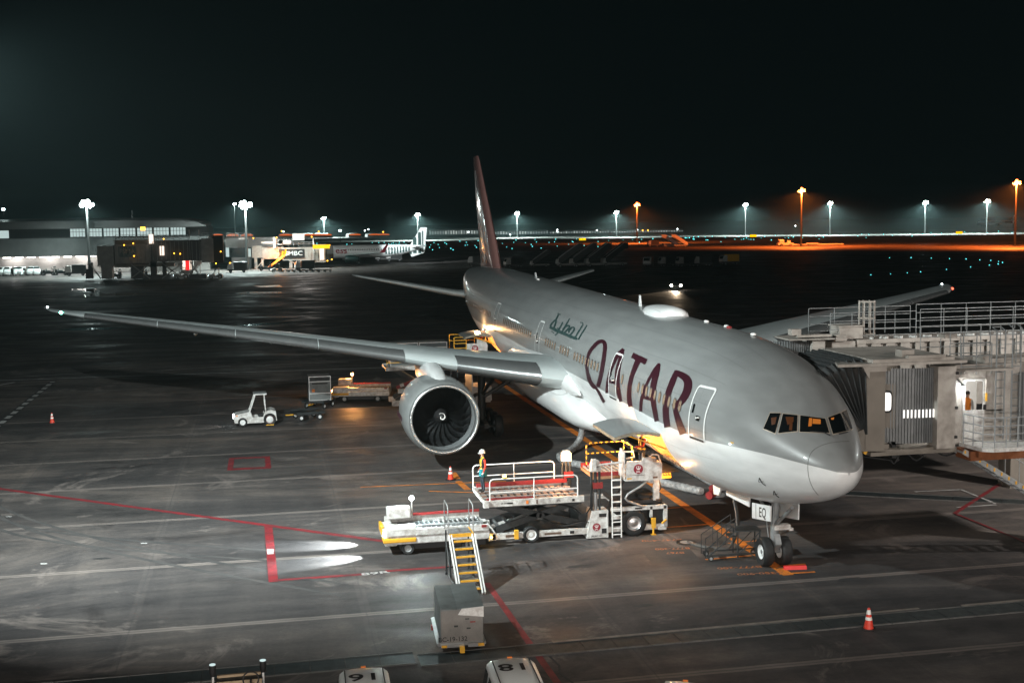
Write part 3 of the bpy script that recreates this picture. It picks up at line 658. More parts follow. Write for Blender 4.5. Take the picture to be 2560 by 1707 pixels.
for y, s_ in ((.52, 1), (-.52, -1)):
    b = MB(); b.prism([(4.92, 2.5), (6.62, 2.25), (6.6, 1.66), (4.95, 1.92)], y, y+.05*s_, 'Y', mi=0); o = b.build('gear_door', 'livery_white', ng)
    lettering('EQ', .52, (5.62, y+.055*s_, 2.08), (-1*s_, 0, .15*s_), (0, 0, 1), 'black_paint', o) if s_ > 0 else None
    if s_ > 0: b = MB(); b.beam((6.25, y+.053, 2.31), (6.23, y+.053, 1.73), .004, .03, up=(1, 0, 0)); b.build('panel_line', 'black_paint', o)
    b = MB(); b.prism([(6.9, 2.45), (9.3, 2.3), (9.3, 1.95), (6.95, 2.0)], y*.98, y*.98+.04*s_, 'Y'); b.build('gear_door', 'livery_white', ng)
# main gear
for sd in (1, -1):
    mg = thing('main_gear', None, None); mg.parent = plane
    b = MB(); b.bar((36.9, 5.5*sd, 4.5), (37.1, 5.5*sd, .75), .24, 14); b.bar((37.0, 5.5*sd, 2.2), (37.0, 3.0*sd, 3.6), .12); b.bar((37.0, 5.5*sd, 2.4), (33.5, 5.0*sd, 4.4), .12); b.beam((35.4, 5.5*sd, .7), (38.8, 5.5*sd, .72), .3, .3)
    for x in (35.6, 37.1, 38.6): b.bar((x, 4.75*sd, .67), (x, 6.25*sd, .67), .09)
    b.build('strut', 'dark_metal', mg, 40)
    for x in (35.6, 37.1, 38.6):
        for y in (4.8, 6.2):
            b = MB(); b.wheel((x, y*sd, .67), .67, .5, 'Y', 22, rim=.48); b.build('wheel', ['black_rubber', 'metal_grey'], mg, 50)
    b = MB(); b.box((36.8, 6.3*sd, 3.6), (2.4, .06, 2.0)); b.build('gear_door', 'wing_grey', mg)
# ---- doors, windows, cockpit, lettering: laid on the fuselage skin
def conform(poly, C, m, name, parent, off=.012, step=14, mb=None, mi=0, thick=0):   # outline in crop pixels -> mesh on the skin
    p2 = [Vector(p) for p in poly]; n = len(p2)
    ed = []; vs = []
    for i in range(n):
        a, c = p2[i], p2[(i+1) % n]; k = max(1, int((c-a).length/step))
        for j in range(k): vs.append(a.lerp(c, j/k))
    nb = len(vs); ed = [(i, (i+1) % nb) for i in range(nb)]
    x0, x1 = min(v.x for v in p2), max(v.x for v in p2); y0, y1 = min(v.y for v in p2), max(v.y for v in p2)
    def inside(q):
        r = False
        for i in range(n):
            a, c = p2[i], p2[(i+1) % n]
            if (a.y > q.y) != (c.y > q.y) and q.x < (c.x-a.x)*(q.y-a.y)/(c.y-a.y)+a.x: r = not r
        return r
    y = y0+step*.5
    while y < y1:
        x = x0+step*.5
        while x < x1:
            q = Vector((x, y))
            if inside(q): vs.append(q)
            x += step
        y += step
    V, E, F, *_ = delaunay_2d_cdt(vs, ed, [], 0, 1e-4)
    out = []; ok = {}
    for i, q in enumerate(V):
        h = hit(*C(q.x, q.y), off)
        if h is not None: ok[i] = len(out); out.append(h)
    fs = []
    for f in F:
        c = sum((V[i] for i in f), Vector((0, 0)))/len(f)
        if inside(c) and all(i in ok for i in f): fs.append(tuple(ok[i] for i in f))
    b = mb or MB(); b.add(out, fs, mi)
    return b if mb else b.build(name, m, parent, 60, fix=False)
WK = 1.12
def stroke(pts):                                   # (x, y, width) spine -> outline
    P = [Vector((p[0], p[1])) for p in pts]; L_, R_ = [], []
    for i, p in enumerate(P):
        d = (P[min(i+1, len(P)-1)]-P[max(i-1, 0)]).normalized(); nn = Vector((-d.y, d.x)); w_ = pts[i][2]*WK/2
        L_.append(p+nn*w_); R_.append(p-nn*w_)
    return L_+R_[::-1]
def smooth(pts, k=4):                              # Catmull-Rom through the spine
    out = []; n = len(pts)
    for i in range(n-1):
        p = [pts[max(0, i-1)], pts[i], pts[i+1], pts[min(n-1, i+2)]]
        for j in range(k):
            t = j/k; out.append(tuple(.5*((2*p[1][q])+(-p[0][q]+p[2][q])*t+(2*p[0][q]-5*p[1][q]+4*p[2][q]-p[3][q])*t*t+(-p[0][q]+3*p[1][q]-3*p[2][q]+p[3][q])*t**3) for q in range(len(p[0]))))
    return out+[tuple(pts[-1])]
LETTERS = [
 [[(530, 812, 34), (548, 745, 36), (563, 680, 36), (578, 590, 36), (592, 500, 36), (600, 420, 36), (592, 380, 34), (570, 365, 32), (535, 374, 32), (495, 410, 32), (455, 460, 30), (428, 530, 28), (421, 600, 28), (430, 680, 30), (455, 760, 34), (490, 808, 36), (520, 818, 30)], [(505, 810, 22), (540, 865, 24), (592, 962, 26)]],
 [[(617, 872, 24), (622, 800, 24), (640, 700, 26), (680, 590, 30), (725, 500, 32), (775, 438, 14)], [(778, 440, 24), (757, 520, 36), (733, 610, 42), (720, 700, 44), (722, 790, 42), (734, 870, 38), (756, 955, 24)], [(632, 752, 30), (715, 772, 32)]],
 [[(866, 502, 50), (1006, 569, 54)], [(935, 535, 52), (895, 620, 44), (862, 710, 38), (842, 800, 38), (836, 880, 40), (840, 950, 40), (850, 1004, 36)]],
 [[(950, 1052, 26), (955, 960, 28), (972, 880, 26), (1003, 795, 24), (1050, 705, 26), (1100, 625, 26), (1130, 583, 18)], [(1130, 585, 26), (1108, 670, 46), (1082, 760, 54), (1070, 850, 52), (1073, 940, 46), (1088, 1040, 42), (1108, 1148, 38)], [(975, 908, 34), (1062, 934, 34)]],
 [[(1305, 655, 40), (1275, 730, 52), (1235, 830, 52), (1207, 930, 54), (1196, 1030, 56), (1200, 1120, 56), (1212, 1205, 54)], [(1290, 670, 44), (1345, 695, 56), (1395, 730, 68), (1415, 780, 72), (1405, 850, 70), (1370, 920, 66), (1330, 970, 58), (1290, 1000, 40)], [(1272, 975, 34), (1290, 1040, 42), (1320, 1140, 56), (1366, 1272, 62)]]]
k = 0
for lt in LETTERS:
    b = MB()
    for sp in lt: conform(stroke(smooth(sp, 3)), C2, None, None, None, .014+.0012*(k % 3), 22, b); k += 1
    b.build('title_letter', 'maroon', plane, 60, fix=False)
WK = 1.12
mat('arabic_teal', (.028, .062, .06), .4, var=.05)
AR = [[(1345, 735, 24), (1270, 706, 26), (1200, 676, 28), (1150, 655, 28), (1120, 645, 22)], [(1355, 742, 12), (1400, 668, 12), (1443, 600, 8)], [(1322, 728, 12), (1362, 660, 13), (1405, 592, 9)],
      [(1272, 700, 14), (1305, 665, 14), (1318, 630, 13), (1300, 622, 12), (1268, 650, 13), (1266, 676, 14)], [(1215, 680, 14), (1255, 640, 15), (1272, 612, 14), (1250, 605, 12), (1205, 640, 14)], [(1195, 672, 13), (1230, 610, 13), (1272, 536, 9)], [(1160, 655, 13), (1185, 610, 12), (1205, 570, 10)],
      [(1128, 700, 10), (1150, 680, 13), (1163, 640, 12), (1150, 628, 12)], [(1135, 645, 26), (1100, 630, 26), (1078, 616, 22)], [(1080, 612, 14), (1105, 575, 14), (1140, 545, 13), (1132, 590, 14), (1118, 625, 14)], [(1138, 548, 12), (1152, 518, 11), (1162, 500, 9)]]
b = MB()
for k, sp in enumerate(AR): conform(stroke(smooth(sp, 3)), C1, None, None, None, .014+.0012*(k % 6), 14, b)
for u_, v_ in ((1160, 490), (1176, 494), (1382, 574), (1398, 580), (1100, 662), (1113, 674)): conform([(u_-6, v_-7), (u_+5, v_-5), (u_+6, v_+8), (u_-5, v_+6)], C1, None, None, None, .014, 8, b)
b.build('title_lettering', 'arabic_teal', plane, 60, fix=False)
# passenger doors
def side(x, z, off, s=1):                           # point on the skin at station x, height z, starboard s=1
    c, k_, h, zm = section(x); t = (z-zm)/((c-zm) if z > zm else (zm-k_)); t = max(-.999, min(.999, t)); y = h*sqrt(1-t*t)
    e = .02; y2 = 0
    t2 = (z+e-zm)/((c-zm) if z > zm else (zm-k_)); y2 = h*sqrt(max(0, 1-min(.999, abs(t2))**2)); nn = Vector((0, e, y-y2)).normalized()
    return Vector((x, (y+nn.y*off)*s, z+nn.z*off))
mat('door_line', (.78, .8, .8), .35); mat('door_sill', (.03, .03, .03), .6)
def door(x0, x1, z0, z1, s=1, lw=.075):
    zf = FZ((x0+x1)/2); z0 += zf; z1 += zf; r = .16
    out = []
    for cx_, cz_, q0 in ((x1-r, z1-r, 0), (x0+r, z1-r, 90), (x0+r, z0+r*.6, 180), (x1-r, z0+r*.6, 270)):
        for i in range(5): q = R(q0+22.5*i); out.append((cx_+r*cos(q), cz_+(r if q0 < 180 else r*.6)*sin(q)))
    o2 = []
    for i in range(len(out)):
        a, c = Vector(out[i]), Vector(out[(i+1) % len(out)]); k_ = max(1, int((c-a).length/.15))
        o2 += [tuple(a.lerp(c, j/k_)) for j in range(k_)]
    cx_, cz_ = (x0+x1)/2, (z0+z1)/2; vs = []; fs = []; N_ = len(o2)
    for x, z in o2:
        d = Vector((x-cx_, z-cz_)); dn = Vector((lw if d.x > 0 else -lw, lw if d.y > 0 else -lw))
        fx = min(1, abs(d.x)/((x1-x0)/2)); fz = min(1, abs(d.y)/((z1-z0)/2))
        i_ = (x-dn.x*fx**6, z-dn.y*fz**6); vs += [side(x, z, .018, s), side(i_[0], i_[1], .018, s)]
    for i in range(N_): j = (i+1) % N_; fs.append((2*i, 2*j, 2*j+1, 2*i+1))
    b = MB(); b.add(vs, fs); d_ = b.build('passenger_door', 'door_line', plane, 60, fix=False)
    b = MB(); b.add([side(x0+.08, z0-.02, .03, s), side(x1-.08, z0-.02, .03, s), side(x1-.08, z0+.07, .03, s), side(x0+.08, z0+.07, .03, s)], [(0, 1, 2, 3)]); b.build('sill_plate', 'door_sill', d_, fix=False)
    b = MB(); xm = x0+(x1-x0)*.42
    b.add([side(x1-.33, z0+.95, .02, s), side(x1-.2, z0+.95, .02, s), side(x1-.2, z0+1.28, .02, s), side(x1-.33, z0+1.28, .02, s)], [(0, 1, 2, 3)])
    b.add([side(x0+.42, z0+.72, .02, s), side(x0+.68, z0+.72, .02, s), side(x0+.68, z0+.9, .02, s), side(x0+.42, z0+.9, .02, s)], [(0, 1, 2, 3)]); b.build('door_window', 'dark_glass', d_, fix=False)
    b = MB(); p = side(x0+.55, z0+.83, .05, s); b.bar(p+Vector((-.2, 0, .03)), p+Vector((.1, 0, -.02)), .03); b.build('door_handle', 'reflect_white', d_)
    return d_
for x0, x1, z0, z1 in ((5.83, 7.10, -.04, 1.92), (16.05, 17.28, -.1, 1.92), (31.5, 32.62, -.05, 1.92), (44.4, 45.58, .03, 1.92), (58.4, 59.5, .1, 1.9)):
    door(x0, x1, z0, z1, 1); door(x0, x1, z0, z1, -1)
# cabin windows
mat('cabin_pane', (.02, .018, .016), .12, spec=.7); mat('cabin_pane_warm', (.30, .215, .15), .2, var=.2, scale=9); mat('window_rim', (.075, .07, .065), .4)
def cabin_window(x, warm):
    z = FZ(x)+.97; b = MB()
    for rx, rz, off, mi in ((.155, .235, .014, 0), (.115, .185, .018, 1)):
        ps = []
        for i in range(16):
            q = 2*pi*i/16; ps.append(side(x+rx*abs(cos(q))**.7*(1 if cos(q) > 0 else -1), z+rz*abs(sin(q))**.7*(1 if sin(q) > 0 else -1), off))
        b.add(ps, [tuple(range(16))], mi)
    b.build('cabin_window', ['window_rim', 'cabin_pane_warm' if warm else 'cabin_pane'], plane, fix=False)
for x0, n_ in ((7.98, 10), (15.26, 1), (19.3, 9), (25.0, 4), (27.9, 5), (34.0, 16), (46.9, 14), (54.7, 5)):
    for i in range(n_): cabin_window(x0+.545*i, True)
# cockpit
mat('cockpit_frame', (.46, .40, .33), .4, .1)
CW = [[(650, 522), (752, 522), (700, 718), (585, 672)], [(776, 528), (918, 543), (912, 698), (730, 717)], [(944, 545), (1185, 576), (1228, 716), (940, 704)], [(1214, 566), (1333, 520), (1422, 690), (1264, 727)], [(1347, 514), (1395, 490), (1452, 672), (1436, 684)]]
for k, pl in enumerate(CW):
    c = Vector((sum(p[0] for p in pl)/4, sum(p[1] for p in pl)/4))
    fr = [c+(Vector(p)-c)*1.0+(Vector(p)-c).normalized()*11 for p in pl]
    o = conform(fr, C3, 'cockpit_frame', 'cockpit_window', plane, .012, 16)
    conform(pl, C3, 'dark_glass', 'pane', o, .022, 16)
    # the same window on the port side
    me = o.data.copy(); me.transform(Matrix.Diagonal((1, -1, 1, 1)))
glow('cockpit_glow', (1, .30, .04), .42); glow('cockpit_glow_dim', (1, .3, .06), .035)
b = MB(); conform([(1030, 572), (1060, 574), (1055, 650), (1022, 655)], C3, 0, 0, 0, .027, 12, b); conform([(1066, 578), (1142, 586), (1142, 632), (1062, 628)], C3, 0, 0, 0, .027, 12, b); conform([(1240, 573), (1272, 565), (1268, 588), (1246, 590)], C3, 0, 0, 0, .027, 12, b)
b.build('cockpit_interior', 'cockpit_glow', plane, fix=False)
b = MB(); conform([(800, 560), (880, 562), (878, 610), (820, 640)], C3, 0, 0, 0, .027, 12, b); conform([(660, 570), (715, 560), (700, 630), (665, 640)], C3, 0, 0, 0, .027, 12, b); conform([(840, 620), (870, 620), (866, 690), (836, 690)], C3, 0, 0, 0, .027, 12, b)
b.build('cockpit_interior', 'cockpit_glow_dim', plane, fix=False)
b = MB()
for pts in ([(1040, 708), (1180, 722), (1235, 752)], [(1320, 735), (1400, 715)]): b.tube([hit(*C3(*p), .06) for p in pts], .018, 6)
b.build('wiper', 'black_paint', plane)
# radome seam ring, nose probes
b = MB(); pts = [(1420, 795), (1330, 798), (1230, 812), (1130, 845), (1060, 895), (1028, 960), (1018, 1030), (1022, 1110), (1040, 1190), (1075, 1265), (1120, 1320)]
pp = [hit(*C3(*p), .0) for p in smooth(pts, 3)]; b.tube([p for p in pp if p is not None], .010, 5); b.build('radome_seam', 'radome_seam', plane)
b = MB()
for a_, c_ in (((545, 1150), (630, 1222)), ((688, 1275), (760, 1335))):
    p, q = hit(*C3(*a_), .02), hit(*C3(*c_), .02)
    if p and q: b.tube([p, p.lerp(q, .5)+Vector((-.02, .06, -.05)), q+Vector((-.03, .1, 0))], .016, 5); b.bar(p, p+Vector((.0, .02, -.14)), .012); b.bar(p+Vector((0, .02, -.14)), p.lerp(q, .5), .010)
b.build('air_data_probe', 'black_paint', plane)
b = MB(); conform([(262, 798), (295, 804), (293, 818), (262, 812)], C3, 0, 0, 0, .015, 20, b); b.build('warning_label', 'yellow_paint', plane, fix=False)
b = MB(); b.prism([(9.7, 2.15), (10.6, 2.1), (10.5, 1.72), (9.95, 1.8)], .55, .62, 'Y'); b.build('access_panel', 'livery_white', plane)
# hold doors with lit holds
mat('hold_liner', (.62, .40, .20), .55, var=.25, scale=2.5, dirt=(.42, .26, .13)); mat('door_skin_inside', (.30, .25, .17), .5, var=.4, scale=5, dirt=(.12, .11, .10))
def hold(D, s=1):
    xs = [D[0]+(D[1]-D[0])*i/4 for i in range(5)]
    rg = [ring(x)[NU+2:NU+10] for x in xs]; nj = len(rg[0])
    # hold liner: a box inset behind the opening
    z0 = min(z for r_ in rg for y, z in r_)-.03; z1 = max(z for r_ in rg for y, z in r_)+.06; b = MB(); x0, x1 = D[0]-.0, D[1]+.0
    yi = 0.2; yo = [side(D[0], z0+.05, 0).y, side(D[0], z1, 0).y]
    A = [(x0, yi, z0), (x1, yi, z0), (x1, yi, z1), (x0, yi, z1)]
    b.add(A, [(0, 1, 2, 3)])
    prof = [side((x0+x1)/2, z0+(z1-z0)*i/6, -.03) for i in range(7)]
    for x in (x0, x1): b.add([(x, yi, z0)]+[(x, p.y, p.z) for p in prof]+[(x, yi, z1)], [tuple(range(9))])
    b.add([(x0, yi, z1), (x1, yi, z1), (x1, prof[-1].y, z1), (x0, prof[-1].y, z1)], [(0, 1, 2, 3)]); b.add([(x0, yi, z0), (x1, yi, z0), (x1, prof[0].y, z0), (x0, prof[0].y, z0)], [(0, 1, 2, 3)])
    h_ = b.build('cargo_hold', 'hold_liner', plane, fix=False)
    b = MB()                                       # sill rail and door surround
    b.beam((x0, prof[0].y+.02, z0+.05), (x1, prof[0].y+.02, z0+.05), .08, .12)
    for i in range(9): b.box((x0+(x1-x0)*(i+.5)/9, prof[0].y+.07, z0+.05), (.12, .06, .1))
    b.build('hold_sill', 'steel_bare', h_)
    # door: the removed skin, swung up about its top edge
    piv = Vector((0, rg[0][0][0], rg[0][0][1])); vs = []; Q = Matrix.Rotation(R(124), 4, 'X')
    for x, r_ in zip(xs, rg):
        pv = Vector((x, r_[0][0], r_[0][1]))
        for y, z in r_: vs.append(pv+Q @ (Vector((x, y, z))-pv)+Vector((0, .03, .02)))
    fs = [(i*nj+j, i*nj+j+1, (i+1)*nj+j+1, (i+1)*nj+j) for i in range(4) for j in range(nj-1)]
    b = MB(); b.add(vs, fs, 0)
    vi = [v+Vector((0, 0, -.13)) for v in vs]; b.add(vi, fs, 1); n_ = len(vs)
    bd = [j for j in range(nj)]+[i*nj+nj-1 for i in range(1, 5)]+[4*nj+j for j in range(nj-2, -1, -1)]+[i*nj for i in range(3, 0, -1)]
    allv = vs+vi; b.add(allv, [(bd[i], bd[(i+1) % len(bd)], n_+bd[(i+1) % len(bd)], n_+bd[i]) for i in range(len(bd))], 1)
    d_ = b.build('cargo_door', ['livery_grey', 'door_skin_inside'], plane, 50)
    b = MB()
    for x in (x0+.25, x1-.25): b.bar((x, prof[3].y-.1, prof[3].z), vs[nj-3]+Vector((x-vs[nj-3].x, 0, -.1)), .03)
    b.build('door_strut', 'yellow_paint', d_)
    return z0, z1
hold(FD); hold(AD)
lamp('hold_lamp', (11.9, .9, 4.2), 1000, (1, .42, .12), .12, plane); lamp('hold_lamp', (48.4, .9, 5.0), 1200, (1, .45, .15), .12, plane)
# ------------------------------------------------------------------ ground service equipment
def wp(root, mb, name, mats, parent=None, smooth=None, fix=True):     # part built in world coordinates
    l = root.location; mb.v = [(v[0]-l.x, v[1]-l.y, v[2]-l.z) for v in mb.v]
    return mb.build(name, mats, parent or root, smooth, fix)
def wlamp(root, name, loc, *a, **k):
    o = lamp(name, Vector(loc)-root.location if k.get('target') is None else loc, *a, **k)
    if k.get('target') is not None: o.location = Vector(loc)-root.location
    o.parent = root; return o
glow('lamp_bulb_white', (.85, 1, 1), 45); glow('lamp_bulb_amber', (1, .55, .08), 30); glow('lamp_bulb_orange', (1, .36, .1), 60); glow('tail_red', (1, .12, .02), 6)
mat('emblem_red', (.26, .012, .03), .4, var=.1); mat('gse_white', (.66, .67, .66), .42, var=.3, scale=4.5, dirt=(.36, .34, .32)); mat('cart_grey', (.17, .19, .19), .42, .25, var=.25, scale=1.6, dirt=(.11, .12, .12)); mat('cart_face', (.22, .21, .195), .45, .25, var=.3, scale=1.5, dirt=(.14, .135, .13))
def emblem(root, c, r, X, Y, parent):               # round red crane emblem
    c, X, Y = Vector(c), Vector(X), Vector(Y); N_ = X.cross(Y); b = MB(); w_ = MB()
    b.add([c+X*r*cos(2*pi*i/24)+Y*r*sin(2*pi*i/24) for i in range(24)], [tuple(range(24))])
    o = wp(root, b, 'emblem', 'emblem_red', parent, fix=False); e = N_*.004
    ps = [(-.12, -.15), (-.30, .05), (-.42, .35), (-.34, .62), (-.12, .80), (-.28, .55), (-.22, .25), (.0, .05), (.10, .3), (.02, .5), (-.02, .62), (.12, .72), (.26, .62), (.12, .58), (.22, .35), (.24, .05), (.40, .25), (.42, .55), (.30, .78), (.48, .60), (.54, .30), (.42, .0), (.18, -.18)]
    w_.add([c+e+X*r*(p[0]-.05)+Y*r*p[1]*.9 for p in ps], [tuple(range(len(ps)))]); wp(root, w_, 'emblem_crane', 'reflect_white', o, fix=False)
    t = MB(); lettering('JAL', r*.62, c+e-Y*r*.55, X, Y, None, mb=t); wp(root, t, 'emblem_lettering', 'reflect_white', o, fix=False)
# ---- forward hold loader
ld = thing('cargo_loader', 'white scissor lift cargo loader standing at the lit forward hold door', 'cargo loader', (11.4, 6, 0))
N_ = 14
b = MB(); b.b2((11.0, 5.95, 1.62), (11.16, 9.95, 1.86)); b.b2((13.75, 5.95, 1.62), (13.9, 9.95, 1.86)); b.b2((11.0, 9.95, 1.66), (13.9, 10.02, 1.8)); b.box((11.0, 9.98, 1.75), (.2, .22, .26))
pf = wp(ld, b, 'main_platform', 'paint_white_worn')
b = MB()
for i in range(N_): b.b2((11.35, 6.05+.28*i, 1.70), (13.6, 6.05+.28*i+.17, 1.765))
wp(ld, b, 'deck_boards', 'wood_deck', pf)
b = MB()
for x in (11.9, 12.5, 13.1): b.b2((x, 6.0, 1.77), (x+.07, 9.9, 1.80))
wp(ld, b, 'rollers', 'galvanised', pf)
b = MB(); b.b2((13.62, 6, 1.86), (13.74, 9.9, 2.02)); b.b2((11.18, 8.0, 1.80), (11.3, 9.9, 1.92)); wp(ld, b, 'side_guide', 'red_paint', pf)
b = MB(); b.b2((11.3, 6.0, 1.5), (11.6, 9.8, 1.62)); b.b2((13.3, 6.0, 1.5), (13.6, 9.8, 1.62)); b.b2((11.3, 8.6, 1.38), (13.6, 9.2, 1.5)); wp(ld, b, 'platform_frame', 'dark_metal', pf)
def hoop(mb, x, y0, y1, z0, z1, mid, r=.027):
    c = .14; mb.tube([(x, y0, z0), (x, y0, z1-c), (x, y0-(c*.3 if y1 < y0 else -c*.3), z1-c*.3), (x, y0-(c if y1 < y0 else -c), z1), (x, y1+(c if y1 < y0 else -c), z1), (x, y1+(c*.3 if y1 < y0 else -c*.3), z1-c*.3), (x, y1, z1-c), (x, y1, z0)], r, 8)
    mb.bar((x, y0, mid), (x, y1, mid), r*.9, 8); ym = (y0+y1)/2; mb.bar((x, ym, z0), (x, ym, z1), r*.9, 8)
for x, y0, y1, z1, md in ((11.06, 9.8, 6.2, 2.72, 2.18), (13.85, 10.0, 6.5, 2.76, 2.3)):
    b = MB(); hoop(b, x, y0, y1, 1.7, z1, md); wp(ld, b, 'guard_rail', 'reflect_white', pf, 50)
b = MB(); b.lathe([(.06, 0), (.06, .05)], (11.06, 9.2, 2.74), 'Z', 10, 1); b.sphere((11.06, 9.2, 2.83), .075, 10, 0); wp(ld, b, 'beacon', ['lamp_bulb_amber', 'dark_metal'], pf, 50)
lettering('JAL', .12, (10.995-11.4, 7.0-6, 1.74), (0, -1, 0), (0, 0, 1), 'black_paint', pf); lettering('IA-008C', .10, (10.995-11.4, 9.2-6, 1.74), (0, -1, 0), (0, 0, 1), 'black_paint', pf)
for x in (11.75, 13.15):
    for p, q in (((9.45, .50), (5.9, 1.52)), ((9.4, 1.50), (5.7, .48))):
        b = MB(); b.beam((x, p[0], p[1]), (x, q[0], q[1]), .12, .26); b.bar((x-.1, (p[0]+q[0])/2, (p[1]+q[1])/2), (x+.1, (p[0]+q[0])/2, (p[1]+q[1])/2), .12, 10); wp(ld, b, 'scissor_arm', 'dark_metal')
b = MB(); b.bar((11.75, 9.3, .55), (13.15, 9.3, .55), .07); b.bar((11.75, 8.9, .66), (13.15, 8.9, .66), .06); b.bar((12.4, 8.8, .6), (12.4, 7.6, 1.05), .09); wp(ld, b, 'scissor_shaft', 'steel_bare')
b = MB()
for x in (11.25, 13.5): b.b2((x, 2.5, .22), (x+.2, 9.7, .44))
b.b2((11.25, 9.55, .2), (13.7, 9.85, .5)); b.b2((11.45, 5.0, .22), (13.5, 5.3, .42)); wp(ld, b, 'chassis', 'paint_white_worn')
b = MB(); b.b2((11.2, 2.4, .3), (11.3, 2.52, 1.2)); b.b2((11.2, 2.4, 1.08), (11.32, 4.75, 1.24)); b.b2((11.2, 3.0, .75), (11.3, 3.1, 1.2)); b.b2((11.2, 2.4, .2), (11.3, 2.75, .34)); b.b2((13.6, 2.4, .3), (13.75, 4.8, 1.24)); b.b2((11.2, 2.36, .3), (13.7, 2.4, 1.2)); b.prism([(4.3, .75), (4.75, 1.1), (4.75, .75)], 11.2, 11.3, 'X'); wp(ld, b, 'engine_frame', 'gse_white')
b = MB(); b.b2((11.35, 2.45, .25), (13.6, 3.05, 1.1)); b.b2((11.4, 4.35, .5), (13.5, 4.8, 1.1)); b.b2((11.6, 3.0, .45), (13.4, 4.4, 1.0)); b.box((12.4, 3.5, 1.36), (2.1, 2.0, .24), bev=.08); b.box((11.8, 3.1, 1.52), (.6, .7, .16)); wp(ld, b, 'engine_cover', 'black_paint')
for x in (11.32, 13.5):
    b = MB(); b.wheel((x, 3.8, .55), .55, .34, 'X', 24, rim=.56); wp(ld, b, 'wheel', ['black_rubber', 'steel_bare'], None, 50)
    b = MB(); b.wheel((x, 8.1, .34), .34, .26, 'X', 18, rim=.62); wp(ld, b, 'wheel', ['black_rubber', 'paint_white'], None, 50)
b = MB(); b.prism([(5.80, .05), (4.90, .05), (4.90, 1.16), (5.58, 1.16)], 11.15, 11.95, 'X'); b.box((11.13, 4.95, .55), (.05, .06, 1.0)); bx = wp(ld, b, 'base_cabinet', 'gse_white')
b = MB(); b.box((11.14, 5.12, .98), (.03, .34, .14)); b.box((11.14, 5.08, .33), (.05, .2, .2)); wp(ld, b, 'cabinet_grille', 'black_paint', bx)
emblem(ld, (11.14, 5.40, .50), .165, (0, -1, 0), (0, 0, 1), bx); lettering('JALBIC 1C', .10, (11.14-11.4, 5.4-6, .13), (0, -1, 0), (0, 0, 1), 'black_paint', bx)
for y, x in ((5.38, 11.35), (6.0, 13.75)):
    b = MB(); b.bar((x, y, 1.1), (x, y, 1.9), .085, 12); wp(ld, b, 'lift_cylinder', 'steel_bare', None, 50)
    b = MB(); b.bar((x, y+.17, .4), (x, y+.17, 2.75), .05, 8); b.bar((x, y-.17, .4), (x, y-.17, 2.75), .05, 8); b.bar((x, y, 1.9), (x, y, 2.75), .06, 10); wp(ld, b, 'lift_column', 'dark_metal', None, 50)
    b = MB(); b.prism([(y-.21, 2.76), (y+.21, 2.76), (y+.21, 3.08), (y+.12, 3.22), (y-.12, 3.22), (y-.21, 3.08)], x-.1, x+.1, 'X'); o = wp(ld, b, 'column_cap', 'gse_white')
    if x < 12: lettering('IA-008C', .085, (x-.104-11.4, y-6, 2.95), (0, -1, 0), (0, 0, 1), 'black_paint', o)
    b = MB(); b.b2((x-.06, y-.3, 2.05), (x+.06, y+.1, 2.3)); wp(ld, b, 'column_clamp', 'red_paint')
# front platform by the hold
b = MB(); b.b2((11.9, 2.5, 2.30), (14.0, 5.3, 2.42)); b.b2((11.9, 5.2, 2.3), (12.05, 5.35, 2.6)); fp = wp(ld, b, 'front_platform', 'orange_steel' if 'orange_steel' in M else mat('orange_steel', (.5, .28, .15), .5, .3, var=.4, scale=4))
b = MB()
for i in range(14): b.bar((12.0, 2.6+.2*i, 2.46), (13.95, 2.6+.2*i, 2.46), .045, 6)
wp(ld, b, 'rollers', 'galvanised', fp)
b = MB(); b.b2((11.9, 4.0, 2.42), (11.98, 5.3, 2.58)); b.b2((13.9, 4.0, 2.42), (14.0, 5.3, 2.6)); wp(ld, b, 'side_guide', 'red_paint', fp)
b = MB(); b.b2((11.95, 1.95, 2.30), (14.0, 2.5, 2.40)); b.b2((11.9, 1.95, 2.18), (13.5, 2.55, 2.30)); bm_ = wp(ld, b, 'bumper', 'yellow_paint')
b = MB()
for i in range(5): b.prism([(2.0+.11*i, 2.305), (2.05+.11*i, 2.305), (2.11+.11*i, 2.395), (2.06+.11*i, 2.395)], 11.93, 11.945, 'X')
b.b2((12.0, 1.6, 2.40), (13.9, 2.5, 2.43)); wp(ld, b, 'warning_stripes', 'black_paint', bm_)
b = MB(); b.prism([(4.15, 2.32), (2.62, 2.30), (2.60, 2.98), (2.72, 3.05), (2.98, 3.06), (3.02, 3.2), (3.12, 3.26), (3.40, 3.26), (3.46, 3.12), (4.10, 3.14)], 11.15, 11.22, 'X')
b.b2((11.22, 2.6, 2.3), (11.9, 4.15, 2.4)); b.b2((11.22, 2.6, 2.4), (11.8, 2.66, 3.0)); b.prism([(11.15, 2.45), (11.9, 2.45), (11.9, 3.35), (11.6, 3.62), (11.15, 3.5)], 4.18, 4.24, 'Y')
cp_ = wp(ld, b, 'control_cabin', 'gse_white'); emblem(ld, (11.14, 3.62, 2.80), .20, (0, -1, 0), (0, 0, 1), cp_)
b = MB(); b.b2((11.135, 3.35, 2.545), (11.145, 3.9, 2.555)); wp(ld, b, 'cabin_lettering', 'black_paint', cp_)
b = MB(); b.box((11.5, 2.95, 3.05), (.3, .35, .25)); b.bar((11.5, 3.0, 3.1), (11.45, 3.1, 3.3), .03); b.bar((11.6, 3.3, 3.0), (11.6, 3.3, 3.35), .03); wp(ld, b, 'control_console', 'metal_grey', cp_)
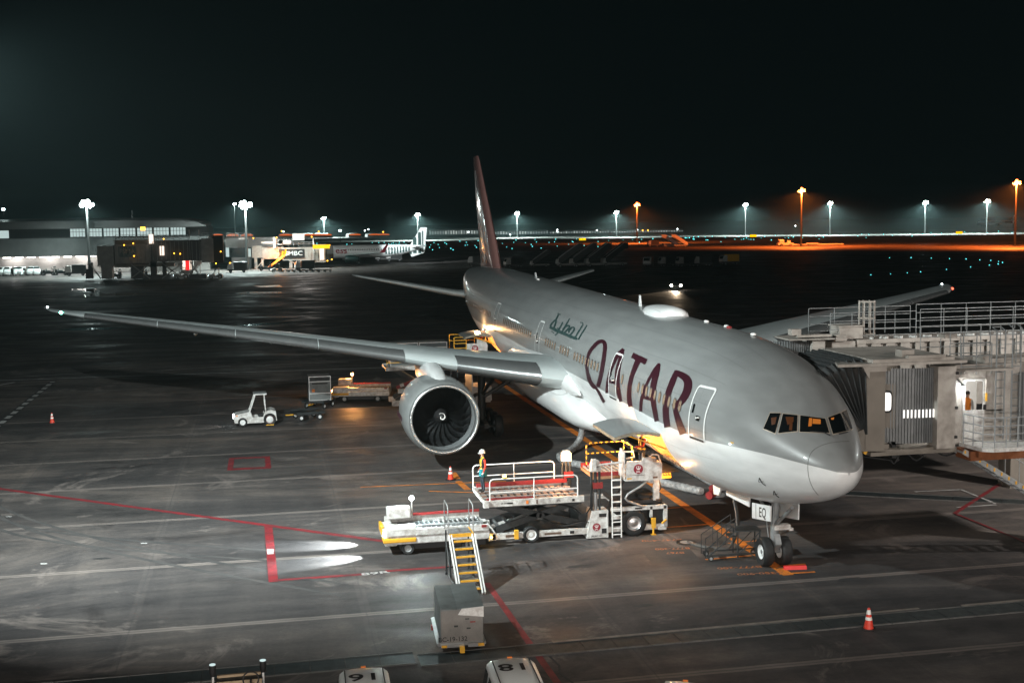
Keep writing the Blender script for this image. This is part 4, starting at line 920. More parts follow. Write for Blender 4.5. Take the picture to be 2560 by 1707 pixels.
b = MB(); b.tube([(11.25, 3.3, 3.0), (11.25, 3.0, 3.35), (11.25, 2.75, 3.32), (11.3, 2.62, 3.0)], .03, 6); b.tube([(11.9, 4.15, 3.4), (11.9, 3.6, 3.38), (11.9, 3.55, 3.15), (11.9, 3.9, 3.1)], .035, 6); wp(ld, b, 'cabin_rail', 'reflect_white', cp_, 50)
b = MB()
for y in (4.36, 4.74): b.bar((11.1, y, .02), (11.1, y, 1.2), .028); b.bar((11.12, y, 1.2), (11.16, y, 2.35), .028)
for i in range(5): b.bar((11.1, 4.36, .15+.26*i), (11.1, 4.74, .15+.26*i), .024)
for i in range(4): b.b2((11.06, 4.36, 1.48+.3*i), (11.2, 4.74, 1.52+.3*i))
for y in (4.36, 4.74): b.bar((11.16, y, 2.3), (11.16, y, 3.2), .02)
wp(ld, b, 'ladder', 'reflect_white', None, 50)
b = MB(); b.b2((11.05, 5.42, 2.85), (11.2, 5.6, 3.32)); b.bar((11.12, 5.5, 3.05), (11.15, 4.3, 3.12), .04); wp(ld, b, 'rail_post', 'gse_white')
b = MB(); y0, y1 = 5.15, 3.5; pts = [(13.6, y0, 2.6), (13.6, y0, 3.42), (13.6, y0-.12, 3.5), (13.6, y1, 3.52), (13.4, y1-.3, 3.3), (13.4, y1-.3, 2.6)]
mid = [(13.6, y0, 3.05), (13.6, y1, 3.08), (13.4, y1-.3, 3.05)]
segs = []
for pl in (pts, mid, [(13.6, y1, 3.52), (13.6, y1, 2.6)]):
    for p, q in zip(pl, pl[1:]):
        p, q = Vector(p), Vector(q); k = max(1, int((q-p).length/.11))
        for j in range(k): segs.append((p.lerp(q, j/k), p.lerp(q, (j+1)/k), (len(segs)) % 2))
for p, q, c in segs: b.bar(p, q, .032, 6, mi=c)
wp(ld, b, 'striped_guard_rail', ['yellow_paint', 'black_paint'])
b = MB(); b.tube([(11.3, 3.15, 2.3), (11.25, 3.5, 2.05), (11.2, 4.05, 1.78), (11.15, 4.18, 1.62), (11.2, 4.05, 1.48), (11.2, 3.5, 1.25), (11.3, 3.1, 1.15)], .05, 8); wp(ld, b, 'cable_arm', 'galvanised', None, 50)
b = MB(); b.box((11.25, 2.95, .5), (.14, .17, .42)); b.bar((11.25, 2.95, .3), (11.25, 2.95, .02), .04); b.box((11.25, 2.95, .02), (.2, .2, .03)); b.box((11.2, 8.72, .4), (.14, .16, .36)); b.bar((11.18, 2.42, .62), (11.14, 2.62, .48), .045); wp(ld, b, 'outrigger', 'yellow_paint')
b = MB(); b.b2((11.22, 2.7, 1.5), (11.32, 2.95, 2.3)); b.b2((11.2, 2.85, 1.45), (11.3, 2.95, 1.9)); wp(ld, b, 'hose_box', 'gse_white')
for y, z in ((9.95, .62), (9.75, .36)):
    b = MB(); b.sphere((11.15, y, z), .05, 8); wp(ld, b, 'marker_lamp', 'lamp_bulb_amber')
wlamp(ld, 'work_lamp', (13.2, 3.2, 3.6), 460, (1, .5, .2), .15); wlamp(ld, 'work_lamp', (11.2, 2.3, 2.25), 110, (1, .5, .2), .12); wlamp(ld, 'work_lamp', (13.2, 6.4, 2.9), 260, (1, .48, .2), .15)  # low lamp under the front platform added for orange spill on the ground
# ---- pallet transporter
def transporter(name, label, bright, loc, rz):
    t = thing(name, label, 'pallet transporter', loc, rz, 'pallet transporters')
    # local: +x is its front, length 4, width 2.4
    b = MB(); b.box((-.2, 0, .62), (3.9, 2.3, .34), bev=.04); b.box((1.75, 0, .62), (.5, 2.1, .5), bev=.06); b.b2((-2.1, -1.2, .82), (1.8, -1.08, 1.05)); b.b2((-2.1, 1.08, .82), (1.8, 1.2, 1.05)); body_ = b.build('chassis', 'gse_white', t)
    b = MB()
    for i in range(15): b.bar((-1.95+.2*i, -1.05, .83), (-1.95+.2*i, -.1, .83), .03, 6); b.bar((-1.95+.2*i, .1, .83), (-1.95+.2*i, 1.05, .83), .03, 6)
    b.b2((-2.05, -.08, .8), (1.4, .08, .9)); b.build('rollers', 'galvanised', body_)
    b = MB(); [b.b2((-1.98+.24*i, .98, .90), (-1.84+.24*i, 1.085, 1.02)) for i in range(14)]; [b.b2((-1.9+.5*i, -1.21, .66), (-1.55+.5*i, -1.155, .72)) for i in range(6)]; b.b2((-2.05, -1.0, .79), (1.3, 1.0, .797)); b.build('deck_recesses', 'dark_metal', body_)
    b = MB(); b.b2((-2.1, -1.08, 1.05), (.7, -1.0, 1.15)); b.b2((-2.0, 1.2, .95), (-1.8, 1.24, 1.05)); b.build('side_guide', 'red_paint', body_)
    b = MB(); b.box((1.25, -.85, 1.26), (.95, .5, .46), bev=.05); b.box((1.35, .82, .93), (1.15, .66, .38), bev=.05); b.build('operator_cabin', 'gse_white', t)
    b = MB(); b.box((1.42, .86, .62), (1.3, .66, .18), bev=.04); b.box((2.0, -.4, .78), (.1, 1.0, .3)); b.build('bumper', 'yellow_paint', t)
    b = MB(); b.box((-.3, 0, .34), (3.4, 1.9, .3)); b.build('underbody', 'black_paint', t)
    for x in (-1.3, 1.1):
        for y in (-.98, .98):
            b = MB(); b.wheel((x, y, .26), .26, .2, 'Y', 16); b.build('wheel', ['black_rubber', 'metal_grey'], t, 50)
    b = MB(); b.bar((.7, -.85, 1.0), (.7, -.85, 1.75), .035, 8, mi=1); b.sphere((.7, -.85, 1.81), .10, 12, 0); b.build('work_lamp', ['lamp_bulb_white' if bright else 'lamp_bulb_orange', 'gse_white'], t, 50)
    for y in (-.75, .75):
        b = MB(); b.lathe([(0, .02), (.09, .015), (.10, -.05)], (2.02, y, .80), 'X', 12); b.build('headlight', 'lamp_bulb_white' if bright else 'lamp_bulb_orange', t, 50)
    return t
tr = transporter('pallet_transporter', 'brightly lit white pallet transporter with its headlights shining on the apron', True, (11.75, 12.05, 0), R(90))
lamp('lamp_light', (.7, -.85, 1.85), 2600, (.82, 1, .98), .10, tr)
for y in (-.75, .75):
    l = lamp('headlight_beam', (2.08, y, .80), 9000, (.9, 1, 1), .03, tr, (0, 0, 0), 40, .5); l.rotation_euler = Vector((1.75, y*.45, -.80)).to_track_quat('-Z', 'Y').to_euler()
t2 = transporter('pallet_transporter', 'orange lit pallet transporter beside the grey container far behind the wing', False, (53.2, 11.6, 0), R(80))
lamp('lamp_light', (.7, -.85, 1.9), 900, (1, .42, .12), .12, t2)
# ---- white access steps with yellow treads
st = thing('access_steps', 'white wheeled access steps with yellow treads leaning towards the lit transporter', 'steps', (6, 11.4, 0))
XD = Vector((1, .02, 0)); YD = Vector((-.02, 1, 0)); O_ = Vector((4.95, 11.60, 0))
def sp(a, c, z): return O_+XD*a+YD*c+Vector((0, 0, z))
b = MB()
for c in (-.38, .38):
    for d in (0, .09): b.beam(sp(0, c+d*(1 if c > 0 else -1), .05), sp(1.85, c+d*(1 if c > 0 else -1), 1.68), .04, .12)
wp(st, b, 'stringer', 'reflect_white')
b = MB()
for i in range(7):
    t_ = (i+.6)/7.4; b.box(sp(1.85*t_, 0, .05+1.63*t_), (.10, .66, .05), rz=.02)
wp(st, b, 'tread_edges', 'yellow_paint')
b = MB()
for i in range(7):
    t_ = (i+.6)/7.4; b.box(sp(1.85*t_+.13, 0, .06+1.63*t_), (.17, .66, .035), rz=.02)
wp(st, b, 'treads', 'steel_bare')
b = MB()
for i in range(9): b.box(sp(2.0+.09*i, 0, 1.70), (.05, .8, .04), rz=.02)
pl_ = wp(st, b, 'platform', 'galvanised')
b = MB(); b.box(sp(1.9, 0, 1.66), (.07, .86, .12), rz=.02); b.box(sp(2.36, -.43, 1.66), (.9, .06, .12), rz=.02); wp(st, b, 'platform_edge', 'yellow_paint', pl_)
for c in (-.46, .46):
    b = MB(); b.tube([sp(2.0, c, 1.7), sp(2.0, c, 2.62), sp(2.08, c, 2.72), sp(2.75, c, 2.78), sp(2.82, c, 2.7), sp(2.82, c, 1.7)], .022, 7); b.bar(sp(2.0, c, 2.2), sp(2.82, c, 2.24), .018); b.tube([sp(.05, c, .1), sp(.0, c, .95), sp(1.85, c, 2.55), sp(2.0, c, 2.6)], .02, 6) if c > 9 else None
    wp(st, b, 'handrail', 'galvanised', None, 50)
b = MB()
for a_ in (1.95, 2.8):
    for c in (-.42, .42): b.bar(sp(a_, c, 0.06), sp(a_, c, 1.66), .035)
b.bar(sp(1.95, -.42, .3), sp(2.8, -.42, 1.3), .02); b.bar(sp(1.95, .42, .3), sp(2.8, .42, 1.3), .02); b.bar(sp(2.8, -.42, .25), sp(2.8, .42, .25), .03); b.bar(sp(0, -.42, .06), sp(2.8, -.42, .12), .03); b.bar(sp(0, .42, .06), sp(2.8, .42, .12), .03)
wp(st, b, 'support_leg', 'dark_metal')
for a_ in (.2, 2.75):
    for c in (-.45, .45): b = MB(); b.wheel(sp(a_, c, .1), .1, .06, 'Y', 12); wp(st, b, 'wheel', ['black_rubber', 'metal_grey'], None, 50)
# ---- closed baggage cart
bc = thing('baggage_cart', 'grey closed metal baggage cart lettered BC-19-132 in the foreground', 'baggage cart', (.72, 12.75, 0), R(-3.5))
b = MB(); b.prism([(-.64, .30), (.64, .30), (.64, 1.36), (-.64, 1.30)], -1.25, 1.25, 'X'); bb = b.build('cart_body', 'cart_grey', bc)
b = MB(); b.add([(-1.253, -.63, .31), (-1.253, .63, .31), (-1.253, .63, 1.295), (-1.253, -.63, 1.355)], [(0, 1, 2, 3)]); b.build('front_panel', 'cart_face', bb)
b = MB(); b.prism([(-.66, 1.37), (.12, 1.335), (.12, 1.355), (-.66, 1.40)], -1.27, 1.26, 'X', 0); b.build('roof_flap', 'cart_grey', bb)
b = MB(); b.prism([(-.66, 1.40), (.0, 1.36), (.12, 1.18), (-.66, 1.08)], -1.30, -1.27, 'X'); b.build('folded_flap', 'gse_white', bb)
b = MB(); b.box((0, .70, .28), (2.5, .12, .07), rx=-.3); b.b2((-1.26, -.72, .22), (1.26, .72, .30)); b.box((-1.32, -.42, .25), (.12, .5, .10)); b.box((-1.32, .3, .25), (.12, .7, .08)); b.build('cart_frame', 'steel_bare', bc)
b = MB(); b.box((-1.385, -.56, .26), (.01, .18, .09)); b.box((-1.385, .55, .25), (.01, .16, .07)); b.build('reflector_plate', 'yellow_paint', bc)
b = MB(); b.box((-1.42, .02, .16), (.2, .14, .18)); b.bar((-1.5, .02, .15), (-1.3, .02, .22), .04); b.build('tow_hook', 'yellow_paint', bc)
lettering('BC-19-132', .20, (-1.262, .28, .42), (0, -1, 0), (0, 0, 1), 'black_paint', bb)
b = MB(); b.box((-1.26, -.16, 1.03), (.02, .12, .03)); b.box((-1.26, .18, .82), (.02, .12, .05)); b.box((-1.26, -.2, .74), (.01, .12, .04)); b.build('latch', 'dark_metal', bb)
b = MB(); b.box((-1.258, -.33, .93), (.006, .16, .035)); b.box((.55, .78, .22), (.16, .06, .14)); b.build('red_tag', 'red_paint', bb)
for x in (-.85, .85):
    for y in (-.52, .52): b = MB(); b.wheel((x, y, .2), .2, .15, 'Y', 14); b.build('wheel', ['black_rubber', 'metal_grey'], bc, 50)
# ---- cones
def cone(loc, label):
    t = thing('traffic_cone', label, 'traffic cone', loc, random.random(), 'red and white traffic cones on the apron')
    b = MB(); b.box((0, 0, .025), (.38, .38, .05), bev=.015); b.build('base', 'black_rubber', t)
    b = MB(); b.lathe([(.155, .05), (.15, .09), (.035, .70), (.0, .71)], n=20); b.build('cone_body', 'cone_red', t, 40)
    for z0, z1 in ((.32, .42), (.50, .64)):
        f_ = lambda z: .155-(z-.06)*.187+.004
        b = MB(); b.lathe([(f_(z0), z0), (f_(z1), z1)], n=20, close=True); b.build('reflective_band', 'reflect_white', t, 40)
    b = MB(); b.bar((.02, 0, .7), (.02, 0, .72), .02); return t
for p, l_ in ((G(120, 972), 'traffic cone standing alone far out on the left apron'), (G(1035, 1102), 'traffic cone under the front of the engine'), (G(1995, 1445), 'nearest traffic cone beside the drain in front of the nose')): cone(p, l_)
# ---- white tow tractor
tt = thing('tow_tractor', 'white open tow tractor with red wheel rims', 'tow tractor', (44.2, 19.1, 0), R(92))
b = MB(); prof = [(1.35, .25), (1.42, .62), (1.30, .78), (.35, .95), (.22, .58), (-.45, .58), (-.55, .9), (-.95, 1.02), (-1.25, .9), (-1.32, .3), (-.7, .22), (.6, .2)]
b.prism(prof, -.62, -.52, 'Y'); b.prism(prof, .52, .62, 'Y'); b.prism([(1.35, .25), (1.42, .62), (1.30, .78), (.35, .95), (.3, .3)], -.52, .52, 'Y'); b.prism([(-.55, .5), (-.55, .88), (-.95, 1.0), (-1.25, .9), (-1.3, .3)], -.52, .52, 'Y'); b.b2((-.6, -.55, .25), (.4, .55, .4)); tb = b.build('body', 'gse_white', tt)
b = MB()
for y in (-.56, .56): b.beam((.40, y, .92), (.02, y, 2.0), .06, .08); b.beam((-.62, y, .95), (-.55, y, 2.0), .07, .07)
b.b2((-.72, -.6, 2.0), (.12, .6, 2.07)); b.beam((.02, -.56, 1.96), (.02, .56, 1.96), .05, .05); b.build('cab_frame', 'gse_white', tt)
b = MB(); b.b2((-.7, -.55, 2.07), (.1, .55, 2.09)); b.build('roof_panel', 'metal_grey', tt)
b = MB(); b.add([(.385, -.52, .95), (.385, .52, .95), (.04, .52, 1.95), (.04, -.52, 1.95)], [(0, 1, 2, 3)]); b.build('windscreen', 'dark_glass', tt, fix=False)
b = MB(); b.box((-.35, .2, .66), (.45, .45, .16), bev=.05); b.box((-.58, .2, .95), (.14, .45, .55), bev=.05); b.build('seat', 'black_rubber', tt)
b = MB(); b.lathe([(.17, 0), (.19, .02), (.17, .04)], (0, 0, 0), 'Z', 18); o = b.build('steering_wheel', 'black_paint', tt, 50); o.location = (.22, .2, 1.08); o.rotation_euler = (0, -.6, 0)
for x, r, w_ in ((.85, .29, .2), (-.86, .40, .26)):
    for y in (-.58, .58): b = MB(); b.wheel((x, y, r), r, w_, 'Y', 22, rim=.62); b.build('wheel', ['black_rubber', 'wheel_white_red' if x < 0 else 'paint_white'] if x > 0 else ['black_rubber', 'red_paint'], tt, 50)
for y in (-.6, .6): b = MB(); b.lathe([(0, .03), (.2, .03), (.23, .0)], (-.86, y*1.18, .40), 'Y', 16); b.build('hub_cap', 'paint_white', tt, 50)
b = MB(); b.box((-.86, .62, .06), (.5, .3, .05)); b.build('wheel_stop', 'yellow_paint', tt)
for y in (-.4, .4): b = MB(); b.lathe([(0, .03), (.07, .02), (.08, -.05)], (1.42, y, .62), 'X', 12); b.build('headlight', 'lamp_bulb_white', tt, 50)
b = MB(); b.box((1.2, .62, .72), (.12, .03, .06)); b.build('turn_lamp', 'orange_paint', tt)
l = lamp('headlight_beam', (1.5, 0, .62), 130, (1, .95, .85), .08, tt, (0, 0, 0), 70, .6); l.rotation_euler = Vector((1.9, 0, -.62)).to_track_quat('-Z', 'Y').to_euler()
# ---- flat dollies and the container
def dolly(loc, rz, label):
    t = thing('cargo_dolly', label, 'cargo dolly', loc, rz, 'flat cargo dollies behind the tow tractor')
    b = MB(); b.b2((-.95, -.8, .42), (.95, .8, .50)); b.lathe([(.74, .5), (.74, .53), (.6, .53), (.6, .5)], n=24, close=True)
    for y in (-.8, .8): b.b2((-.95, y-.04, .4), (.95, y+.04, .58))
    b.build('deck', 'dark_metal', t)
    b = MB(); b.b2((.95, -.06, .34), (1.5, .06, .40)); b.b2((-1.1, -.08, .3), (-.95, .08, .4)); b.build('tow_bar', 'yellow_paint', t)
    for x in (-.62, .62):
        for y in (-.7, .7): b = MB(); b.wheel((x, y, .2), .2, .12, 'Y', 16, rim=.55); b.build('wheel', ['black_rubber', 'paint_white'], t, 50)
    return t
dolly((45.6, 15.75, 0), R(104), 'empty dark flat dolly coupled behind the white tow tractor')
dolly((50.6, 14.75, 0), R(150), 'flat dolly carrying the grey container')
ct = thing('air_cargo_container', 'grey aluminium container riding on the dolly behind the tow tractor', 'cargo container', (50.9, 14.72, .54), R(2), 'grey air cargo containers')
def container(t, w_, h, d_):
    b = MB(); b.prism([(-w_/2, .0), (w_/2, 0), (w_/2, h), (-w_/2, h)], -d_/2, d_/2, 'X'); o = b.build('shell', 'cart_grey', t)
    b = MB()
    for y in (-w_/2, w_/2): b.box((-d_/2-.01, y*.98, h/2), (.04, .05, h))
    for z in (.03, h*.3, h*.78, h-.03): b.box((-d_/2-.012, 0, z), (.04, w_, .05))
    b.build('frame_rails', 'steel_bare', o); b = MB(); b.box((-d_/2-.03, .0, h*.70), (.01, w_*.72, .10)); b.build('container_lettering', 'black_paint', o)
    b = MB(); b.box((-d_/2-.03, w_*.3, h*.42), (.01, .2, .2)); b.build('placard', 'orange_paint', o)
    b = MB(); b.add([(-d_/2-.008, -w_*.48, h*.8), (-d_/2-.008, w_*.48, h*.8), (-d_/2-.008, w_*.48, h*.98), (-d_/2-.008, -w_*.48, h*.98)], [(0, 1, 2, 3)]); b.build('canvas_top', 'dark_metal', o)
container(ct, 1.52, 1.72, 1.5)
# ---- aft hold loader
al = thing('cargo_loader', 'far cargo loader behind the wing at the lit aft hold door', 'cargo loader', (48.5, 6, 0))
al['group'] = ld['group'] = 'scissor lift cargo loaders'
b = MB(); b.prism([(4.62, 3.75), (3.2, 3.6), (3.15, 4.3), (3.3, 4.65), (3.75, 4.75), (3.9, 4.75), (3.9, 4.45), (4.62, 4.45)], 47.6, 47.7, 'X'); b.b2((47.7, 3.2, 3.6), (48.3, 4.6, 3.7)); cb = wp(al, b, 'control_cabin', 'gse_white')
emblem(al, (47.59, 4.05, 4.08), .24, (0, -1, 0), (0, 0, 1), cb)
b = MB(); rail(b, [(47.7, 5.5, 3.95), (47.7, 4.65, 3.95)], .95, .03, (1, .55, .2)); b.bar((47.7, 4.65, 4.9), (47.7, 3.9, 4.85), .03); wp(al, b, 'guard_rail', 'yellow_paint'); b = MB(); rail(b, [(49.9, 5.5, 3.95), (49.9, 3.7, 3.95)], .95, .03, (1, .55)); wp(al, b, 'guard_rail', 'yellow_paint')
b = MB(); b.b2((47.7, 2.4, 3.45), (50.1, 5.6, 3.6)); b.b2((47.7, 2.2, 3.6), (48.0, 3.2, 3.75)); wp(al, b, 'front_platform', 'orange_steel')
b = MB(); b.b2((47.7, 2.3, 3.5), (47.9, 3.2, 3.72)); wp(al, b, 'bumper', 'yellow_paint')
b = MB(); b.b2((47.6, 5.9, 2.75), (47.8, 10.3, 3.0)); b.b2((49.9, 5.9, 2.75), (50.1, 10.3, 3.0)); b.b2((47.8, 5.9, 2.85), (49.9, 10.3, 2.95)); wp(al, b, 'main_platform', 'paint_white_worn')
b = MB(); b.tube([(47.65, 10.2, 3.0), (47.65, 10.2, 3.55), (47.65, 6.1, 3.6), (47.65, 6.1, 3.0)], .03); b.bar((47.65, 10.2, 3.3), (47.65, 6.1, 3.3), .025); wp(al, b, 'rail', 'yellow_paint')
for x in (47.9, 49.8):
    for p, q in (((9.6, .6), (6.2, 2.75)), ((9.6, 2.75), (6.2, .6))): b = MB(); b.beam((x, p[0], p[1]), (x, q[0], q[1]), .14, .3); wp(al, b, 'scissor_arm', 'dark_metal')
b = MB(); b.b2((47.6, 3.0, .3), (47.9, 9.9, .65)); b.b2((49.8, 3, .3), (50.1, 9.9, .65)); b.b2((47.7, 2.9, .4), (50, 5.2, 1.4)); wp(al, b, 'chassis', 'paint_white_worn')
b = MB(); b.beam((47.5, 9.6, 1.6), (47.5, 8.4, 2.0), .14, .2); wp(al, b, 'striped_arm', 'red_paint')
b = MB(); b.b2((47.4, 8.2, 1.2), (47.6, 9.5, 1.5)); b.beam((47.45, 9.35, 1.72), (47.45, 9.1, 1.8), .15, .21); wp(al, b, 'side_beam', 'gse_white')
for y in (3.9, 8.6):
    b = MB(); b.wheel((47.7, y, .5), .5, .34, 'X', 20); wp(al, b, 'wheel', ['black_rubber', 'steel_bare'], None, 50)
for y in (5.3, 5.75):
    b = MB(); b.bar((47.7, y, .5), (47.7, y, 3.9), .06); wp(al, b, 'lift_column', 'dark_metal')
wlamp(al, 'work_lamp', (49.2, 3.6, 5.2), 420, (1, .55, .24), .2); wlamp(al, 'work_lamp', (48.0, 8.0, 2.4), 90, (1, .6, .3), .2)
for y, l_ in ((6.92, 'front grey container on the platform of the far loader'), (8.95, 'rear grey container on the platform of the far loader')):
    t = thing('air_cargo_container', l_, 'cargo container', (48.8, y, 2.96), 0, 'grey air cargo containers'); container(t, 1.95, 1.64, 1.5)
# ---- maintenance steps by the nose wheel
ms = thing('maintenance_steps', 'small dark wheeled maintenance steps beside the nose wheel', 'steps', (7.2, 1.2, 0), R(-6))
b = MB()
for i in range(3): b.box((0, .75-.38*i, .35+.27*i), (.6, .26, .03))
b.box((0, -.62, 1.12), (.72, .95, .04)); b.build('tread', 'dark_metal', ms)
b = MB()
for x in (-.33, .33):
    b.bar((x, 1.0, .12), (x, -.15, 1.12), .03); b.bar((x, 1.05, .12), (x, 1.05, .9), .018); b.bar((x, 1.05, .88), (x, -.1, 1.62), .02); b.bar((x, -.1, 1.1), (x, -.1, 1.62), .018); b.bar((x, .6, .5), (x, .6, 1.2), .015); b.bar((x, .25, .8), (x, .25, 1.42), .015)
    b.bar((x, -.2, .12), (x, -.2, 1.1), .03); b.bar((x, -1.05, .12), (x, -1.05, 1.12), .03); b.bar((x, -.2, .2), (x, -1.05, 1.05), .02); b.bar((x, -1.05, .25), (x, 1.0, .2), .03)
b.bar((-.33, -1.05, .3), (.33, -1.05, .3), .02); b.build('frame', 'dark_metal', ms)
for x in (-.36, .36):
    for y in (-1.0, .85): b = MB(); b.wheel((x, y, .11), .11, .07, 'X', 12); b.build('wheel', ['black_rubber', 'metal_grey'], ms, 50)
# ---- ground power pit with its cable, air hoses, chock
pc = thing('service_pit', 'round dark service pit cover in the apron beside the maintenance steps', 'pit cover', (9.75, 2.05, 0))
b = MB(); b.lathe([(.42, 0), (.42, .02), (.27, .022)], n=28, close=True); b.build('rim', 'black_paint', pc, 40); b = MB(); b.lathe([(.27, .016), (.0, .016)], n=28, close=True); b.bar((-.1, .05, .03), (.14, -.1, .03), .02); b.build('cover_plate', 'galvanised', pc)
mat('cable_grey', (.10, .095, .09), .6, var=.4, scale=14); mat('duct_silver', (.55, .56, .56), .4, .25, var=.5, scale=5, dirt=(.14, .14, .145))
cbp = [(9.75, 2.0, .03), (9.2, 1.95, .05), (8.7, 1.7, .05), (8.3, 1.2, .06), (8.3, .8, .1), (8.7, .35, .6), (9.3, .12, 1.15), (9.75, .05, 1.6), (9.95, .03, 2.05)]
b = MB(); b.tube(smooth(cbp, 5), .05, 8); b.tube(smooth([(p[0]+.06, p[1]-.09, p[2]+.02) for p in cbp[1:]], 5), .035, 8); tag(b.build('power_cable', 'cable_grey', None, 60), 'grey ground power cable drooping from the belly to the service pit', 'cable')
def hose(pts, r, label, n=9):
    P = smooth(pts, 8); b = MB(); rs = [r*(1.0 if i % 2 else .88) for i in range(len(P))]
    P2 = []; 
    for p, q in zip(P, P[1:]):
        k = max(1, int((Vector(q)-Vector(p)).length/.13))
        for j in range(k): P2.append(Vector(p).lerp(Vector(q), j/k))
    b.tube(P2, r, 12, rs=[r*(1.0 if i % 2 else .86) for i in range(len(P2))])
    return tag(b.build('air_hose', 'duct_silver', None, 60), label, 'air hose', 'ribbed air hoses under the belly')
hose([(29.5, 1, 2.05), (29.9, 1.0, 1.3), (30.2, 1.1, .6), (29.6, 1.6, .25), (28.4, 2.4, .18), (27.7, 2.9, .17), (26.2, 2.9, .17), (25, 2.3, .17), (22, .6, .17), (19, -.8, .17), (17.4, -1.5, .2)], .2, 'ribbed silver air hose coming down from the belly and curling towards the engine')
hose([(28.5, -.7, 2.05), (28.8, -.9, 1.2), (29.4, -1.4, .4), (28.9, -1.7, .2), (26, -2.4, .2), (22, -2.6, .2), (18.7, -2.6, .2)], .2, 'second ribbed silver air hose hanging straight down behind the loader')
for x, y, l_ in ((16.9, -1.75, 'left of two dark red hose couplings on the apron behind the nose'), (18.2, -2.4, 'right of two dark red hose couplings on the apron behind the nose')):
    t = thing('hose_coupling', l_, 'hose coupling', (x, y, 0), R(-40), 'red hose couplings')
    b = MB(); b.lathe([(.17, 0), (.19, .05), (.19, .9), (.15, .95)], (-.45, 0, .2), 'X', 16); b.build('sleeve', 'red_paint', t, 40); b = MB(); b.lathe([(.40, 0), (.40, .08), (.3, .12), (0, .12)], (.55, 0, 0), 'Z', 22); b.build('pit_disc', 'metal_grey', t, 40)
ck = thing('wheel_chock', 'bright red wheel chock in front of the nose wheel', 'wheel chock', (5.22, -.55, 0), R(-8))
b = MB(); b.prism([(-.09, 0), (.09, 0), (.05, .13), (-.05, .13)], -.42, .42, 'Y'); b.build('wedge', 'chock_red' if 'chock_red' in M else mat('chock_red', (.75, .03, .03), .5, var=.2), ck)
b = MB(); b.tube([(0, .42, .08), (.1, .55, .05), (0, .7, .03)], .012, 6); b.build('rope', 'black_rubber', ck)
# ---- white vans and the electric tug at the bottom edge
mat('van_white', (.78, .82, .82), .3, var=.05, scale=1.5, coat=.3)
def van(loc, rz, num, label):
    t = thing('parked_van', label, 'van', loc, rz, 'white vans parked along the drain')
    # local: +x forward, 3.4 long, 1.48 wide
    b = MB(); ss = []
    for x, w_, z0, z1, wr in ((1.70, .60, .35, .75, .55), (1.64, .70, .3, .95, .62), (1.35, .735, .28, 1.12, .66), (.95, .74, .27, 1.50, .60), (.55, .74, .27, 1.86, .56), (.3, .74, .27, 1.92, .56), (-1.2, .74, .27, 1.93, .57), (-1.5, .735, .28, 1.88, .56), (-1.66, .70, .32, 1.62, .58), (-1.70, .62, .4, .9, .56)):
        zb = min(1.05, z1-.05)
        ss.append([(x, y, z) for y, z in ((-w_*.9, z0), (w_*.9, z0), (w_, z0+.15), (w_, zb), (wr+.03, z1-.10), (wr-.08, z1-.01), (wr*.4, z1+.012), (-wr*.4, z1+.012), (-wr+.08, z1-.01), (-wr-.03, z1-.10), (-w_, zb), (-w_, z0+.15))])
    loft(b, ss); bd = b.build('body', 'van_white', t, 35)
    b = MB(); b.add([(.92, -.585, 1.53), (.92, .585, 1.53), (.585, .50, 1.86), (.585, -.50, 1.86)], [(0, 1, 2, 3)]); b.v = [(v[0]+.03, v[1], v[2]+.03) for v in b.v]; b.build('windscreen', 'dark_glass', t, fix=False)
    for s_ in (-1, 1):
        for x0, x1 in ((.75, .12), (.05, -.75), (-.82, -1.42)):
            b = MB(); b.add([(x0 if x0 < .7 else .92, s_*.752, 1.12), (x1, s_*.752, 1.12), (x1, s_*.625, 1.74), (x0-.12 if x0 < .7 else .45, s_*.625, 1.74)], [(0, 1, 2, 3)]); b.build('side_window', 'dark_glass', t, fix=False)
        b = MB(); b.box((.85, s_*.82, 1.12), (.08, .12, .18), bev=.02); b.build('mirror', 'black_paint', t)
        b = MB(); b.bar((.5, s_*.47, 1.925), (-1.35, s_*.47, 1.925), .014, 6); b.build('roof_gutter', 'black_paint', t)
        for x in (1.1, -1.1): b = MB(); b.wheel((x, s_*.66, .28), .28, .16, 'Y', 18); b.build('wheel', ['black_rubber', 'metal_grey'], t, 50)
        b = MB(); b.box((1.66, s_*.5, .78), (.08, .22, .14), bev=.03); b.build('headlight', 'reflect_white', t)
    b = MB(); b.box((-1.5, 0, 1.93), (.06, .12, .03)); b.build('roof_lamp', 'orange_paint', t)
    b = MB(); b.bar((1.0, -.1, 1.52), (.75, .35, 1.75), .012); b.build('wiper', 'black_paint', t)
    lettering(num, .66, (-.74, 0, 1.965), (0, -1, 0), (1, 0, 0), 'black_paint', bd, sx=1.25)
    return t
van((-7.95, 12.62, 0), R(177), '18', 'white van with a large 18 painted on its roof')
van((-7.75, 16.28, 0), R(178), '16', 'white van left of the van numbered 18, its roof number half cut off')
van((-10.3, 9.5, 0), R(150), '1', 'white van at the bottom edge, only its bonnet side of the roof showing')
tg = thing('baggage_tug', 'dark baggage tug with two lamp posts at the bottom edge', 'baggage tug', (-5.25, 19.3, 0), R(181))
b = MB(); b.b2((-1.2, -.62, .3), (1.2, .62, .72)); b.b2((-1.15, -.6, .72), (-.75, .6, 1.18)); b.b2((.5, -.6, .72), (1.15, .6, .98)); b.build('body', 'dark_metal', tg)
b = MB(); b.b2((-1.19, -.56, 1.18), (-1.1, .56, 1.24)); b.b2((-.77, -.58, .95), (-.74, .58, 1.2)); b.build('dash_panel', 'dash_brown' if 'dash_brown' in M else mat('dash_brown', (.36, .27, .17), .6, var=.3, scale=5), tg)
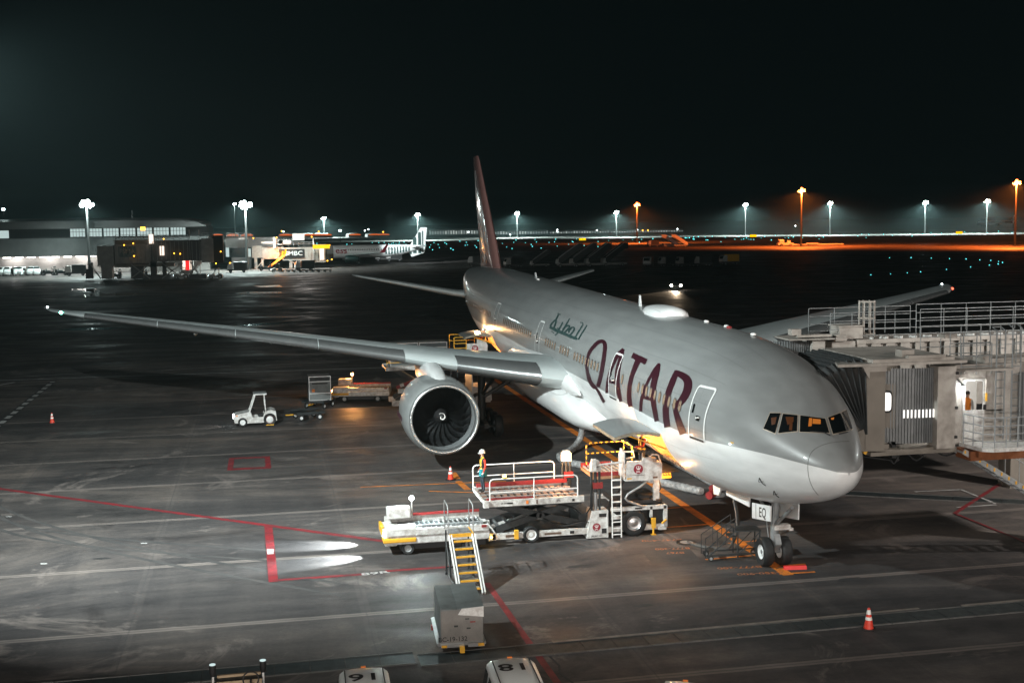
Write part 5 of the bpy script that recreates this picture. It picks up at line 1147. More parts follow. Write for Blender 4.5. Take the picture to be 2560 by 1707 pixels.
b = MB(); b.b2((-.3, .1, .72), (.2, .5, .86)); b.b2((.2, .1, .72), (.3, .5, 1.2)); b.b2((-.3, -.5, .72), (.2, -.1, .86)); b.build('seat', 'arabic_teal', tg)
b = MB(); b.tube([(-.5+.0, .3+.2*cos(2*pi*i/16), 1.3+.2*sin(2*pi*i/16)) for i in range(17)], .02, 6); b.bar((-.5, .3, 1.3), (-.8, .3, .95), .03); b.build('steering_wheel', 'black_paint', tg, 50)
for y in (-.66, .62):
    b = MB(); b.bar((-.95, y, .6), (-.95, y, 1.4), .03); b.bar((.9, y, .6), (.9, y, 1.0), .03); b.build('lamp_post', 'gse_white', tg)
    b = MB(); b.lathe([(.06, 1.3), (.085, 1.38), (.085, 1.6)], (-.95, y, 0), 'Z', 12, 1); b.lathe([(.08, 1.6), (.078, 1.62), (0, 1.625)], (-.95, y, 0), 'Z', 12, 0); b.build('work_lamp', ['lamp_dim_white' if 'lamp_dim_white' in M else glow('lamp_dim_white', (.8, 1, 1), .8), 'black_paint'], tg, 40)
for x in (-.8, .8):
    for y in (-.6, .6): b = MB(); b.wheel((x, y, .3), .3, .2, 'Y', 16); b.build('wheel', ['black_rubber', 'metal_grey'], tg, 50)
# hydraulic hoses, labels and grime on the loader
for k, pts in enumerate((((11.5, 5.2, .5), (11.3, 5.9, .7), (11.5, 6.8, .55), (11.7, 7.6, .9), (12.0, 8.4, .7)), ((11.3, 5.6, 1.3), (11.25, 5.9, 1.0), (11.4, 6.3, 1.3), (11.6, 6.9, 1.45)), ((11.35, 4.2, 2.25), (11.3, 4.4, 1.9), (11.4, 4.7, 1.6), (11.35, 4.9, 1.2)), ((11.3, 2.7, 2.3), (11.35, 2.6, 1.9), (11.4, 2.9, 1.6), (11.5, 3.1, 1.4)))):
    b = MB(); b.tube(smooth(pts, 5), .028, 6); wp(ld, b, 'hydraulic_hose', 'black_rubber', None, 60)
for y, z, w_, h, m_ in ((9.0, 1.74, .22, .06, 'black_paint'), (8.3, 1.74, .10, .14, 'orange_paint'), (7.9, 1.74, .06, .16, 'rust_metal'), (6.4, 1.72, .10, .10, 'black_paint'), (8.9, .34, .5, .1, 'rust_metal'), (7.2, .33, .7, .08, 'rust_metal'), (6.4, .33, .18, .12, 'black_paint'), (3.6, 1.16, .3, .06, 'black_paint'), (2.9, 2.42, .2, .08, 'rust_metal'), (4.0, 2.42, .2, .05, 'yellow_paint')):
    if 'rust_metal' not in M: mat('rust_metal', (.16, .10, .07), .7, var=.5, scale=9)
    x = 10.99 if z > 1.5 and z < 2 else 11.14 if z > 2 else 11.19 if z > 1 else 11.245
    b = MB(); b.box((x, y, z), (.012, w_, h)); wp(ld, b, 'stencil_plate', m_)
b = MB(); b.b2((11.6, 6.0, .3), (13.2, 8.6, .42)); b.b2((11.7, 5.4, .45), (13.4, 6.0, .95)); wp(ld, b, 'hydraulic_tank', 'dark_metal')
# ------------------------------------------------------------------ people
mat('skin', (.45, .27, .19), .55); mat('hair_dark', (.02, .015, .012), .6); mat('cloth_black', (.014, .016, .018), .85, var=.2); mat('cloth_navy', (.012, .02, .03), .85, var=.2); mat('cloth_red', (.50, .045, .02), .8, var=.2); mat('cloth_teal', (.0, .13, .15), .8, var=.15)
mat('cloth_yellow', (.85, .48, .02), .6, var=.1); mat('cloth_orange', (.90, .26, .02), .6, var=.1); mat('glove_white', (.7, .7, .68), .8); mat('helmet_white', (.72, .75, .76), .3, coat=.4); mat('shirt_white', (.7, .7, .68), .8); mat('shoe_black', (.01, .01, .01), .6)
def person(loc, rz, label, arms='down', helmet=True, cols=None, stripes='front', lean=0.0, apron=None):
    """one continuous skinned body; +x is where the person faces, 1.70 m tall"""
    V, E, Rr = [], [], []
    def nd(p, r, par=None):
        V.append(Vector(p)); Rr.append(r if isinstance(r, tuple) else (r, r))
        if par is not None: E.append((par, len(V)-1))
        return len(V)-1
    pel = nd((0, 0, .93), (.125, .15)); ab = nd((.01, 0, 1.08), (.115, .14), pel); ch = nd((.02, 0, 1.27), (.125, .17), ab); nk = nd((.0, 0, 1.43), (.075, .09), ch); n2 = nd((.02, 0, 1.50), .052, nk); hd = nd((.04, 0, 1.585), (.085, .078), n2); tp = nd((.03, 0, 1.66), (.07, .062), hd)
    for s in (1, -1):
        hp = nd((0, s*.09, .86), .095, pel); kn = nd((.03, s*.105, .48), .062, hp); an = nd((-.02, s*.115, .10), .042, kn); he = nd((.04, s*.12, .045), .042, an); nd((.16, s*.135, .035), .034, he)
        sh = nd((-.01, s*.19, 1.375), .062, ch)
        A = {'down': ((-.03, s*.25, 1.11), (.06, s*.24, .88), (.09, s*.235, .80)), 'console': ((.10, s*.25, 1.13), (.33, s*.18, 1.10), (.41, s*.16, 1.10)), 'hip': ((-.16, s*.30, 1.15), (.0, s*.22, .98), (.06, s*.19, .94)), 'reach': ((.16, s*.24, 1.2), (.38, s*.2, 1.3), (.46, s*.19, 1.33))}[arms if isinstance(arms, str) else arms[0 if s > 0 else 1]]
        el = nd(A[0], .046, sh); wr = nd(A[1], .032, el); pm = nd(A[2], (.036, .026), wr)
        dv = (Vector(A[2])-Vector(A[1])).normalized(); sd_ = Vector((1, 0, 0)) if abs(dv.z) > .6 else Vector((0, s, 0)); sd_ = (sd_-dv*sd_.dot(dv)).normalized()
        for i, ln in enumerate((.075, .085, .08, .065)):
            f0 = Vector(A[2])+dv*.035+sd_*(.03-.02*i); a_ = nd(f0, .011, pm); c_ = nd(f0+dv*ln*.6, .010, a_); nd(f0+dv*ln*.9+Vector((0, -s*.02, 0)), .008, c_)
        th_ = nd(Vector(A[2])+sd_*.04, .012, pm); nd(Vector(A[2])+sd_*.06+dv*.045, .010, th_)
    me = bpy.data.meshes.new('body'); me.from_pydata(V, E, []); o = bpy.data.objects.new('body', me); COL.objects.link(o)
    md = o.modifiers.new('Skin', 'SKIN'); ss = o.modifiers.new('Subdivision', 'SUBSURF'); ss.levels = ss.render_levels = 2
    sk = me.skin_vertices[0].data if me.skin_vertices else None
    if sk is None: return None
    for i, r in enumerate(Rr): sk[i].radius = r; sk[i].use_root = (i == 0)
    bpy.context.view_layer.update(); dg = bpy.context.evaluated_depsgraph_get(); m2 = bpy.data.meshes.new_from_object(o.evaluated_get(dg)); bpy.data.objects.remove(o); m2.name = 'body'
    c = dict(skin='skin', top='cloth_black', sleeve='cloth_red', legs='cloth_navy', shoe='shoe_black', hand='glove_white', stripe='cloth_yellow'); c.update(cols or {})
    K = list(c); m2.materials.clear()
    for k in K: m2.materials.append(M[c[k]])
    for p in m2.polygons:
        x, y, z = p.center; ar = abs(y) > .155 and z < 1.40
        if stripes == 'down': pass
        if z > 1.475: k = 'skin'
        elif z < .085: k = 'shoe'
        elif ar and z > .78 and (abs(y) > .19 or x > .2):
            far = (Vector((x, y, z))-Vector((0, .19 if y > 0 else -.19, 1.375))).length; k = 'hand' if far > .535 else 'sleeve'
        elif z > .95:
            k = 'top'
            if stripes and (.055 < abs(y) < .105 or z < 1.0): k = 'stripe'
        else: k = 'apron' if (apron and z > .62) else 'legs'
        if k == 'apron': k = 'legs'
        p.material_index = K.index(k); p.use_smooth = True
    t = thing('person', label, 'person', loc, rz); t.rotation_euler = (0, lean, rz)
    bo = bpy.data.objects.new('body', m2); COL.objects.link(bo); bo.parent = t
    # face
    b = MB()
    for s in (1, -1): b.sphere((.118, s*.03, 1.60), .010, 8, sx=.6)
    b.build('eye', 'black_paint', t, 60); b = MB(); b.prism([(.115, 1.60), (.148, 1.565), (.118, 1.557)], -.012, .012, 'Y'); b.build('nose', 'skin', t, 60)
    b = MB(); b.box((.121, 0, 1.53), (.008, .045, .008)); b.build('mouth', 'red_paint', t); b = MB()
    for s in (1, -1): b.sphere((.03, s*.078, 1.59), .025, 8, sy=.4)
    b.build('ear', 'skin', t, 60)
    b = MB(); b.sphere((.022, 0, 1.625), .098, 16, sz=.98, sy=.9); hm_ = b.build('hair', 'hair_dark', t, 60)
    me_ = hm_.data; bm = bmesh.new(); bm.from_mesh(me_); bmesh.ops.delete(bm, geom=[v for v in bm.verts if v.co.z < 1.575 or (v.co.x > .085 and v.co.z < 1.66)], context='VERTS'); bm.to_mesh(me_); bm.free()
    if helmet:
        b = MB(); b.lathe([(.128, 1.625), (.132, 1.645), (.122, 1.70), (.09, 1.755), (.04, 1.78), (0, 1.783)], (.02, 0, 0), 'Z', 22); b.prism([(.12, 1.632), (.20, 1.622), (.20, 1.615), (.12, 1.62)], -.075, .075, 'Y'); b.build('helmet', 'helmet_white', t, 50)
    if apron:
        b = MB(); b.lathe([(.150, .98), (.165, .85), (.175, .66), (.165, .655), (.14, .98)], (0, 0, 0), 'Z', 20); o = b.build('apron', apron, t, 50); o.scale = (.95, 1.12, 1)
    return t
p = G(1107, 1121, 1.82)
person((13.05, 9.72, 1.80), R(100), 'worker in white helmet and teal apron standing on the loader platform', 'down', True, None, 'front', 0, 'cloth_teal')
person((12.35, 3.08, 2.43), R(105), 'worker in white helmet and striped vest at the loader control cabin', ('console', 'hip'), True, None, 'front')
person((48.9, 3.15, 3.60), R(-15), 'worker in yellow striped vest seen from behind at the far loader', 'console', True, None, 'front')
# ------------------------------------------------------------------ boarding bridges at the airliner's far side
mat('bridge_cream', (.36, .335, .305), .5, var=.3, scale=1.6, dirt=(.21, .19, .17)); mat('bridge_brown', (.185, .165, .14), .55, var=.2, scale=1.2); mat('bridge_ribbed', (.17, .18, .185), .45, .35, var=.25, scale=3); mat('bellows_fabric', (.018, .022, .024), .7, var=.4, scale=3, dirt=(.035, .032, .03)); mat('rail_grey', (.20, .215, .22), .5, .3, var=.3, scale=4); mat('rust_orange', (.22, .07, .02), .7, var=.4, scale=3)
glow('lit_room', (1, .96, .9), 1.6); mat('room_wall', (.8, .8, .78), .6)
gl = mat('clear_glass', (1, 1, 1), .02); gl.node_tree.nodes['Principled BSDF'].inputs['Transmission Weight'].default_value = 1; gl.node_tree.nodes['Principled BSDF'].inputs['IOR'].default_value = 1.02
br = thing('boarding_bridge', 'near boarding bridge with black bellows against the nose and a lit service door', 'boarding bridge', (5.5, -5, 0), 0, 'boarding bridges docked to the airliner')
def ribwall(mb, pts, z0, z1, dep=.05, pitch=.10, mi=0):    # corrugated sheet along a plan polyline
    P = [Vector(p) for p in pts]; out = []; k = 0
    for a, c in zip(P, P[1:]):
        d = (c-a); n_ = max(1, int(d.length/pitch)); nn = Vector((-d.y, d.x)).normalized()
        for i in range(n_): out += [a+d*(i/n_)+nn*0, a+d*((i+.35)/n_), a+d*((i+.5)/n_)+nn*dep, a+d*((i+.85)/n_)+nn*dep]
    out.append(P[-1]); vs = [(p.x, p.y, z0) for p in out]+[(p.x, p.y, z1) for p in out]; n = len(out)
    mb.add(vs, [(i, i+1, n+i+1, n+i) for i in range(n-1)], mi); return mb
def arc(cx, cy, r, a0, a1, n=16): return [(cx+r*cos(R(a0+(a1-a0)*i/n)), cy+r*sin(R(a0+(a1-a0)*i/n))) for i in range(n+1)]
# cab drum: ribbed wall bulging towards the viewer
b = MB(); ribwall(b, [(5.35, -4.35), (5.2, -4.75), (5.1, -5.2), (5.08, -5.6), (5.12, -6.0)], 4.48, 7.3); ribwall(b, [(5.55, -3.8), (5.35, -4.35)], 6.7, 7.2); ribwall(b, [(5.55, -3.8), (5.35, -4.35)], 4.52, 5.1); wp(br, b, 'ribbed_wall', 'bridge_ribbed')
b = MB(); b.b2((5.0, -3.95, 4.3), (5.12, -3.18, 7.25)); b.prism([(-3.18, 5.15), (-2.85, 5.05), (-2.98, 4.3), (-3.18, 4.3)], 5.02, 5.1, 'X'); b.b2((5.12, -4.2, 4.3), (8.9, -3.95, 4.5)); b.b2((8.8, -6.5, 4.3), (9, -3.2, 7.3)); cbp2 = wp(br, b, 'cab_wall', 'bridge_brown')
b = MB(); b.add([(5.56, -3.85, 5.05), (5.30, -4.52, 5.05), (5.30, -4.52, 6.72), (5.56, -3.85, 6.72)], [(0, 1, 2, 3)]); b.b2((5.12, -3.95, 4.45), (5.6, -3.85, 7.2)); wp(br, b, 'door_panel', 'bridge_brown')
ws = []
for i in range(20):
    q = 2*pi*i/20; ws.append((cos(q), sin(q)))
def wpt(u_, v_, k, off): return (5.425-(u_*k*.19)*(.36)-off, -4.19-u_*k*.19*.93-off*.36*0, 6.06+v_*k*.36)
def sq(c): return abs(c)**.45*(1 if c > 0 else -1)
b = MB(); b.add([wpt(-sq(u_), sq(v_), 1.18, .05) for u_, v_ in ws], [tuple(range(20))]); wf = wp(br, b, 'window_frame', 'black_rubber', None, None, False)
b = MB(); b.add([wpt(-sq(u_), sq(v_), .95, .06) for u_, v_ in ws], [tuple(range(20))]); wp(br, b, 'lit_pane', 'lit_room', wf, None, False)
for i in range(9):
    y = -4.80-.143*i; x = 5.19-.10*min(1, i/5)
    b = MB(); b.box((x-.035, y, 5.60), (.02, .052, .30)); wp(br, b, 'lit_slot', 'lit_room')
b = MB(); b.b2((4.85, -6.72, 4.28), (5.5, -5.98, 7.36)); b.b2((5.2, -6.95, 4.28), (5.6, -6.72, 7.3)); cl = wp(br, b, 'corner_column', 'bridge_cream')
b = MB()
for z in (7.1, 5.8, 4.7): b.box((4.84, -6.74, z), (.1, .1, .1))
wp(br, b, 'column_hinge', 'black_paint', cl)
b = MB(); b.prism([(4.7, -1.9), (6.6, -2.6), (9.3, -3.6), (9, -6.9), (4.6, -7.0), (4.6, -3.4)], 7.50, 7.60, 'Z'); b.prism([(4.75, -3.3), (9, -3.3), (9, -6.6), (4.8, -6.6)], 7.6, 7.72, 'Z'); b.b2((4.72, -6.2, 7.72), (4.95, -4.7, 7.82)); b.b2((5.2, -5.2, 7.72), (5.7, -4.7, 7.98)); b.b2((5.0, -4.0, 7.25), (9, -3.1, 7.5)); b.prism([(-3.3, 7.5), (-2.95, 7.5), (-3.25, 7.0)], 4.9, 5.0, 'X')
wp(br, b, 'cab_roof', 'bridge_cream')
b = MB(); b.prism(arc(7, -5, 2.2, 0, 360, 28)[:-1], 4.22, 4.34, 'Z'); b.b2((5.0, -6.9, 4.1), (9, -3.4, 4.24)); wp(br, b, 'cab_floor', 'bridge_brown')
# bellows: accordion hood fanning out over the fuselage
b = MB(); ss = []; NB = 15
for k in range(NB):
    a = R(2+36*k/(NB-1)); ins = .0 if k % 2 == 0 else .20; ln = 2.55; px, pz = -3.2, 4.95
    ty, tz = px+sin(a)*ln*1.25, pz+cos(a)*(ln+.18)+.12*sin(a); x0, x1 = 4.95+ins*.8+.35*sin(a), 9.05-ins*.8-.2*sin(a); tz -= ins*.7
    pts = []
    for u_ in (0, .25, .5, .75, .93): pts.append((x0, px+(ty-px)*u_-ins*.15, pz+(tz-pz)*u_))
    pts += [(x0+.3, ty, tz), (x1-.3, ty, tz)]
    for u_ in (.93, .75, .5, .25, 0): pts.append((x1, px+(ty-px)*u_, pz+(tz-pz)*u_))
    ss.append(pts)
loft(b, ss, closed=False); bl = wp(br, b, 'bellows', 'bellows_fabric', None, None, False)
b = MB()
for k in range(0, NB, 2):
    p = ss[k]; b.tube([Vector(q)+Vector((-.03 if i < 6 else 0, 0, .03 if i in (5, 6) else 0)) for i, q in enumerate(p[:8])], .028, 5)
wp(br, b, 'bellows_ribs', 'dark_metal', bl)
# service door, room and landing
b = MB(); b.b2((5.2, -7.22, 4.4), (5.3, -6.95, 7.15)); b.b2((5.2, -8.18, 5.55), (5.3, -8.9, 7.15)); b.b2((5.2, -8.9, 4.4), (5.3, -8.12, 5.6)); b.b2((5.2, -8.2, 6.78), (5.3, -7.2, 7.15)); b.b2((5.2, -14.5, 4.4), (5.4, -8.9, 7.2)); b.b2((5.2, -14.5, 7.2), (8, -6.9, 7.34)); b.b2((5.4, -14.5, 4.3), (8, -6.9, 4.4)); wp(br, b, 'tunnel_wall', 'bridge_cream')
b = MB(); b.b2((5.18, -8.12, 4.45), (5.24, -7.24, 5.62)); b.b2((5.17, -8.14, 6.70), (5.23, -7.22, 6.80)); b.b2((5.17, -7.31, 5.62), (5.23, -7.22, 6.7)); b.b2((5.17, -8.14, 5.62), (5.23, -8.05, 6.7)); dr = wp(br, b, 'service_door', 'gse_white')
b = MB(); b.add([(5.2, -7.31, 5.62), (5.2, -8.05, 5.62), (5.2, -8.05, 6.7), (5.2, -7.31, 6.7)], [(0, 1, 2, 3)]); wp(br, b, 'door_pane', 'clear_glass', dr, None, False)
b = MB(); b.b2((5.13, -8.2, 5.95), (5.17, -8.13, 6.25)); wp(br, b, 'door_notice', 'yellow_paint', dr); b = MB(); b.box((5.13, -8.1, 5.72), (.05, .1, .2)); wp(br, b, 'door_handle', 'black_paint', dr)
b = MB(); b.add([(7, -6.9, 4.4), (7, -8.9, 4.4), (7, -8.9, 7.2), (7, -6.9, 7.2)], [(0, 1, 2, 3)]); b.add([(5.3, -6.9, 7.1), (7, -6.9, 7.1), (7, -8.9, 7.1), (5.3, -8.9, 7.1)], [(0, 1, 2, 3)]); b.b2((6.7, -7.9, 5.9), (6.9, -7.7, 6.0)); wp(br, b, 'room_lining', 'room_wall', None, None, False)
b = MB(); b.b2((5.6, -8.6, 7.02), (6.8, -7.0, 7.08)); wp(br, b, 'ceiling_light', 'lit_room')
wlamp(br, 'room_lamp', (6.2, -7.6, 6.9), 420, (1, .96, .9), .3)
b = MB(); b.b2((4.6, -8.95, 7.15), (5.35, -6.95, 7.22)); wp(br, b, 'door_canopy', 'bridge_cream')
b = MB(); b.prism([(5.2, -7.1), (3.9, -7.25), (3.7, -7.6), (3.7, -9.1), (5.2, -9.7)], 4.28, 4.42, 'Z'); ldp = wp(br, b, 'landing', 'gse_white')
b = MB(); b.b2((4.4, -9.4, 3.85), (5.4, -7.1, 4.2)); b.b2((4.2, -7.6, 4.0), (4.6, -7.3, 4.28)); wp(br, b, 'landing_frame', 'rust_orange', ldp)
b = MB(); rail(b, [(4.9, -7.1, 4.42), (3.95, -7.3, 4.42), (3.75, -7.65, 4.42), (3.75, -9.05, 4.42), (4.5, -9.5, 4.42)], 1.12, .022, (1, .72, .45, .2), True, .5); wp(br, b, 'landing_rail', 'metal_grey', ldp)
b = MB(); b.bar((5.2, -6.98, 6.8), (4.95, -7.03, 6.68), .03, mi=1); b.lathe([(.06, .02), (.09, -.08)], (4.92, -7.05, 6.66), 'Z', 12, 1); b.lathe([(0, -.085), (.085, -.082)], (4.92, -7.05, 6.66), 'Z', 12, 0); wp(br, b, 'door_lamp', ['lamp_bulb_white', 'metal_grey'])
wlamp(br, 'door_lamp_light', (4.85, -7.1, 6.5), 55, (.95, 1, 1), .08)
b = MB()
for x in (4.55, 5.35): b.beam((x, -6.9, 4.2), (x, -13.0, .55), .05, .2)
stf = wp(br, b, 'stair_stringer', 'galvanised')
b = MB()
for i in range(20): t_ = (i+.5)/20; b.box((4.95, -6.9-6.1*t_, 4.2-3.65*t_), (.75, .24, .03))
wp(br, b, 'stair_treads', 'metal_grey', stf)
b = MB()
for i in range(20): t_ = (i+.5)/20; b.box((4.52, -6.9-6.1*t_+.1, 4.2-3.65*t_+.07), (.03, .06, .12))
wp(br, b, 'stair_markers', 'yellow_paint', stf)
b = MB()
for x in (4.5, 5.4): b.bar((x, -9.2, 3.9), (x, -13.0, 1.6), .02); [b.bar((x, -9.2-.95*i, 2.85-.57*i), (x, -9.2-.95*i, 3.9-.575*i), .016) for i in range(5)]
wp(br, b, 'stair_rail', 'galvanised', stf)
# roof ladders and guard rails of the near bridge
def ladder(root, x, y0, y1, z0, z1, par=None, hoops=True):
    b = MB()
    for y in (y0, y1): b.bar((x, y, z0), (x, y, z1), .03)
    k = int((z1-z0)/.3)
    for i in range(k): b.bar((x, y0, z0+.3*i+.15), (x, y1, z0+.3*i+.15), .016)
    if hoops: b.tube([(x, y0, z1), (x+.3, y0, z1+.12), (x+.3, y1, z1+.12), (x, y1, z1)], .025)
    return wp(root, b, 'roof_ladder', 'rail_grey', par)
ladder(br, 4.95, -8.42, -8.78, 4.5, 8.6); ladder(br, 4.9, -9.05, -9.4, 4.4, 8.7); ladder(br, 5.1, -9.9, -10.3, 4.4, 8.8)
b = MB(); rail(b, [(5.2, -6.65, 7.4), (5.2, -8.3, 7.4)], 1.15, .02, (1, .66, .33), True, .5); rail(b, [(5.0, -7.0, 7.0), (5.0, -8.25, 7.0)], 1.15, .02, (1, .6, .25), True, .6); rail(b, [(5.2, -9.4, 7.3), (5.2, -14, 7.3)], 1.25, .018, (1, .66, .33), True, .9); rail(b, [(7.9, -7, 7.34), (7.9, -14, 7.34)], 1.2, .018, (1, .66, .33), True, .9); wp(br, b, 'roof_rail', 'rail_grey')
b = MB(); b.b2((5.2, -7.9, 6.95), (5.9, -6.9, 7.2)); b.b2((5.5, -13, 7.34), (6.3, -8.3, 7.5)); b.b2((5.5, -8.6, 7.5), (5.8, -8.2, 7.65)); b.b2((5.3, -7.0, 8.35), (5.8, -6.5, 8.5)); wp(br, b, 'roof_duct', 'bridge_cream')
b = MB(); b.b2((5.05, -11.4, 4.4), (5.15, -9.5, 7.0))
for i in range(10): b.b2((5.0, -9.6-.2*i, 4.4), (5.05, -9.64-.2*i, 7.0))
wp(br, b, 'side_cladding', 'bridge_ribbed')
b = MB(); b.b2((4.2, -13.2, .0), (6.0, -11.2, 1.3)); wp(br, b, 'wheel_bogie', 'black_paint')
b = MB(); b.b2((5.8, -12.6, 1.3), (6.6, -11.8, 4.3)); wp(br, b, 'support_leg', 'bridge_brown')
c4_ = lambda u_, v_: ((1950+u_/3.408)*2352/2560, (700+v_/3.408)*2352/2560)
b = MB(); pts = [GX(*c4_(*p), 5.4) for p in ((690, 1502), (930, 1532), (950, 1548), (975, 1560), (1000, 1520), (1035, 1458), (1075, 1460), (1115, 1505), (1160, 1535), (1205, 1510), (1250, 1455), (1295, 1440), (1340, 1465), (1400, 1492), (1470, 1480), (1530, 1440))]
b.tube(smooth([tuple(p) for p in pts], 3), .035, 7); wp(br, b, 'hanging_cable', 'black_rubber', None, 60)
b = MB(); p = GX(*c4_(955, 1440), 5.45); b.box(p, (.3, .18, .62)); b.beam(p+Vector((0, .0, .1)), p+Vector((0, -.25, -.45)), .08, .1); b.box(p+Vector((0, -.12, .25)), (.3, .5, .12)); wp(br, b, 'cable_bracket', 'black_paint')
b = MB(); p = GX(*c4_(725, 1460), 5.1); b.box(p, (.12, .12, .18), rx=.5); wp(br, b, 'under_lamp', 'yellow_paint')
pp_ = person((5.62, -7.66, 4.58), R(-60), 'person in an orange vest standing behind the lit window of the bridge service door', 'down', False, dict(top='cloth_orange', sleeve='shirt_white', hand='skin', stripe='cloth_orange'), None)
# ---- far bridge at the second door
fb = thing('boarding_bridge', 'far boarding bridge with a railed roof and cage ladder, behind the nearer bridge', 'boarding bridge', (15, -6, 0), 0, 'boarding bridges docked to the airliner')
b = MB(); ribwall(b, [(15.4, -3.5), (14.9, -4.0), (14.6, -4.5), (14.5, -5.0), (14.5, -5.42)], 4.6, 7.42); ribwall(b, [(15.2, -3.3), (14.9, -3.3)], 4.6, 7.4); wp(fb, b, 'ribbed_wall', 'bridge_ribbed')
b = MB(); b.b2((14.25, -6.02, 4.4), (14.8, -5.42, 7.52)); wp(fb, b, 'corner_column', 'bridge_cream')
b = MB(); b.b2((14.9, -6.42, 4.4), (15.2, -6.02, 7.4)); wp(fb, b, 'slot_panel', 'bridge_brown')
b = MB(); b.b2((14.4, -7.55, 4.4), (17.5, -6.42, 7.36)); wp(fb, b, 'vestibule', 'bridge_cream')
b = MB(); zt = 7.40
y = -7.66
while y > -19:
    b.b2((14.46, y-.44, 4.5), (14.52, y, 7.22)); b.b2((14.58, y-.72, 4.5), (14.64, y-.44, 7.22)); y -= .72
b.b2((14.42, -19, 7.22), (14.75, -7.64, 7.40)); b.b2((14.64, -19, 4.4), (17.4, -7.64, 7.3)); b.b2((14.42, -19, 4.3), (14.7, -7.64, 4.5)); tn = wp(fb, b, 'tunnel', 'bridge_cream')
b = MB()
for i in range(15): b.box((14.75, -8.4-.72*i, 7.44), (.35, .18, .10), rz=.7)
wp(fb, b, 'roof_brackets', 'gse_white', tn)
b = MB(); b.prism([(14.2, -4.3), (15.8, -4.3), (16.4, -6.4), (14.1, -6.4)], 7.50, 7.56, 'Z'); b.b2((14.2, -6.3, 7.62), (14.6, -4.7, 7.72)); b.b2((14.3, -4.9, 7.72), (14.7, -4.45, 7.98)); b.prism([(14.2, -6.5), (15.8, -6.4), (15.6, -7.1), (14.3, -7.1)], 7.4, 7.55, 'Z'); wp(fb, b, 'cab_roof', 'bridge_cream')
b = MB(); b.box((15.0, -7.4, 7.72), (1.0, 1.15, .55), bev=.03); b.box((15.0, -7.4, 8.02), (1.1, 1.25, .06)); b.box((14.6, -6.85, 7.55), (.5, .5, .25)); wp(fb, b, 'roof_unit', 'bridge_cream')
b = MB(); rail(b, [(14.55, -6.4, 7.4), (14.55, -10.6, 7.4)], 1.22, .016, (1, .70, .40, .15), True, 1.05); rail(b, [(14.55, -10.8, 7.4), (14.55, -19, 7.4)], 1.28, .016, (1, .70, .40, .15), True, 1.15); rail(b, [(17.2, -6.6, 7.4), (17.2, -11.8, 7.4)], 1.25, .016, (1, .70, .40, .15), True, 1.3); rail(b, [(17.2, -12.1, 7.4), (17.2, -20, 7.4)], 1.3, .016, (1, .70, .40, .15), True, 1.3); wp(fb, b, 'roof_rail', 'rail_grey')
b = MB()
for i in range(8):
    q = 2*pi*i/8; b.bar((15.2+.36*cos(q), -8.5+.36*sin(q), 7.45), (15.2+.36*cos(q), -8.5+.36*sin(q), 9.1), .028)
for z in (7.6, 8.3, 9.05): b.tube([(15.2+.37*cos(2*pi*i/12), -8.5+.37*sin(2*pi*i/12), z) for i in range(13)], .028, 5)
wp(fb, b, 'cage_ladder', 'bridge_cream')
b = MB(); b.b2((15.2, -17, 0), (16.2, -16, 4.4)); wp(fb, b, 'support_leg', 'bridge_brown')
# ------------------------------------------------------------------ terminal, far jets and vehicles
def Q(a, b_, x): p = GX(a, b_, x); return (p.y, p.z)
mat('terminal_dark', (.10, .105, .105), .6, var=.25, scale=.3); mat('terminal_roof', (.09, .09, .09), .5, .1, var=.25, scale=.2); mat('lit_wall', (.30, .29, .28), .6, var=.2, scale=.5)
glow('window_light', (.80, 1, .98), .6); glow('strip_light', (1, .95, .88), 14); glow('red_sign', (1, .02, .02), 1.2); glow('sign_yellow', (1, .55, .0), 1.6); glow('taxi_teal', (.12, .85, .85), 3); glow('sodium_glow', (1, .17, .02), .75); glow('amber_dot', (1, .42, .03), 8); glow('far_white', (.85, 1, 1), 12); glow('shop_light', (1, .80, .66), 1.6)
tm = thing('terminal_building', 'long dark terminal building with a lit window band, at the left edge', 'terminal building', (320, 80, 0))
XT = 320
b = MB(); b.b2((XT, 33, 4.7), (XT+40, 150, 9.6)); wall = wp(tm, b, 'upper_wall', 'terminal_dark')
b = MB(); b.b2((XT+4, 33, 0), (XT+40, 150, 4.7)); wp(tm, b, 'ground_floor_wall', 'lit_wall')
b = MB(); b.b2((XT+1.5, 33, 9.6), (XT+38, 150, 12.3)); wp(tm, b, 'recessed_storey', 'black_paint')
b = MB(); ss = []
for y, z0, z1 in ((33.6, 12.4, 13.1), (36, 12.3, 14.0), (40, 12.2, 14.5), (60, 12.2, 14.9), (150, 12.2, 14.8)): ss.append([(XT-3, y, z0), (XT-3, y, z1-.6), (XT+2, y, z1), (XT+40, y, z1+.4), (XT+40, y, z0)])
loft(b, ss); wp(tm, b, 'roof', 'terminal_roof')
for i in range(7):
    y0, y1 = Q(161+38.5*i, 545, XT+1)[0], Q(161+38.5*i+35, 545, XT+1)[0]; f = MB()
    f.b2((XT+1.3, y1, 9.8), (XT+1.5, y0, 12.2)); o = wp(tm, f, 'window', 'dark_metal')
    for k in range(5):
        b = MB(); ya, yb = y0+(y1-y0)*(k+.08)/5, y0+(y1-y0)*(k+.92)/5
        b.b2((XT+1.24, yb, 9.95 if k % 2 else 9.9), (XT+1.3, ya, 11.2)); b.b2((XT+1.24, yb, 11.3), (XT+1.3, ya, 12.1)); wp(tm, b, 'lit_pane', 'window_light', o)
b = MB(); y0, y1 = Q(-20, 545, XT)[0], Q(18, 545, XT)[0]; b.b2((XT+1.25, y1, 9.8), (XT+1.5, y0, 11.9)); wp(tm, b, 'window', 'window_light')
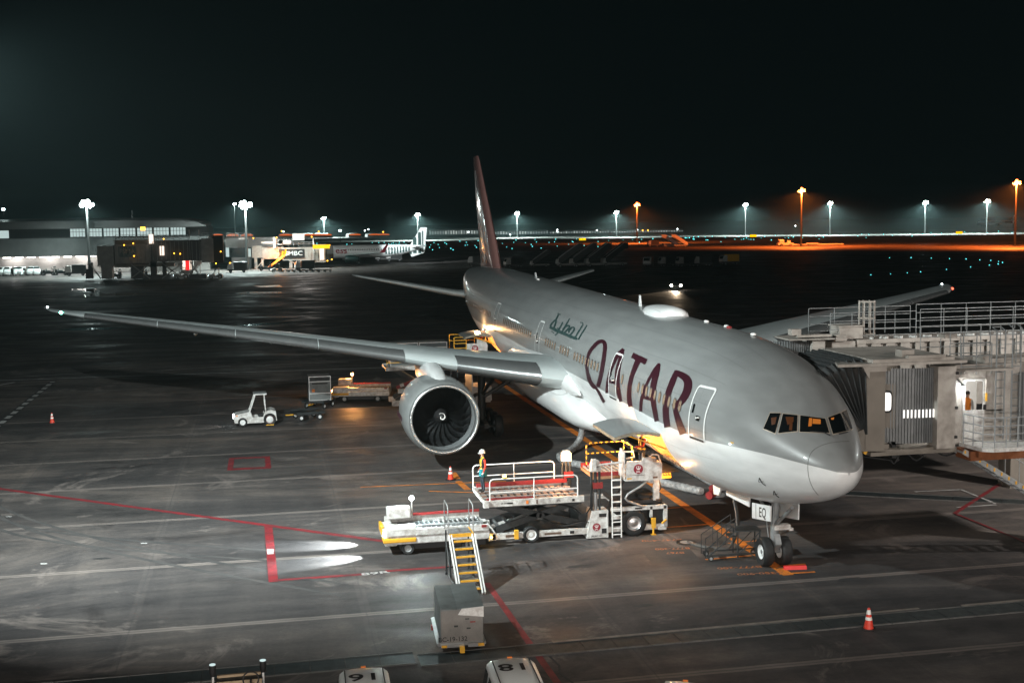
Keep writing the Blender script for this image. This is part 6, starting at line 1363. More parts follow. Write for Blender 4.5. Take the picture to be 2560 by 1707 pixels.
for i in range(9):
    y = Q(15+28*i, 600, XT+2)[0]; b = MB(); b.b2((XT+2.5, y-1.0, 4.35), (XT+3.0, y+1.0, 4.5)); wp(tm, b, 'strip_lamp', 'strip_light')
for y in (Q(30, 600, XT)[0], Q(110, 600, XT)[0], Q(190, 600, XT)[0], Q(270, 600, XT)[0]): wlamp(tm, 'soffit_lamp', (XT+1.5, y, 4.2), 800, (1, .95, .9), .3)
b = MB(); y, z = Q(328, 525, XT-3); b.b2((XT-3.1, y-.6, z-.5), (XT-2.9, y+.6, z+.4)); wp(tm, b, 'gate_number', 'amber_dot')
b = MB(); b.bar((XT+5, Q(300, 520, XT)[0], 14.8), (XT+5, Q(300, 520, XT)[0], 17), .12); wp(tm, b, 'roof_antenna', 'metal_grey')
def facility(name, label, cat, pts): pass
def dot(a, b_, x, r, m, name, label, cat, group=None):
    p = GX(a, b_, x); b = MB(); b.sphere((0, 0, 0), r, 8); o = b.build(name, m, None, 60); o.location = p; return tag(o, label, cat, group)
# far roof floodlights on the terminal
for a, b_, l_ in ((154, 510, 'wide floodlight above the terminal roof left of the mast'), (781, 530, 'small bright lamp low behind the white bridge'), (8, 481, 'lone lamp above the terminal at the left edge')):
    p = GX(a, b_, XT+8 if a < 200 else 700); t = thing('roof_floodlight', l_, 'floodlight', p); s_ = 1 if a < 200 else 2
    b = MB(); b.box((0, 0, 0), (.5, 2.6*s_ if a == 154 else .8*s_, .5)); b.build('lamp_housing', 'galvanised', t); b = MB(); b.box((-.3, 0, 0), (.1, 2.4*s_ if a == 154 else .7*s_, .42)); b.build('lamp_face', 'lamp_white', t)
    b = MB(); b.bar((0, 0, -.2), (0, 0, -p.z+ (14.9 if a < 200 else 0)), .12); b.build('post', 'mast_steel', t)
# ---- dark bridge in front of the terminal
def far_bridge(X0, name_label, spec, grp='boarding bridges at the other stands'):
    c = GX(*spec['at'], X0); t = thing('boarding_bridge', name_label, 'boarding bridge', (X0, c.y, 0), 0, grp)
    for nm, m_, boxes in spec['parts']:
        b = MB()
        for bx in boxes:
            a0, b0, a1, b1 = bx[:4]; d = bx[4] if len(bx) > 4 else 3.0; y0, z0 = Q(a0, b0, X0); y1, z1 = Q(a1, b1, X0); off = bx[5] if len(bx) > 5 else 0
            b.b2((X0+off, min(y0, y1), min(z0, z1)), (X0+off+d, max(y0, y1), max(z0, z1)))
        wp(t, b, nm, m_)
    return t
mat('bridge_far', (.34, .33, .31), .55, var=.3, scale=.8); mat('bridge_far_dark', (.10, .10, .10), .6, var=.3, scale=.8)
b1 = far_bridge(268, 'dark boarding bridge standing before the terminal with amber lamps', dict(at=(350, 640), parts=[
 ('rotunda', 'bridge_far', [(222, 565, 262, 612, 6), (232, 612, 258, 640, 4)]), ('rear_tunnel', 'bridge_far', [(262, 560, 350, 606, 4)]), ('front_tunnel', 'bridge_far_dark', [(345, 553, 470, 598, 3.4, -.4)]), ('cab', 'bridge_far', [(462, 548, 492, 602, 5, -1)]), ('canopy', 'bellows_fabric', [(487, 541, 514, 604, 4.5, -.8)]),
 ('tunnel_stripe', 'bridge_brown', [(262, 552, 340, 560, 3), (262, 606, 400, 612, 3)]), ('support_column', 'bridge_far_dark', [(300, 612, 330, 640, 2), (345, 600, 360, 632, 2), (372, 600, 382, 632, 2)]), ('drive_bogie', 'bridge_far_dark', [(330, 632, 402, 642, 3), (430, 630, 474, 643, 3)]), ('lift_post', 'bridge_far', [(434, 528, 439, 632, 1, -.8), (456, 528, 461, 632, 1, -.8)]), ('service_stair', 'bridge_far_dark', [(203, 604, 214, 640, 1), (196, 618, 206, 640, 1)]),
 ('advert_panel', 'arabic_teal', [(272, 566, 312, 590, .1, -.15)])]))
o = MB(); y, z = Q(292, 578, 267.8); lettering('FSMA', 1.5, (267.75-268, y-b1.location.y, z), (0, -1, 0), (0, 0, 1), 'bridge_far', b1)
for a, b_ in ((297, 563), (318, 559), (388, 549), (412, 582), (426, 583), (519, 578), (508, 605), (320, 588), (540, 604)):
    y, z = Q(a-12, b_, 266.5); b = MB(); b.sphere((266.5, y, z), .15, 8); wp(b1, b, 'amber_lamp', 'amber_dot')
for a, b_ in ((347, 548), (372, 575)):
    y, z = Q(a, b_, 266.8); b = MB(); b.b2((266.8, y-.5, z-1.2), (266.9, y+.5, z+1.0)); wp(b1, b, 'lit_opening', 'shop_light')
# lit shop and orange glow under the bridge
sh = thing('service_kiosk', 'small brightly lit white kiosk under the dark bridge', 'kiosk', (300, GX(432, 612, 300).y, 0))
y0, y1 = Q(414, 610, 300)[0], Q(444, 610, 300)[0]; b = MB(); b.b2((300, y1, 0), (303, y0, 4.2)); wp(sh, b, 'wall', 'lit_wall'); b = MB(); b.b2((299.9, y1+.5, 1.0), (300, y0-.6, 3.6)); wp(sh, b, 'lit_window', 'shop_light'); b = MB(); b.b2((299.8, y1+1, .9), (299.9, y1+2, 3.9)); wp(sh, b, 'red_banner', 'red_sign')
# ---- pale bridge with the advertising panel
b2_ = far_bridge(322, 'pale boarding bridge carrying a black advertising panel', dict(at=(640, 600), parts=[
 ('gate_building', 'lit_wall', [(516, 547, 640, 568, 14, 4)]), ('gate_base', 'bridge_far_dark', [(532, 592, 578, 624, 8, 2)]), ('rotunda', 'bridge_cream', [(578, 565, 602, 592, 5)]), ('rear_tunnel', 'bridge_cream', [(602, 568, 652, 594, 3.6)]), ('front_tunnel', 'bridge_cream', [(648, 569, 726, 597, 3.2, -.4)]), ('cab', 'bridge_cream', [(722, 562, 748, 602, 5, -1)]), ('canopy', 'bellows_fabric', [(745, 566, 766, 598, 4.5, -.8)]),
 ('support_column', 'bridge_far', [(584, 592, 592, 626, 1.5), (600, 594, 606, 624, 1.5), (664, 597, 672, 622, 1.5), (700, 597, 708, 624, 1.5)]), ('lift_post', 'gse_white', [(718, 548, 722, 612, .8, -1), (627, 545, 633, 570, .8, -1), (635, 552, 650, 562, 1.5)]), ('roof_sign', 'gse_white', [(672, 537, 700, 552, .3, 2)]), ('roof_units', 'gse_white', [(549, 545, 570, 550, 2), (600, 555, 640, 559, 2), (640, 552, 668, 560, 3)]), ('roof_fence', 'galvanised', [(640+6*i, 548, 642+6*i, 558, .2, 5) for i in range(6)])]))
y0, z0 = Q(641, 593, 321.4); y1, z1 = Q(699, 572, 321.4); b = MB(); b.b2((321.35, y1, z0), (321.6, y0, z1)); ad = wp(b2_, b, 'advert_panel', 'black_paint')
lettering('SMBC', 1.75, (321.3-322, (y0*.42+y1*.58)-b2_.location.y, (z0+z1)/2), (0, -1, 0), (0, 0, 1), 'reflect_white', ad, sx=1.15)
b = MB(); b.prism([(y0-1.2, z0+.9), (y0-.7, z0+.9), (y0-.9, z0+2.0), (y0-1.4, z0+2.0)], 321.3, 321.34, 'X'); b.prism([(y0-2.0, z0+1.2), (y0-1.5, z0+1.2), (y0-1.7, z0+2.4), (y0-2.2, z0+2.4)], 321.3, 321.34, 'X'); wp(b2_, b, 'advert_mark', 'sign_yellow', ad)
for a0, b0, a1, b1_ in ((519, 569, 526, 590), (570, 571, 576, 590)): y0, z0 = Q(a0, b1_, 325.8); y1, z1 = Q(a1, b0, 325.8); b = MB(); b.b2((325.8, y1, z0), (325.9, y0, z1)); wp(b2_, b, 'lit_opening', 'window_light')
y0, z0 = Q(530, 592, 325); y1, z1 = Q(568, 569, 325); b = MB(); b.b2((325, y1, z0), (326, y0, z1)); wp(b2_, b, 'gate_window', 'dark_glass')
y0, z0 = Q(735, 597, 320.8); y1, z1 = Q(744, 570, 320.8); b = MB(); b.b2((320.8, y1, z0), (320.95, y0, z1)); wp(b2_, b, 'cab_window', 'shop_light')
for a, b_ in ((582, 547), (635, 546), (716, 544), (757, 563), (762, 596), (752, 599)): y, z = Q(a, b_, 320); b = MB(); b.sphere((320, y, z), .18, 8); wp(b2_, b, 'amber_lamp', 'amber_dot')
y, z = Q(738, 567, 319); b = MB(); b.b2((319, y-2.4, z-.5), (319.2, y+2.4, z+.6)); wp(b2_, b, 'gate_sign', 'sign_yellow')
wlamp(b2_, 'stand_lamp', (318, Q(640, 600, 318)[0], 3.4), 3600, (1, .34, .08), .3); wlamp(b2_, 'stand_lamp', (312, Q(700, 560, 312)[0], 16), 7000, (1, .92, .85), .5)
wlamp(b2_, 'tail_fill_spot', (322, Q(890, 560, 322)[0], 15), 60000, (.9, 1, 1), .4, target=(346, Q(955, 560, 346)[0], 6), angle=52)  # unseen spot added to light the parked jet's tail
b = MB(); y0, z0 = Q(612, 618, 319); y1, z1 = Q(655, 585, 319); b.beam((319, y0, z0), (319, y1-.0, z1), .5, .5); wp(b2_, b, 'service_stair', 'orange_paint')
# ---- jet parked at the next stand, nose to the left
XJ = 345
j = thing('airliner', 'white jet with dark arches on its tail and red lettering, parked at the next stand', 'airliner', (XJ, GX(830, 600, XJ).y, 0))
yn, yt = Q(662, 590, XJ)[0], Q(979, 590, XJ)[0]; Lj = yn-yt; zc = 3.9
b = MB(); ss = []
for t_, r, dz in ((0, .05, -.5), (.015, .7, -.4), (.05, 1.45, -.15), (.10, 1.9, 0), (.16, 2.0, 0), (.68, 2.0, 0), (.8, 1.7, .25), (.9, 1.1, .75), (.98, .45, 1.2), (1, .1, 1.35)): ss.append([(XJ+r*sin(2*pi*i/20), yn-Lj*t_, zc+dz+r*cos(2*pi*i/20)) for i in range(20)])
loft(b, ss); fj = wp(j, b, 'fuselage', 'paint_white', None, 50)
b = MB(); f1 = [Q(*p, XJ) for p in ((938, 570), (966, 522.5), (980.5, 522.5), (975, 580), (945, 590))]; b.prism(f1, XJ-.25, XJ+.25, 'X'); fn = wp(j, b, 'tail_fin', 'paint_white')
b = MB()
for a0, a1, b0, b1_ in ((949, 957, 544, 582), (961, 968, 533, 582), (970, 973, 530, 580), (941, 946, 562, 584)):
    y0, y1 = Q(a0, b1_, XJ-.3)[0], Q(a1, b1_, XJ-.3)[0]; z0, z1 = Q(a0, b1_, XJ-.3)[1], Q(a0, b0, XJ-.3)[1]; ym = (y0+y1)/2; r = abs(y0-y1)/2
    b.prism([(ym+r, z0), (ym+r, z1-r)]+[(ym+r*cos(R(180*i/8)), z1-r+r*sin(R(180*i/8))) for i in range(1, 8)]+[(ym-r, z1-r), (ym-r, z0)], XJ-.29, XJ-.26, 'X')
wp(j, b, 'tail_arches', 'arabic_teal', fn)
b = MB()
for i in range(9):
    a0 = 884+6.6*i; y0, y1 = Q(a0, 590, XJ)[0], Q(a0+3.6, 590, XJ)[0]
    pts = [(XJ-2.03*sin(q)*(1 if i < 4 else 1-.07*(i-3)), zc+.1*max(0, i-3)+2.03*cos(q)*(1 if i < 4 else 1-.07*(i-3))) for q in [R(52+8*k) for k in range(9)]]
    n0 = len(pts); b.add([(x, y0, z) for x, z in pts]+[(x, y1, z) for x, z in pts], [(k, k+1, n0+k+1, n0+k) for k in range(n0-1)])
wp(j, b, 'fuselage_arches', 'arabic_teal', fj, None, False)
lettering('ess', 2.6, (-2.06, Q(783, 581, XJ)[0]-j.location.y, zc+.35), (0, -1, 0), (0, 0, 1), 'emblem_red', fj, sx=1.1)
for i in range(26):
    b = MB(); y = yn-Lj*(.36+.017*i); b.b2((XJ-2.03, y-.13, zc+.35), (XJ-1.9, y+.13, zc+.75)); wp(j, b, 'cabin_window', 'black_paint')
b = MB(); yw = yn-Lj*.42
b.add([(XJ-1.5, yw, zc-1.1), (XJ-1.5, yw-6.5, zc-1.0), (XJ-16, yw-10.2, zc-.1), (XJ-16, yw-8.6, zc-.1)]+[(XJ-1.5, yw, zc-.6), (XJ-1.5, yw-6.5, zc-.9), (XJ-16, yw-10.2, zc), (XJ-16, yw-8.6, zc)], [(0, 1, 2, 3), (4, 5, 6, 7), (0, 1, 5, 4), (1, 2, 6, 5), (2, 3, 7, 6), (3, 0, 4, 7)])
wj = wp(j, b, 'wing', 'wing_grey'); b = MB(); b.prism([(yw-8.6, zc-.1), (yw-10.2, zc-.1), (yw-11.2, zc+2.3), (yw-10.7, zc+2.3)], XJ-16.2, XJ-16, 'X'); wp(j, b, 'winglet', 'emblem_red', wj)
b = MB(); b.lathe([(.95, 0), (1.1, -.3), (1.15, -1.5), (.95, -3.2), (.6, -4)], (XJ-6, yw+1.0, zc-2.1), 'Y', 20); b.v = [(v[0], v[1], v[2]) for v in b.v]; wp(j, b, 'engine', 'arabic_teal', None, 50)
b = MB(); b.add([(XJ-.6, yt+5.2, zc+.9), (XJ-.6, yt+2.2, zc+.95), (XJ-6, yt+.6, zc+1.5), (XJ-6, yt+2.0, zc+1.5)], [(0, 1, 2, 3)]); wp(j, b, 'tailplane', 'wing_grey', None, None, False)
for t_, x in ((.5, -3), (.5, 3), (.12, 0)):
    b = MB(); b.bar((XJ+x, yn-Lj*t_, 2.4), (XJ+x, yn-Lj*t_, .5), .16); b.wheel((XJ+x-.3, yn-Lj*t_, .58), .58, .4, 'X', 16); wp(j, b, 'landing_gear', ['black_rubber', 'metal_grey'])
# ---- far hangars; glowing front panels stand in for sodium lamp light
mat('hangar_wall', (.10, .10, .1), .6, var=.2, scale=.1)
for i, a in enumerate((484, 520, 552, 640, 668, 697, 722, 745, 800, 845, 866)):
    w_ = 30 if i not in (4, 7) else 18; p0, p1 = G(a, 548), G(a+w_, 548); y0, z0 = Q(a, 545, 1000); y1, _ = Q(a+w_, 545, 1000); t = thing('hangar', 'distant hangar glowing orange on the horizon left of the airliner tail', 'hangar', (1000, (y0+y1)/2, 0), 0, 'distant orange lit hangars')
    h = Q(a, 537, 1000)[1]; W_ = abs(y0-y1)/2
    b = MB(); b.b2((0, -W_, 0), (30, W_, h*.72)); b.build('wall', 'hangar_wall', t)
    b = MB(); ss = []
    for x in (-1, 30): ss.append([(x, W_*cos(R(180*k/8)), h*.74+h*.3*sin(R(180*k/8))) for k in range(9)])
    loft(b, ss); b.build('roof', 'hangar_wall', t)
    b = MB(); b.add([(-1.2, -W_*.88, h*.60)]+[(-1.2, W_*.9*cos(R(180*k/8)), h*.72+h*.22*sin(R(180*k/8))) for k in range(8, -1, -1)]+[(-1.2, W_*.88, h*.60)], [tuple(range(11))]); b.build('sodium_glow_panel', 'sodium_glow', t, fix=False)
# ---- long far building with a row of lights
XF = 1050
for a0, a1, b0, b1_ in ((985, 1105, 527, 540), (1135, 1260, 529, 541), (1262, 1400, 529, 540), (1402, 1570, 528, 539)):
    y0, z1 = Q(a0, b0, XF); y1, z0 = Q(a1, b1_, XF); t = thing('pier_building', 'far low building with a row of small lights, %s' % {985: 'left of the tail fin', 1135: 'just right of the tail fin', 1262: 'behind the first stair trucks', 1402: 'below the shortest orange mast'}[a0], 'building', (XF, (y0+y1)/2, 0))
    b = MB(); b.b2((XF+1, y1, 0), (XF+20, y0, z1)); wp(t, b, 'wall', 'hangar_wall')
    n_ = int((a1-a0)/6)
    for k in range(n_):
        y = y0+(y1-y0)*(k+.5)/n_; b = MB(); b.b2((XF, y-.55, z1-4.6), (XF+.5, y+.55, z1-1.0-.8*random.random())); wp(t, b, 'lit_bay', random.choice(['far_bay', 'far_bay2']) if 'far_bay' in M else [glow('far_bay', (.75, .9, .88), .28), glow('far_bay2', (.8, .9, .85), .6)][0])
for k, (a, b_, m_, l_) in enumerate(((1172, 579-40, 'far_white', 0), (1280, 528, 'far_white', 0), (1280, 532, 'far_white', 0), (1371, 529, 'far_white', 0), (1464, 528, 'far_white', 0), (1476, 529, 'amber_dot', 0), (1488, 529, 'amber_dot', 0), (1556, 526, 'far_white', 0), (1076, 533, 'far_white', 0), (1827, 519, 'far_white', 0), (838, 530, 'far_white', 0), (846, 527, 'far_white', 0), (647, 531, 'amber_dot', 0), (651, 532, 'far_white', 0), (732, 532, 'amber_dot', 0), (880, 533, 'amber_dot', 0), (483, 532, 'amber_dot', 0))):
    dot(a, b_, 980, .55, m_, 'obstacle_lamp', 'tiny %s lamp along the far horizon' % ('amber' if m_ == 'amber_dot' else 'white'), 'lamp', 'tiny %s lamps on the horizon' % ('amber' if m_ == 'amber_dot' else 'white'))
# ---- taxiway lights
Z2 = [(1075, 478), (1158, 490), (1350, 487), (1345, 503), (1395, 482), (1583, 470), (1643, 470), (1692, 470), (1733, 480), (1760, 478), (1775, 475), (1800, 478), (1832, 468), (1828, 483), (1875, 467), (1893, 487), (2070, 492), (2110, 513), (2120, 490), (2137, 537), (2150, 470), (2188, 487), (2200, 515), (2250, 470), (2305, 523), (2325, 537)]
Z3 = [(45, 472), (60, 483), (100, 525), (120, 537), (183, 458), (232, 495), (242, 468), (252, 490), (322, 497), (335, 515), (350, 453), (573, 477), (613, 510), (662, 525), (677, 467), (698, 448), (785, 470), (838, 488), (848, 506), (873, 442), (886, 465), (929, 520), (1002, 468), (1052, 462), (1062, 440), (1077, 501), (1181, 485), (1215, 460), (1224, 465), (1254, 438), (1325, 497), (1453, 461), (1452, 507), (1514, 477), (1549, 450), (1681, 487), (1683, 445), (1708, 499), (1769, 442), (1831, 468), (1852, 440), (1956, 435), (2204, 428), (2253, 427), (2268, 427), (2290, 425), (2325, 435), (2330, 420), (2335, 440)]
Z4 = [(38, 482), (65, 482), (92, 490), (125, 475), (172, 475), (178, 497), (190, 497), (220, 472), (280, 508), (310, 478), (375, 492), (402, 472), (420, 492), (435, 490), (455, 483), (470, 490), (485, 492), (505, 493), (555, 482), (580, 473), (625, 497), (652, 465), (718, 480), (742, 482), (762, 468), (775, 478), (838, 480), (930, 470), (943, 462), (951, 488), (980, 478), (1003, 460), (1102, 463), (1120, 460), (1217, 470), (1243, 455), (1272, 480), (1290, 460), (1391, 457), (1453, 464), (1572, 457), (1587, 470), (1660, 457), (1674, 460), (1716, 445), (1741, 463), (1788, 452), (1850, 455), (1895, 458), (1917, 450), (1947, 440), (2012, 452), (2102, 447), (2178, 437), (2270, 448)]
Z5 = [(1433, 617), (1580, 617), (1718, 620), (1843, 623), (1956, 627), (2050, 632), (2125, 636), (2115, 668), (2178, 642), (2175, 661), (2205, 651), (1987, 681), (1822, 697), (1645, 714), (1554, 720), (1440, 728), (1305, 734)]
tl0 = {}
for zs, ox, oy, sc, lb in ((Z2, 500, 480, 3.675, 'left of the airliner tail, round the parked jet'), (Z3, 1100, 480, 3.675, 'in the dark field behind the stair trucks'), (Z4, 1700, 420, 2.735, 'in the dark field beyond the orange apron'), (Z5, 1700, 420, 2.735, 'on the dark taxiway above the far wing tip')):
    for u_, v_ in zs:
        p = G((ox+u_/sc)*2352/2560, (oy+v_/sc)*2352/2560); d = (p-CP).length; r = .00034*d*(.7+.5*random.random()); r = round(r, 2)
        if r not in tl0:
            b = MB(); b.lathe([(r*.5, -r*1.2), (r*.5, -r*.6)], n=8, mi=1); b.sphere((0, 0, 0), r, 8, 0); tl0[r] = b.build('taxiway_light', ['taxi_teal', 'dark_metal'], None, 60); o = tl0[r]
        else: o = tl0[r].copy(); COL.objects.link(o)
        o.location = (p.x, p.y, r*1.2+.02); tag(o, 'teal taxiway light '+lb, 'taxiway light', 'teal taxiway lights '+lb)
# ---- vehicles on the middle apron
def stair_truck(loc, rz, label, h=4.6, paint='gse_dark'):
    t = thing('stair_truck', label, 'stair truck', loc, rz, 'boarding stair trucks')
    b = MB(); b.prism([(-3.2, .5), (3.0, .5), (3.0, .95), (-3.2, .95)], -1.0, 1.0, 'Y'); b.build('chassis', 'bridge_far', t)
    b = MB(); b.prism([(2.2, .9), (3.4, .9), (3.2, 2.0), (2.4, 2.1)], -1.0, 1.0, 'Y'); b.build('cab', 'gse_white', t)
    b = MB(); b.prism([(2.6, 1.2), (-2.6, h), (-3.6, h), (-3.6, h-.4), (-2.7, h-.4), (2.2, .9)], -1.0, 1.0, 'Y'); b.build('stairway', paint, t)
    b = MB()
    for y in (-1.0, 1.0): b.prism([(2.6, 1.2), (-2.6, h), (-3.6, h), (-3.6, h+1.1), (-2.5, h+1.1), (2.6, 2.3)], y-.03, y+.03, 'Y')
    b.build('side_panel', paint, t); b = MB(); b.beam((2.6, 1.02, 2.3), (-2.5, 1.02, h+1.1), .1, .1); b.beam((2.6, -1.02, 2.3), (-2.5, -1.02, h+1.1), .1, .1); b.build('handrail', 'gse_white', t)
    for x in (-2.0, 2.2):
        for y in (-.9, .9): b = MB(); b.wheel((x, y, .42), .42, .25, 'Y', 14); b.build('wheel', ['black_rubber', 'metal_grey'], t, 50)
    return t
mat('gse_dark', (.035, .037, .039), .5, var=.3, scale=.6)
s0 = None
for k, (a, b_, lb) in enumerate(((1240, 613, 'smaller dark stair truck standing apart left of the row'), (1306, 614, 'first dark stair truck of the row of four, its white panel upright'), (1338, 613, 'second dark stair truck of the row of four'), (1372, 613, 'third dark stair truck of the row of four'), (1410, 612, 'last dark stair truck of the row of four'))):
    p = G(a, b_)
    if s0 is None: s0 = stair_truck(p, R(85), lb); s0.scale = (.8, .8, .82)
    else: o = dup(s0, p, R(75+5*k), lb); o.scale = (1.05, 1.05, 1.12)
s1 = None
for a, b_, lb in ((1545, 567, 'orange lit stair truck left of its twin by the orange apron'), (1568, 567, 'orange lit stair truck right of its twin by the orange apron')):
    p = G(a-6, b_)
    if s1 is None: s1 = stair_truck(p, R(-88), lb, 4.4, 'gse_white')
    else: dup(s1, p, R(-88), lb)
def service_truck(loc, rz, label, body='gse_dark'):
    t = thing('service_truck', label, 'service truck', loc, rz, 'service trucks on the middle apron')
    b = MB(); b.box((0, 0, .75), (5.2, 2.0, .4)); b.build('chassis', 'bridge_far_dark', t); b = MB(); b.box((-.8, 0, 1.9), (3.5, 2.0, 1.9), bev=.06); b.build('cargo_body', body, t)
    b = MB(); b.prism([(1.2, .9), (2.6, .9), (2.6, 1.6), (2.2, 2.6), (1.2, 2.6)], -1.0, 1.0, 'Y'); cb_ = b.build('cab', 'gse_white', t); b = MB(); b.add([(2.61, -.85, 1.65), (2.61, .85, 1.65), (2.25, .85, 2.5), (2.25, -.85, 2.5)], [(0, 1, 2, 3)]); b.build('windscreen', 'dark_glass', cb_, fix=False)
    for x in (-1.7, 1.7):
        for y in (-.9, .9): b = MB(); b.wheel((x, y, .42), .42, .25, 'Y', 14); b.build('wheel', ['black_rubber', 'metal_grey'], t, 50)
    return t
k0 = None
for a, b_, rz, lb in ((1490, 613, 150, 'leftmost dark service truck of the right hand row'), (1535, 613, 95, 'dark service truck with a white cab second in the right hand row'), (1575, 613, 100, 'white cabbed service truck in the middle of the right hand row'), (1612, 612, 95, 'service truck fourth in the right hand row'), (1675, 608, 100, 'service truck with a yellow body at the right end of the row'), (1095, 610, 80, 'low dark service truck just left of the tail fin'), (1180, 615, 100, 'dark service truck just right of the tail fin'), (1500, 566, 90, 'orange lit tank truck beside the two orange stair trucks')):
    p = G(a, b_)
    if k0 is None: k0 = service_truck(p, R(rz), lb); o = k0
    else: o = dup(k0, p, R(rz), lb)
    if a == 1675:
        for c in o.children:
            if c.name.startswith('cargo_body'): c.data = c.data.copy(); c.data.materials[0] = M['yellow_paint']
tgx = thing('aircraft_tug', 'orange lit aircraft tug with a long tow bar under the tall orange mast', 'aircraft tug', G(1803, 566), R(-95))
b = MB(); b.box((0, 0, .9), (7, 2.8, 1.0), bev=.1); b.build('body', 'gse_white', tgx); b = MB(); b.box((-1.8, 0, 2.1), (2.2, 2.2, 1.5), bev=.15); b.box((1.8, .5, 1.9), (1.4, 1, 1.1)); b.build('cab', 'gse_white', tgx); b = MB(); b.bar((3.5, 0, .6), (26, 0, .6), .25); b.box((12, 0, 1.0), (5, 1.6, .7)); b.build('tow_bar', 'gse_white', tgx)
for x in (-2, 2):
    for y in (-1.3, 1.3): b = MB(); b.wheel((x, y, .6), .6, .4, 'Y', 14); b.build('wheel', ['black_rubber', 'metal_grey'], tgx, 50)
cr = thing('car', 'car driving towards the viewer with both headlights on', 'car', G(1551, 665), R(165), None)
b = MB(); ss = []
for x, w_, z0, z1 in ((2.1, .75, .3, .75), (1.9, .82, .25, .9), (.9, .85, .25, 1.0), (.3, .8, .25, 1.4), (-1.2, .8, .25, 1.42), (-1.9, .85, .25, 1.0), (-2.1, .75, .35, .8)): ss.append([(x, -w_, z0), (x, w_, z0), (x, w_, z1*.72), (x, w_*.75, z1), (x, -w_*.75, z1), (x, -w_, z1*.72)])
loft(b, ss); b.build('body', 'dark_metal', cr, 35)
for y in (-.85, .85): b = MB(); b.sphere((2.1, y, .85), .22, 12); b.build('headlight', 'car_lamp' if 'car_lamp' in M else glow('car_lamp', (1, .88, .72), 30), cr, 60)
for x in (-1.3, 1.3):
    for y in (-.75, .75): b = MB(); b.wheel((x, y, .32), .32, .2, 'Y', 12); b.build('wheel', ['black_rubber', 'metal_grey'], cr, 50)
l = lamp('headlight_beam', (2.5, 0, .8), 5200, (1, .75, .5), .2, cr, (0, 0, 0), 42, .5); l.rotation_euler = Vector((5, -1.5, -.8)).to_track_quat('-Z', 'Y').to_euler()
for a, b_, lb in ((1338, 553, 'yellow lit taxiway sign behind the stair trucks'), (1730, 545, 'yellow lit taxiway sign below the white mast'), (2203, 538, 'small yellow lit sign near the far right')):
    p = G(a, b_+1.5); t = thing('taxiway_sign', lb, 'taxiway sign', (p.x, p.y, 0), 0, 'yellow taxiway signs'); s_ = (p-CP).length/900
    b = MB(); b.b2((0, -2.6*s_, .5), (.3, 2.6*s_, 2.4*s_)); b.build('sign_box', 'dark_metal', t); b = MB(); b.b2((-.05, -2.5*s_, .6), (0, 2.5*s_, 2.3*s_)); b.build('lit_face', 'sign_yellow', t)
    for y in (-1.8, 1.8): b = MB(); b.bar((.15, y*s_, 0), (.15, y*s_, .55), .1); b.build('leg', 'dark_metal', t)
# ---- vans and equipment by the terminal, dolly train by the pale bridge, far jet
vsrc = [o for o in bpy.data.objects if o.name == 'parked_van'][0]
for k, (a, b_) in enumerate(((4, 630), (18, 628), (38, 627), (48, 626), (72, 627), (84, 626))):
    p = GX(a, b_, 309); o = dup(vsrc, (309, p.y, 0), R(180+12*(k % 3)-10), 'white van in the row parked before the lit ground floor of the terminal'); o['group'] = 'white vans before the terminal'; o.scale = (1.25, 1.25, 1.2)
    for c in list(o.children_recursive):
        if c.name.startswith(('lettering', 'wiper')): bpy.data.objects.remove(c)
for k, (a, b_, lb) in enumerate(((112, 631, 'dark tug standing left of the stair of the dark bridge'), (140, 630, 'dark tug next to the dark bridge stair, right of another tug'))):
    p = GX(a, b_, 306); o = dup(tg, (306, p.y, 0), R(90), lb); o.scale = (1.6, 1.6, 1.5)
p0 = G(636, 625); o = dup(tt, (p0.x, p0.y, 0), R(88), 'tow tractor at the head of a long dolly train by the pale bridge'); o.scale = (1.1, 1.1, 1.1)
dsrc = [o for o in bpy.data.objects if o.name == 'cargo_dolly'][0]
for k in range(8):
    p = G(655+14*k, 625-.1*k); o = dup(dsrc, (p.x, p.y, 0), R(92), 'empty dolly in the long train behind the tractor by the pale bridge'); o['group'] = 'dolly train by the pale bridge'
for a, b_, lb in ((871, 596, 'dark container standing behind the tail of the parked jet, left of its neighbour'), (886, 595, 'dark container standing behind the tail of the parked jet, right of its neighbour')):
    pass
p = GX(2290, 524, 1050); o = dup(j, (1050, p.y, 0), R(0), 'small jet far away below the rightmost white mast')
o['group'] = j['group'] = 'jets parked at other stands'
for c in list(o.children_recursive):
    if c.name.startswith('lettering'): bpy.data.objects.remove(c)
# pale far runway strip, orange apron surface
mat('far_concrete', (.075, .07, .065), .6, var=.3, scale=.02)
strip(G(1000, 549), G(2420, 524), 16, 'far_concrete', .01, 'far_runway'); strip(G(1340, 579), G(2420, 575), 60, 'far_concrete', .008, 'lit_apron')

# railings, ribs and braces on the far bridges
def detail(t, X0, spans, ribs, braces):
    for a0, a1, bz in spans:
        y0, z0 = Q(a0, bz, X0); y1, _ = Q(a1, bz, X0); b = MB(); rail(b, [(X0, y0, z0), (X0, y1, z0)], 1.1, .05, (1, .5), True, 1.6); wp(t, b, 'roof_rail', 'galvanised')
    for a0, a1, b0, b1_, n_ in ribs:
        b = MB()
        for i in range(n_+1):
            a = a0+(a1-a0)*i/n_; y, z0 = Q(a, b1_, X0-.5); _, z1 = Q(a, b0, X0-.5); b.b2((X0-.52, y-.07, z0), (X0-.4, y+.07, z1))
        wp(t, b, 'wall_ribs', 'bridge_far', None)
    for a0, b0, a1, b1_ in braces:
        y0, z0 = Q(a0, b0, X0); y1, z1 = Q(a1, b1_, X0); b = MB(); b.beam((X0, y0, z0), (X0, y1, z1), .25, .25); wp(t, b, 'brace', 'bridge_far')
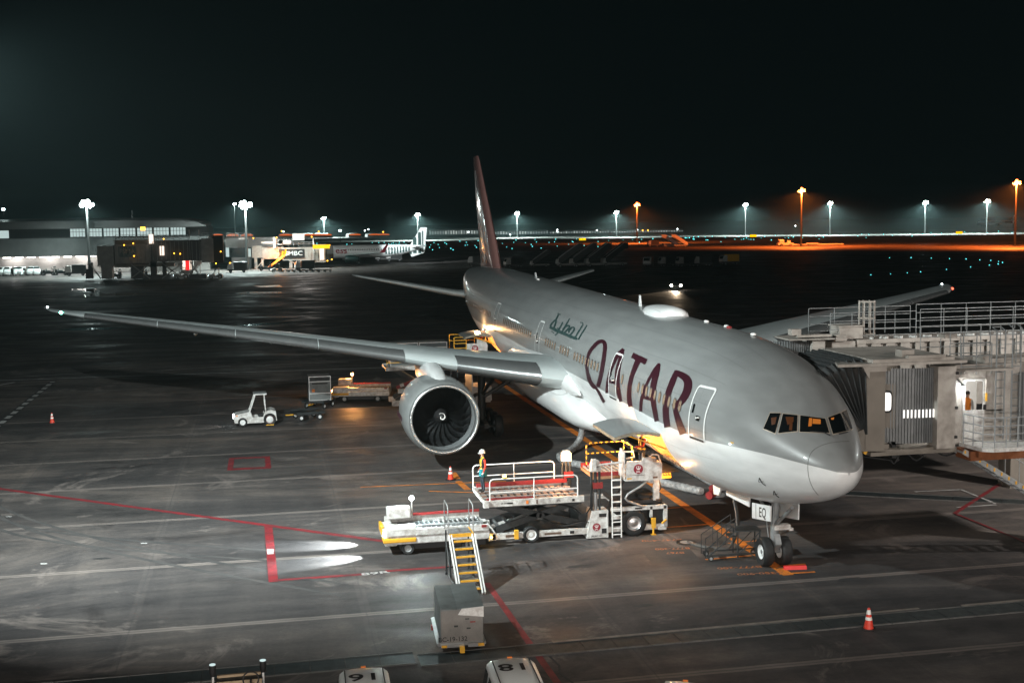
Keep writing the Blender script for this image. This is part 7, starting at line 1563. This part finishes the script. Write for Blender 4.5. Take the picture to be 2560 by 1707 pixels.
detail(b1, 267, ((265, 345, 551), (350, 432, 551), (464, 488, 546)), ((352, 462, 555, 597, 11), (266, 344, 563, 604, 8)), ((300, 640, 345, 606), (345, 640, 300, 606), (372, 640, 420, 604), (420, 640, 372, 604), (436, 632, 458, 600), (458, 632, 436, 600), (205, 604, 232, 640), (232, 604, 250, 640)))
detail(b2_, 321, ((604, 638, 565), (650, 722, 566), (520, 575, 545)), ((603, 640, 570, 592, 7), (702, 724, 571, 596, 4)), ((584, 622, 606, 596), (664, 622, 708, 598), (708, 622, 664, 598)))
for a, b_, src, rz, sc, lb in ((262, 640, tg, 88, 1.5, 'dark tug parked under the left end of the dark bridge'), (322, 641, tg, 92, 1.5, 'dark tug parked under the middle of the dark bridge'), (418, 640, tt, 80, 1.3, 'tow tractor parked below the right half of the dark bridge'), (496, 640, tt, 85, 1.2, 'tow tractor right of the dark bridge wheels'), (610, 622, tg, 90, 1.4, 'dark tug under the pale bridge, left of the dolly train')):
    p = G(a, b_); o = dup(src, (p.x, p.y, 0), R(rz), lb); o.scale = (sc, sc, sc)
for a, b_, rz, lb in ((175, 633, 95, 'dark service truck before the lit terminal wall'), (545, 626, 92, 'dark service truck under the gate building of the pale bridge'), (700, 622, 95, 'dark service truck behind the dolly train'), (805, 603, 90, 'service truck under the wing of the parked jet'), (880, 600, 92, 'service truck behind the tail of the parked jet'), (905, 600, 92, 'second service truck behind the tail of the parked jet')):
    p = G(a, b_) if a != 175 else GX(175, 633, 300); dup(k0, (p.x, p.y, 0), R(rz), lb)
# ------------------------------------------------------------------ pieces that stand apart become parts of their own
def split_pieces(o):
    me = o.data; par = list(range(len(me.vertices)))
    def find(a):
        while par[a] != a: par[a] = par[par[a]]; a = par[a]
        return a
    for p in me.polygons:
        r = find(p.vertices[0])
        for v in p.vertices[1:]: par[find(v)] = r
    grp = {}
    for p in me.polygons: grp.setdefault(find(p.vertices[0]), []).append(p)
    if len(grp) < 2: return
    src = [v.co.copy() for v in me.vertices]
    for k, ps in enumerate(grp.values()):
        ix = {}; vs = []; fs = []
        for p in ps:
            f = []
            for v in p.vertices:
                if v not in ix: ix[v] = len(vs); vs.append(src[v])
                f.append(ix[v])
            fs.append(f)
        m2 = bpy.data.meshes.new(me.name); m2.from_pydata(vs, [], fs)
        for m_ in me.materials: m2.materials.append(m_)
        m2.polygons.foreach_set('material_index', [p.material_index for p in ps]); m2.polygons.foreach_set('use_smooth', [p.use_smooth for p in ps])
        if any(p.use_smooth for p in ps): m2.set_sharp_from_angle(angle=R(45))
        if k == 0: o.data = m2
        else:
            c = o.copy(); c.data = m2; COL.objects.link(c)
SPLIT = ('cockpit_interior', 'operator_cabin', 'door_window', 'wiper', 'door_strut', 'roof_brackets', 'support_leg', 'outrigger', 'bumper', 'headlight', 'air_data_probe', 'reflector_plate', 'latch', 'tread', 'seat', 'column_hinge', 'red_tag', 'scissor_shaft', 'drive_bogie', 'lift_post', 'hose_box', 'leg', 'deck_boards', 'side_guide', 'lamp_post')
for o in [o for o in bpy.data.objects if o.type == 'MESH' and o.name.split('.')[0] in SPLIT and not o.children]: split_pieces(o)
# ------------------------------------------------------------------ night haze
hz = MB(); hz.b2((-90, -900, -1), (1500, 500, 48))
hm = bpy.data.materials.new('haze_air'); hm.use_nodes = True; nn_ = hm.node_tree.nodes
nn_.remove(nn_['Principled BSDF']); pv = nn_.new('ShaderNodeVolumePrincipled')
pv.inputs['Color'].default_value = (.62, .95, .97, 1); pv.inputs['Density'].default_value = .00015; pv.inputs['Anisotropy'].default_value = .35
hm.node_tree.links.new(pv.outputs[0], nn_['Material Output'].inputs['Volume']); M['haze_air'] = hm
ho = hz.build('haze', 'haze_air'); ho['kind'] = 'stuff'; ho['label'] = 'thin night haze over the airport'
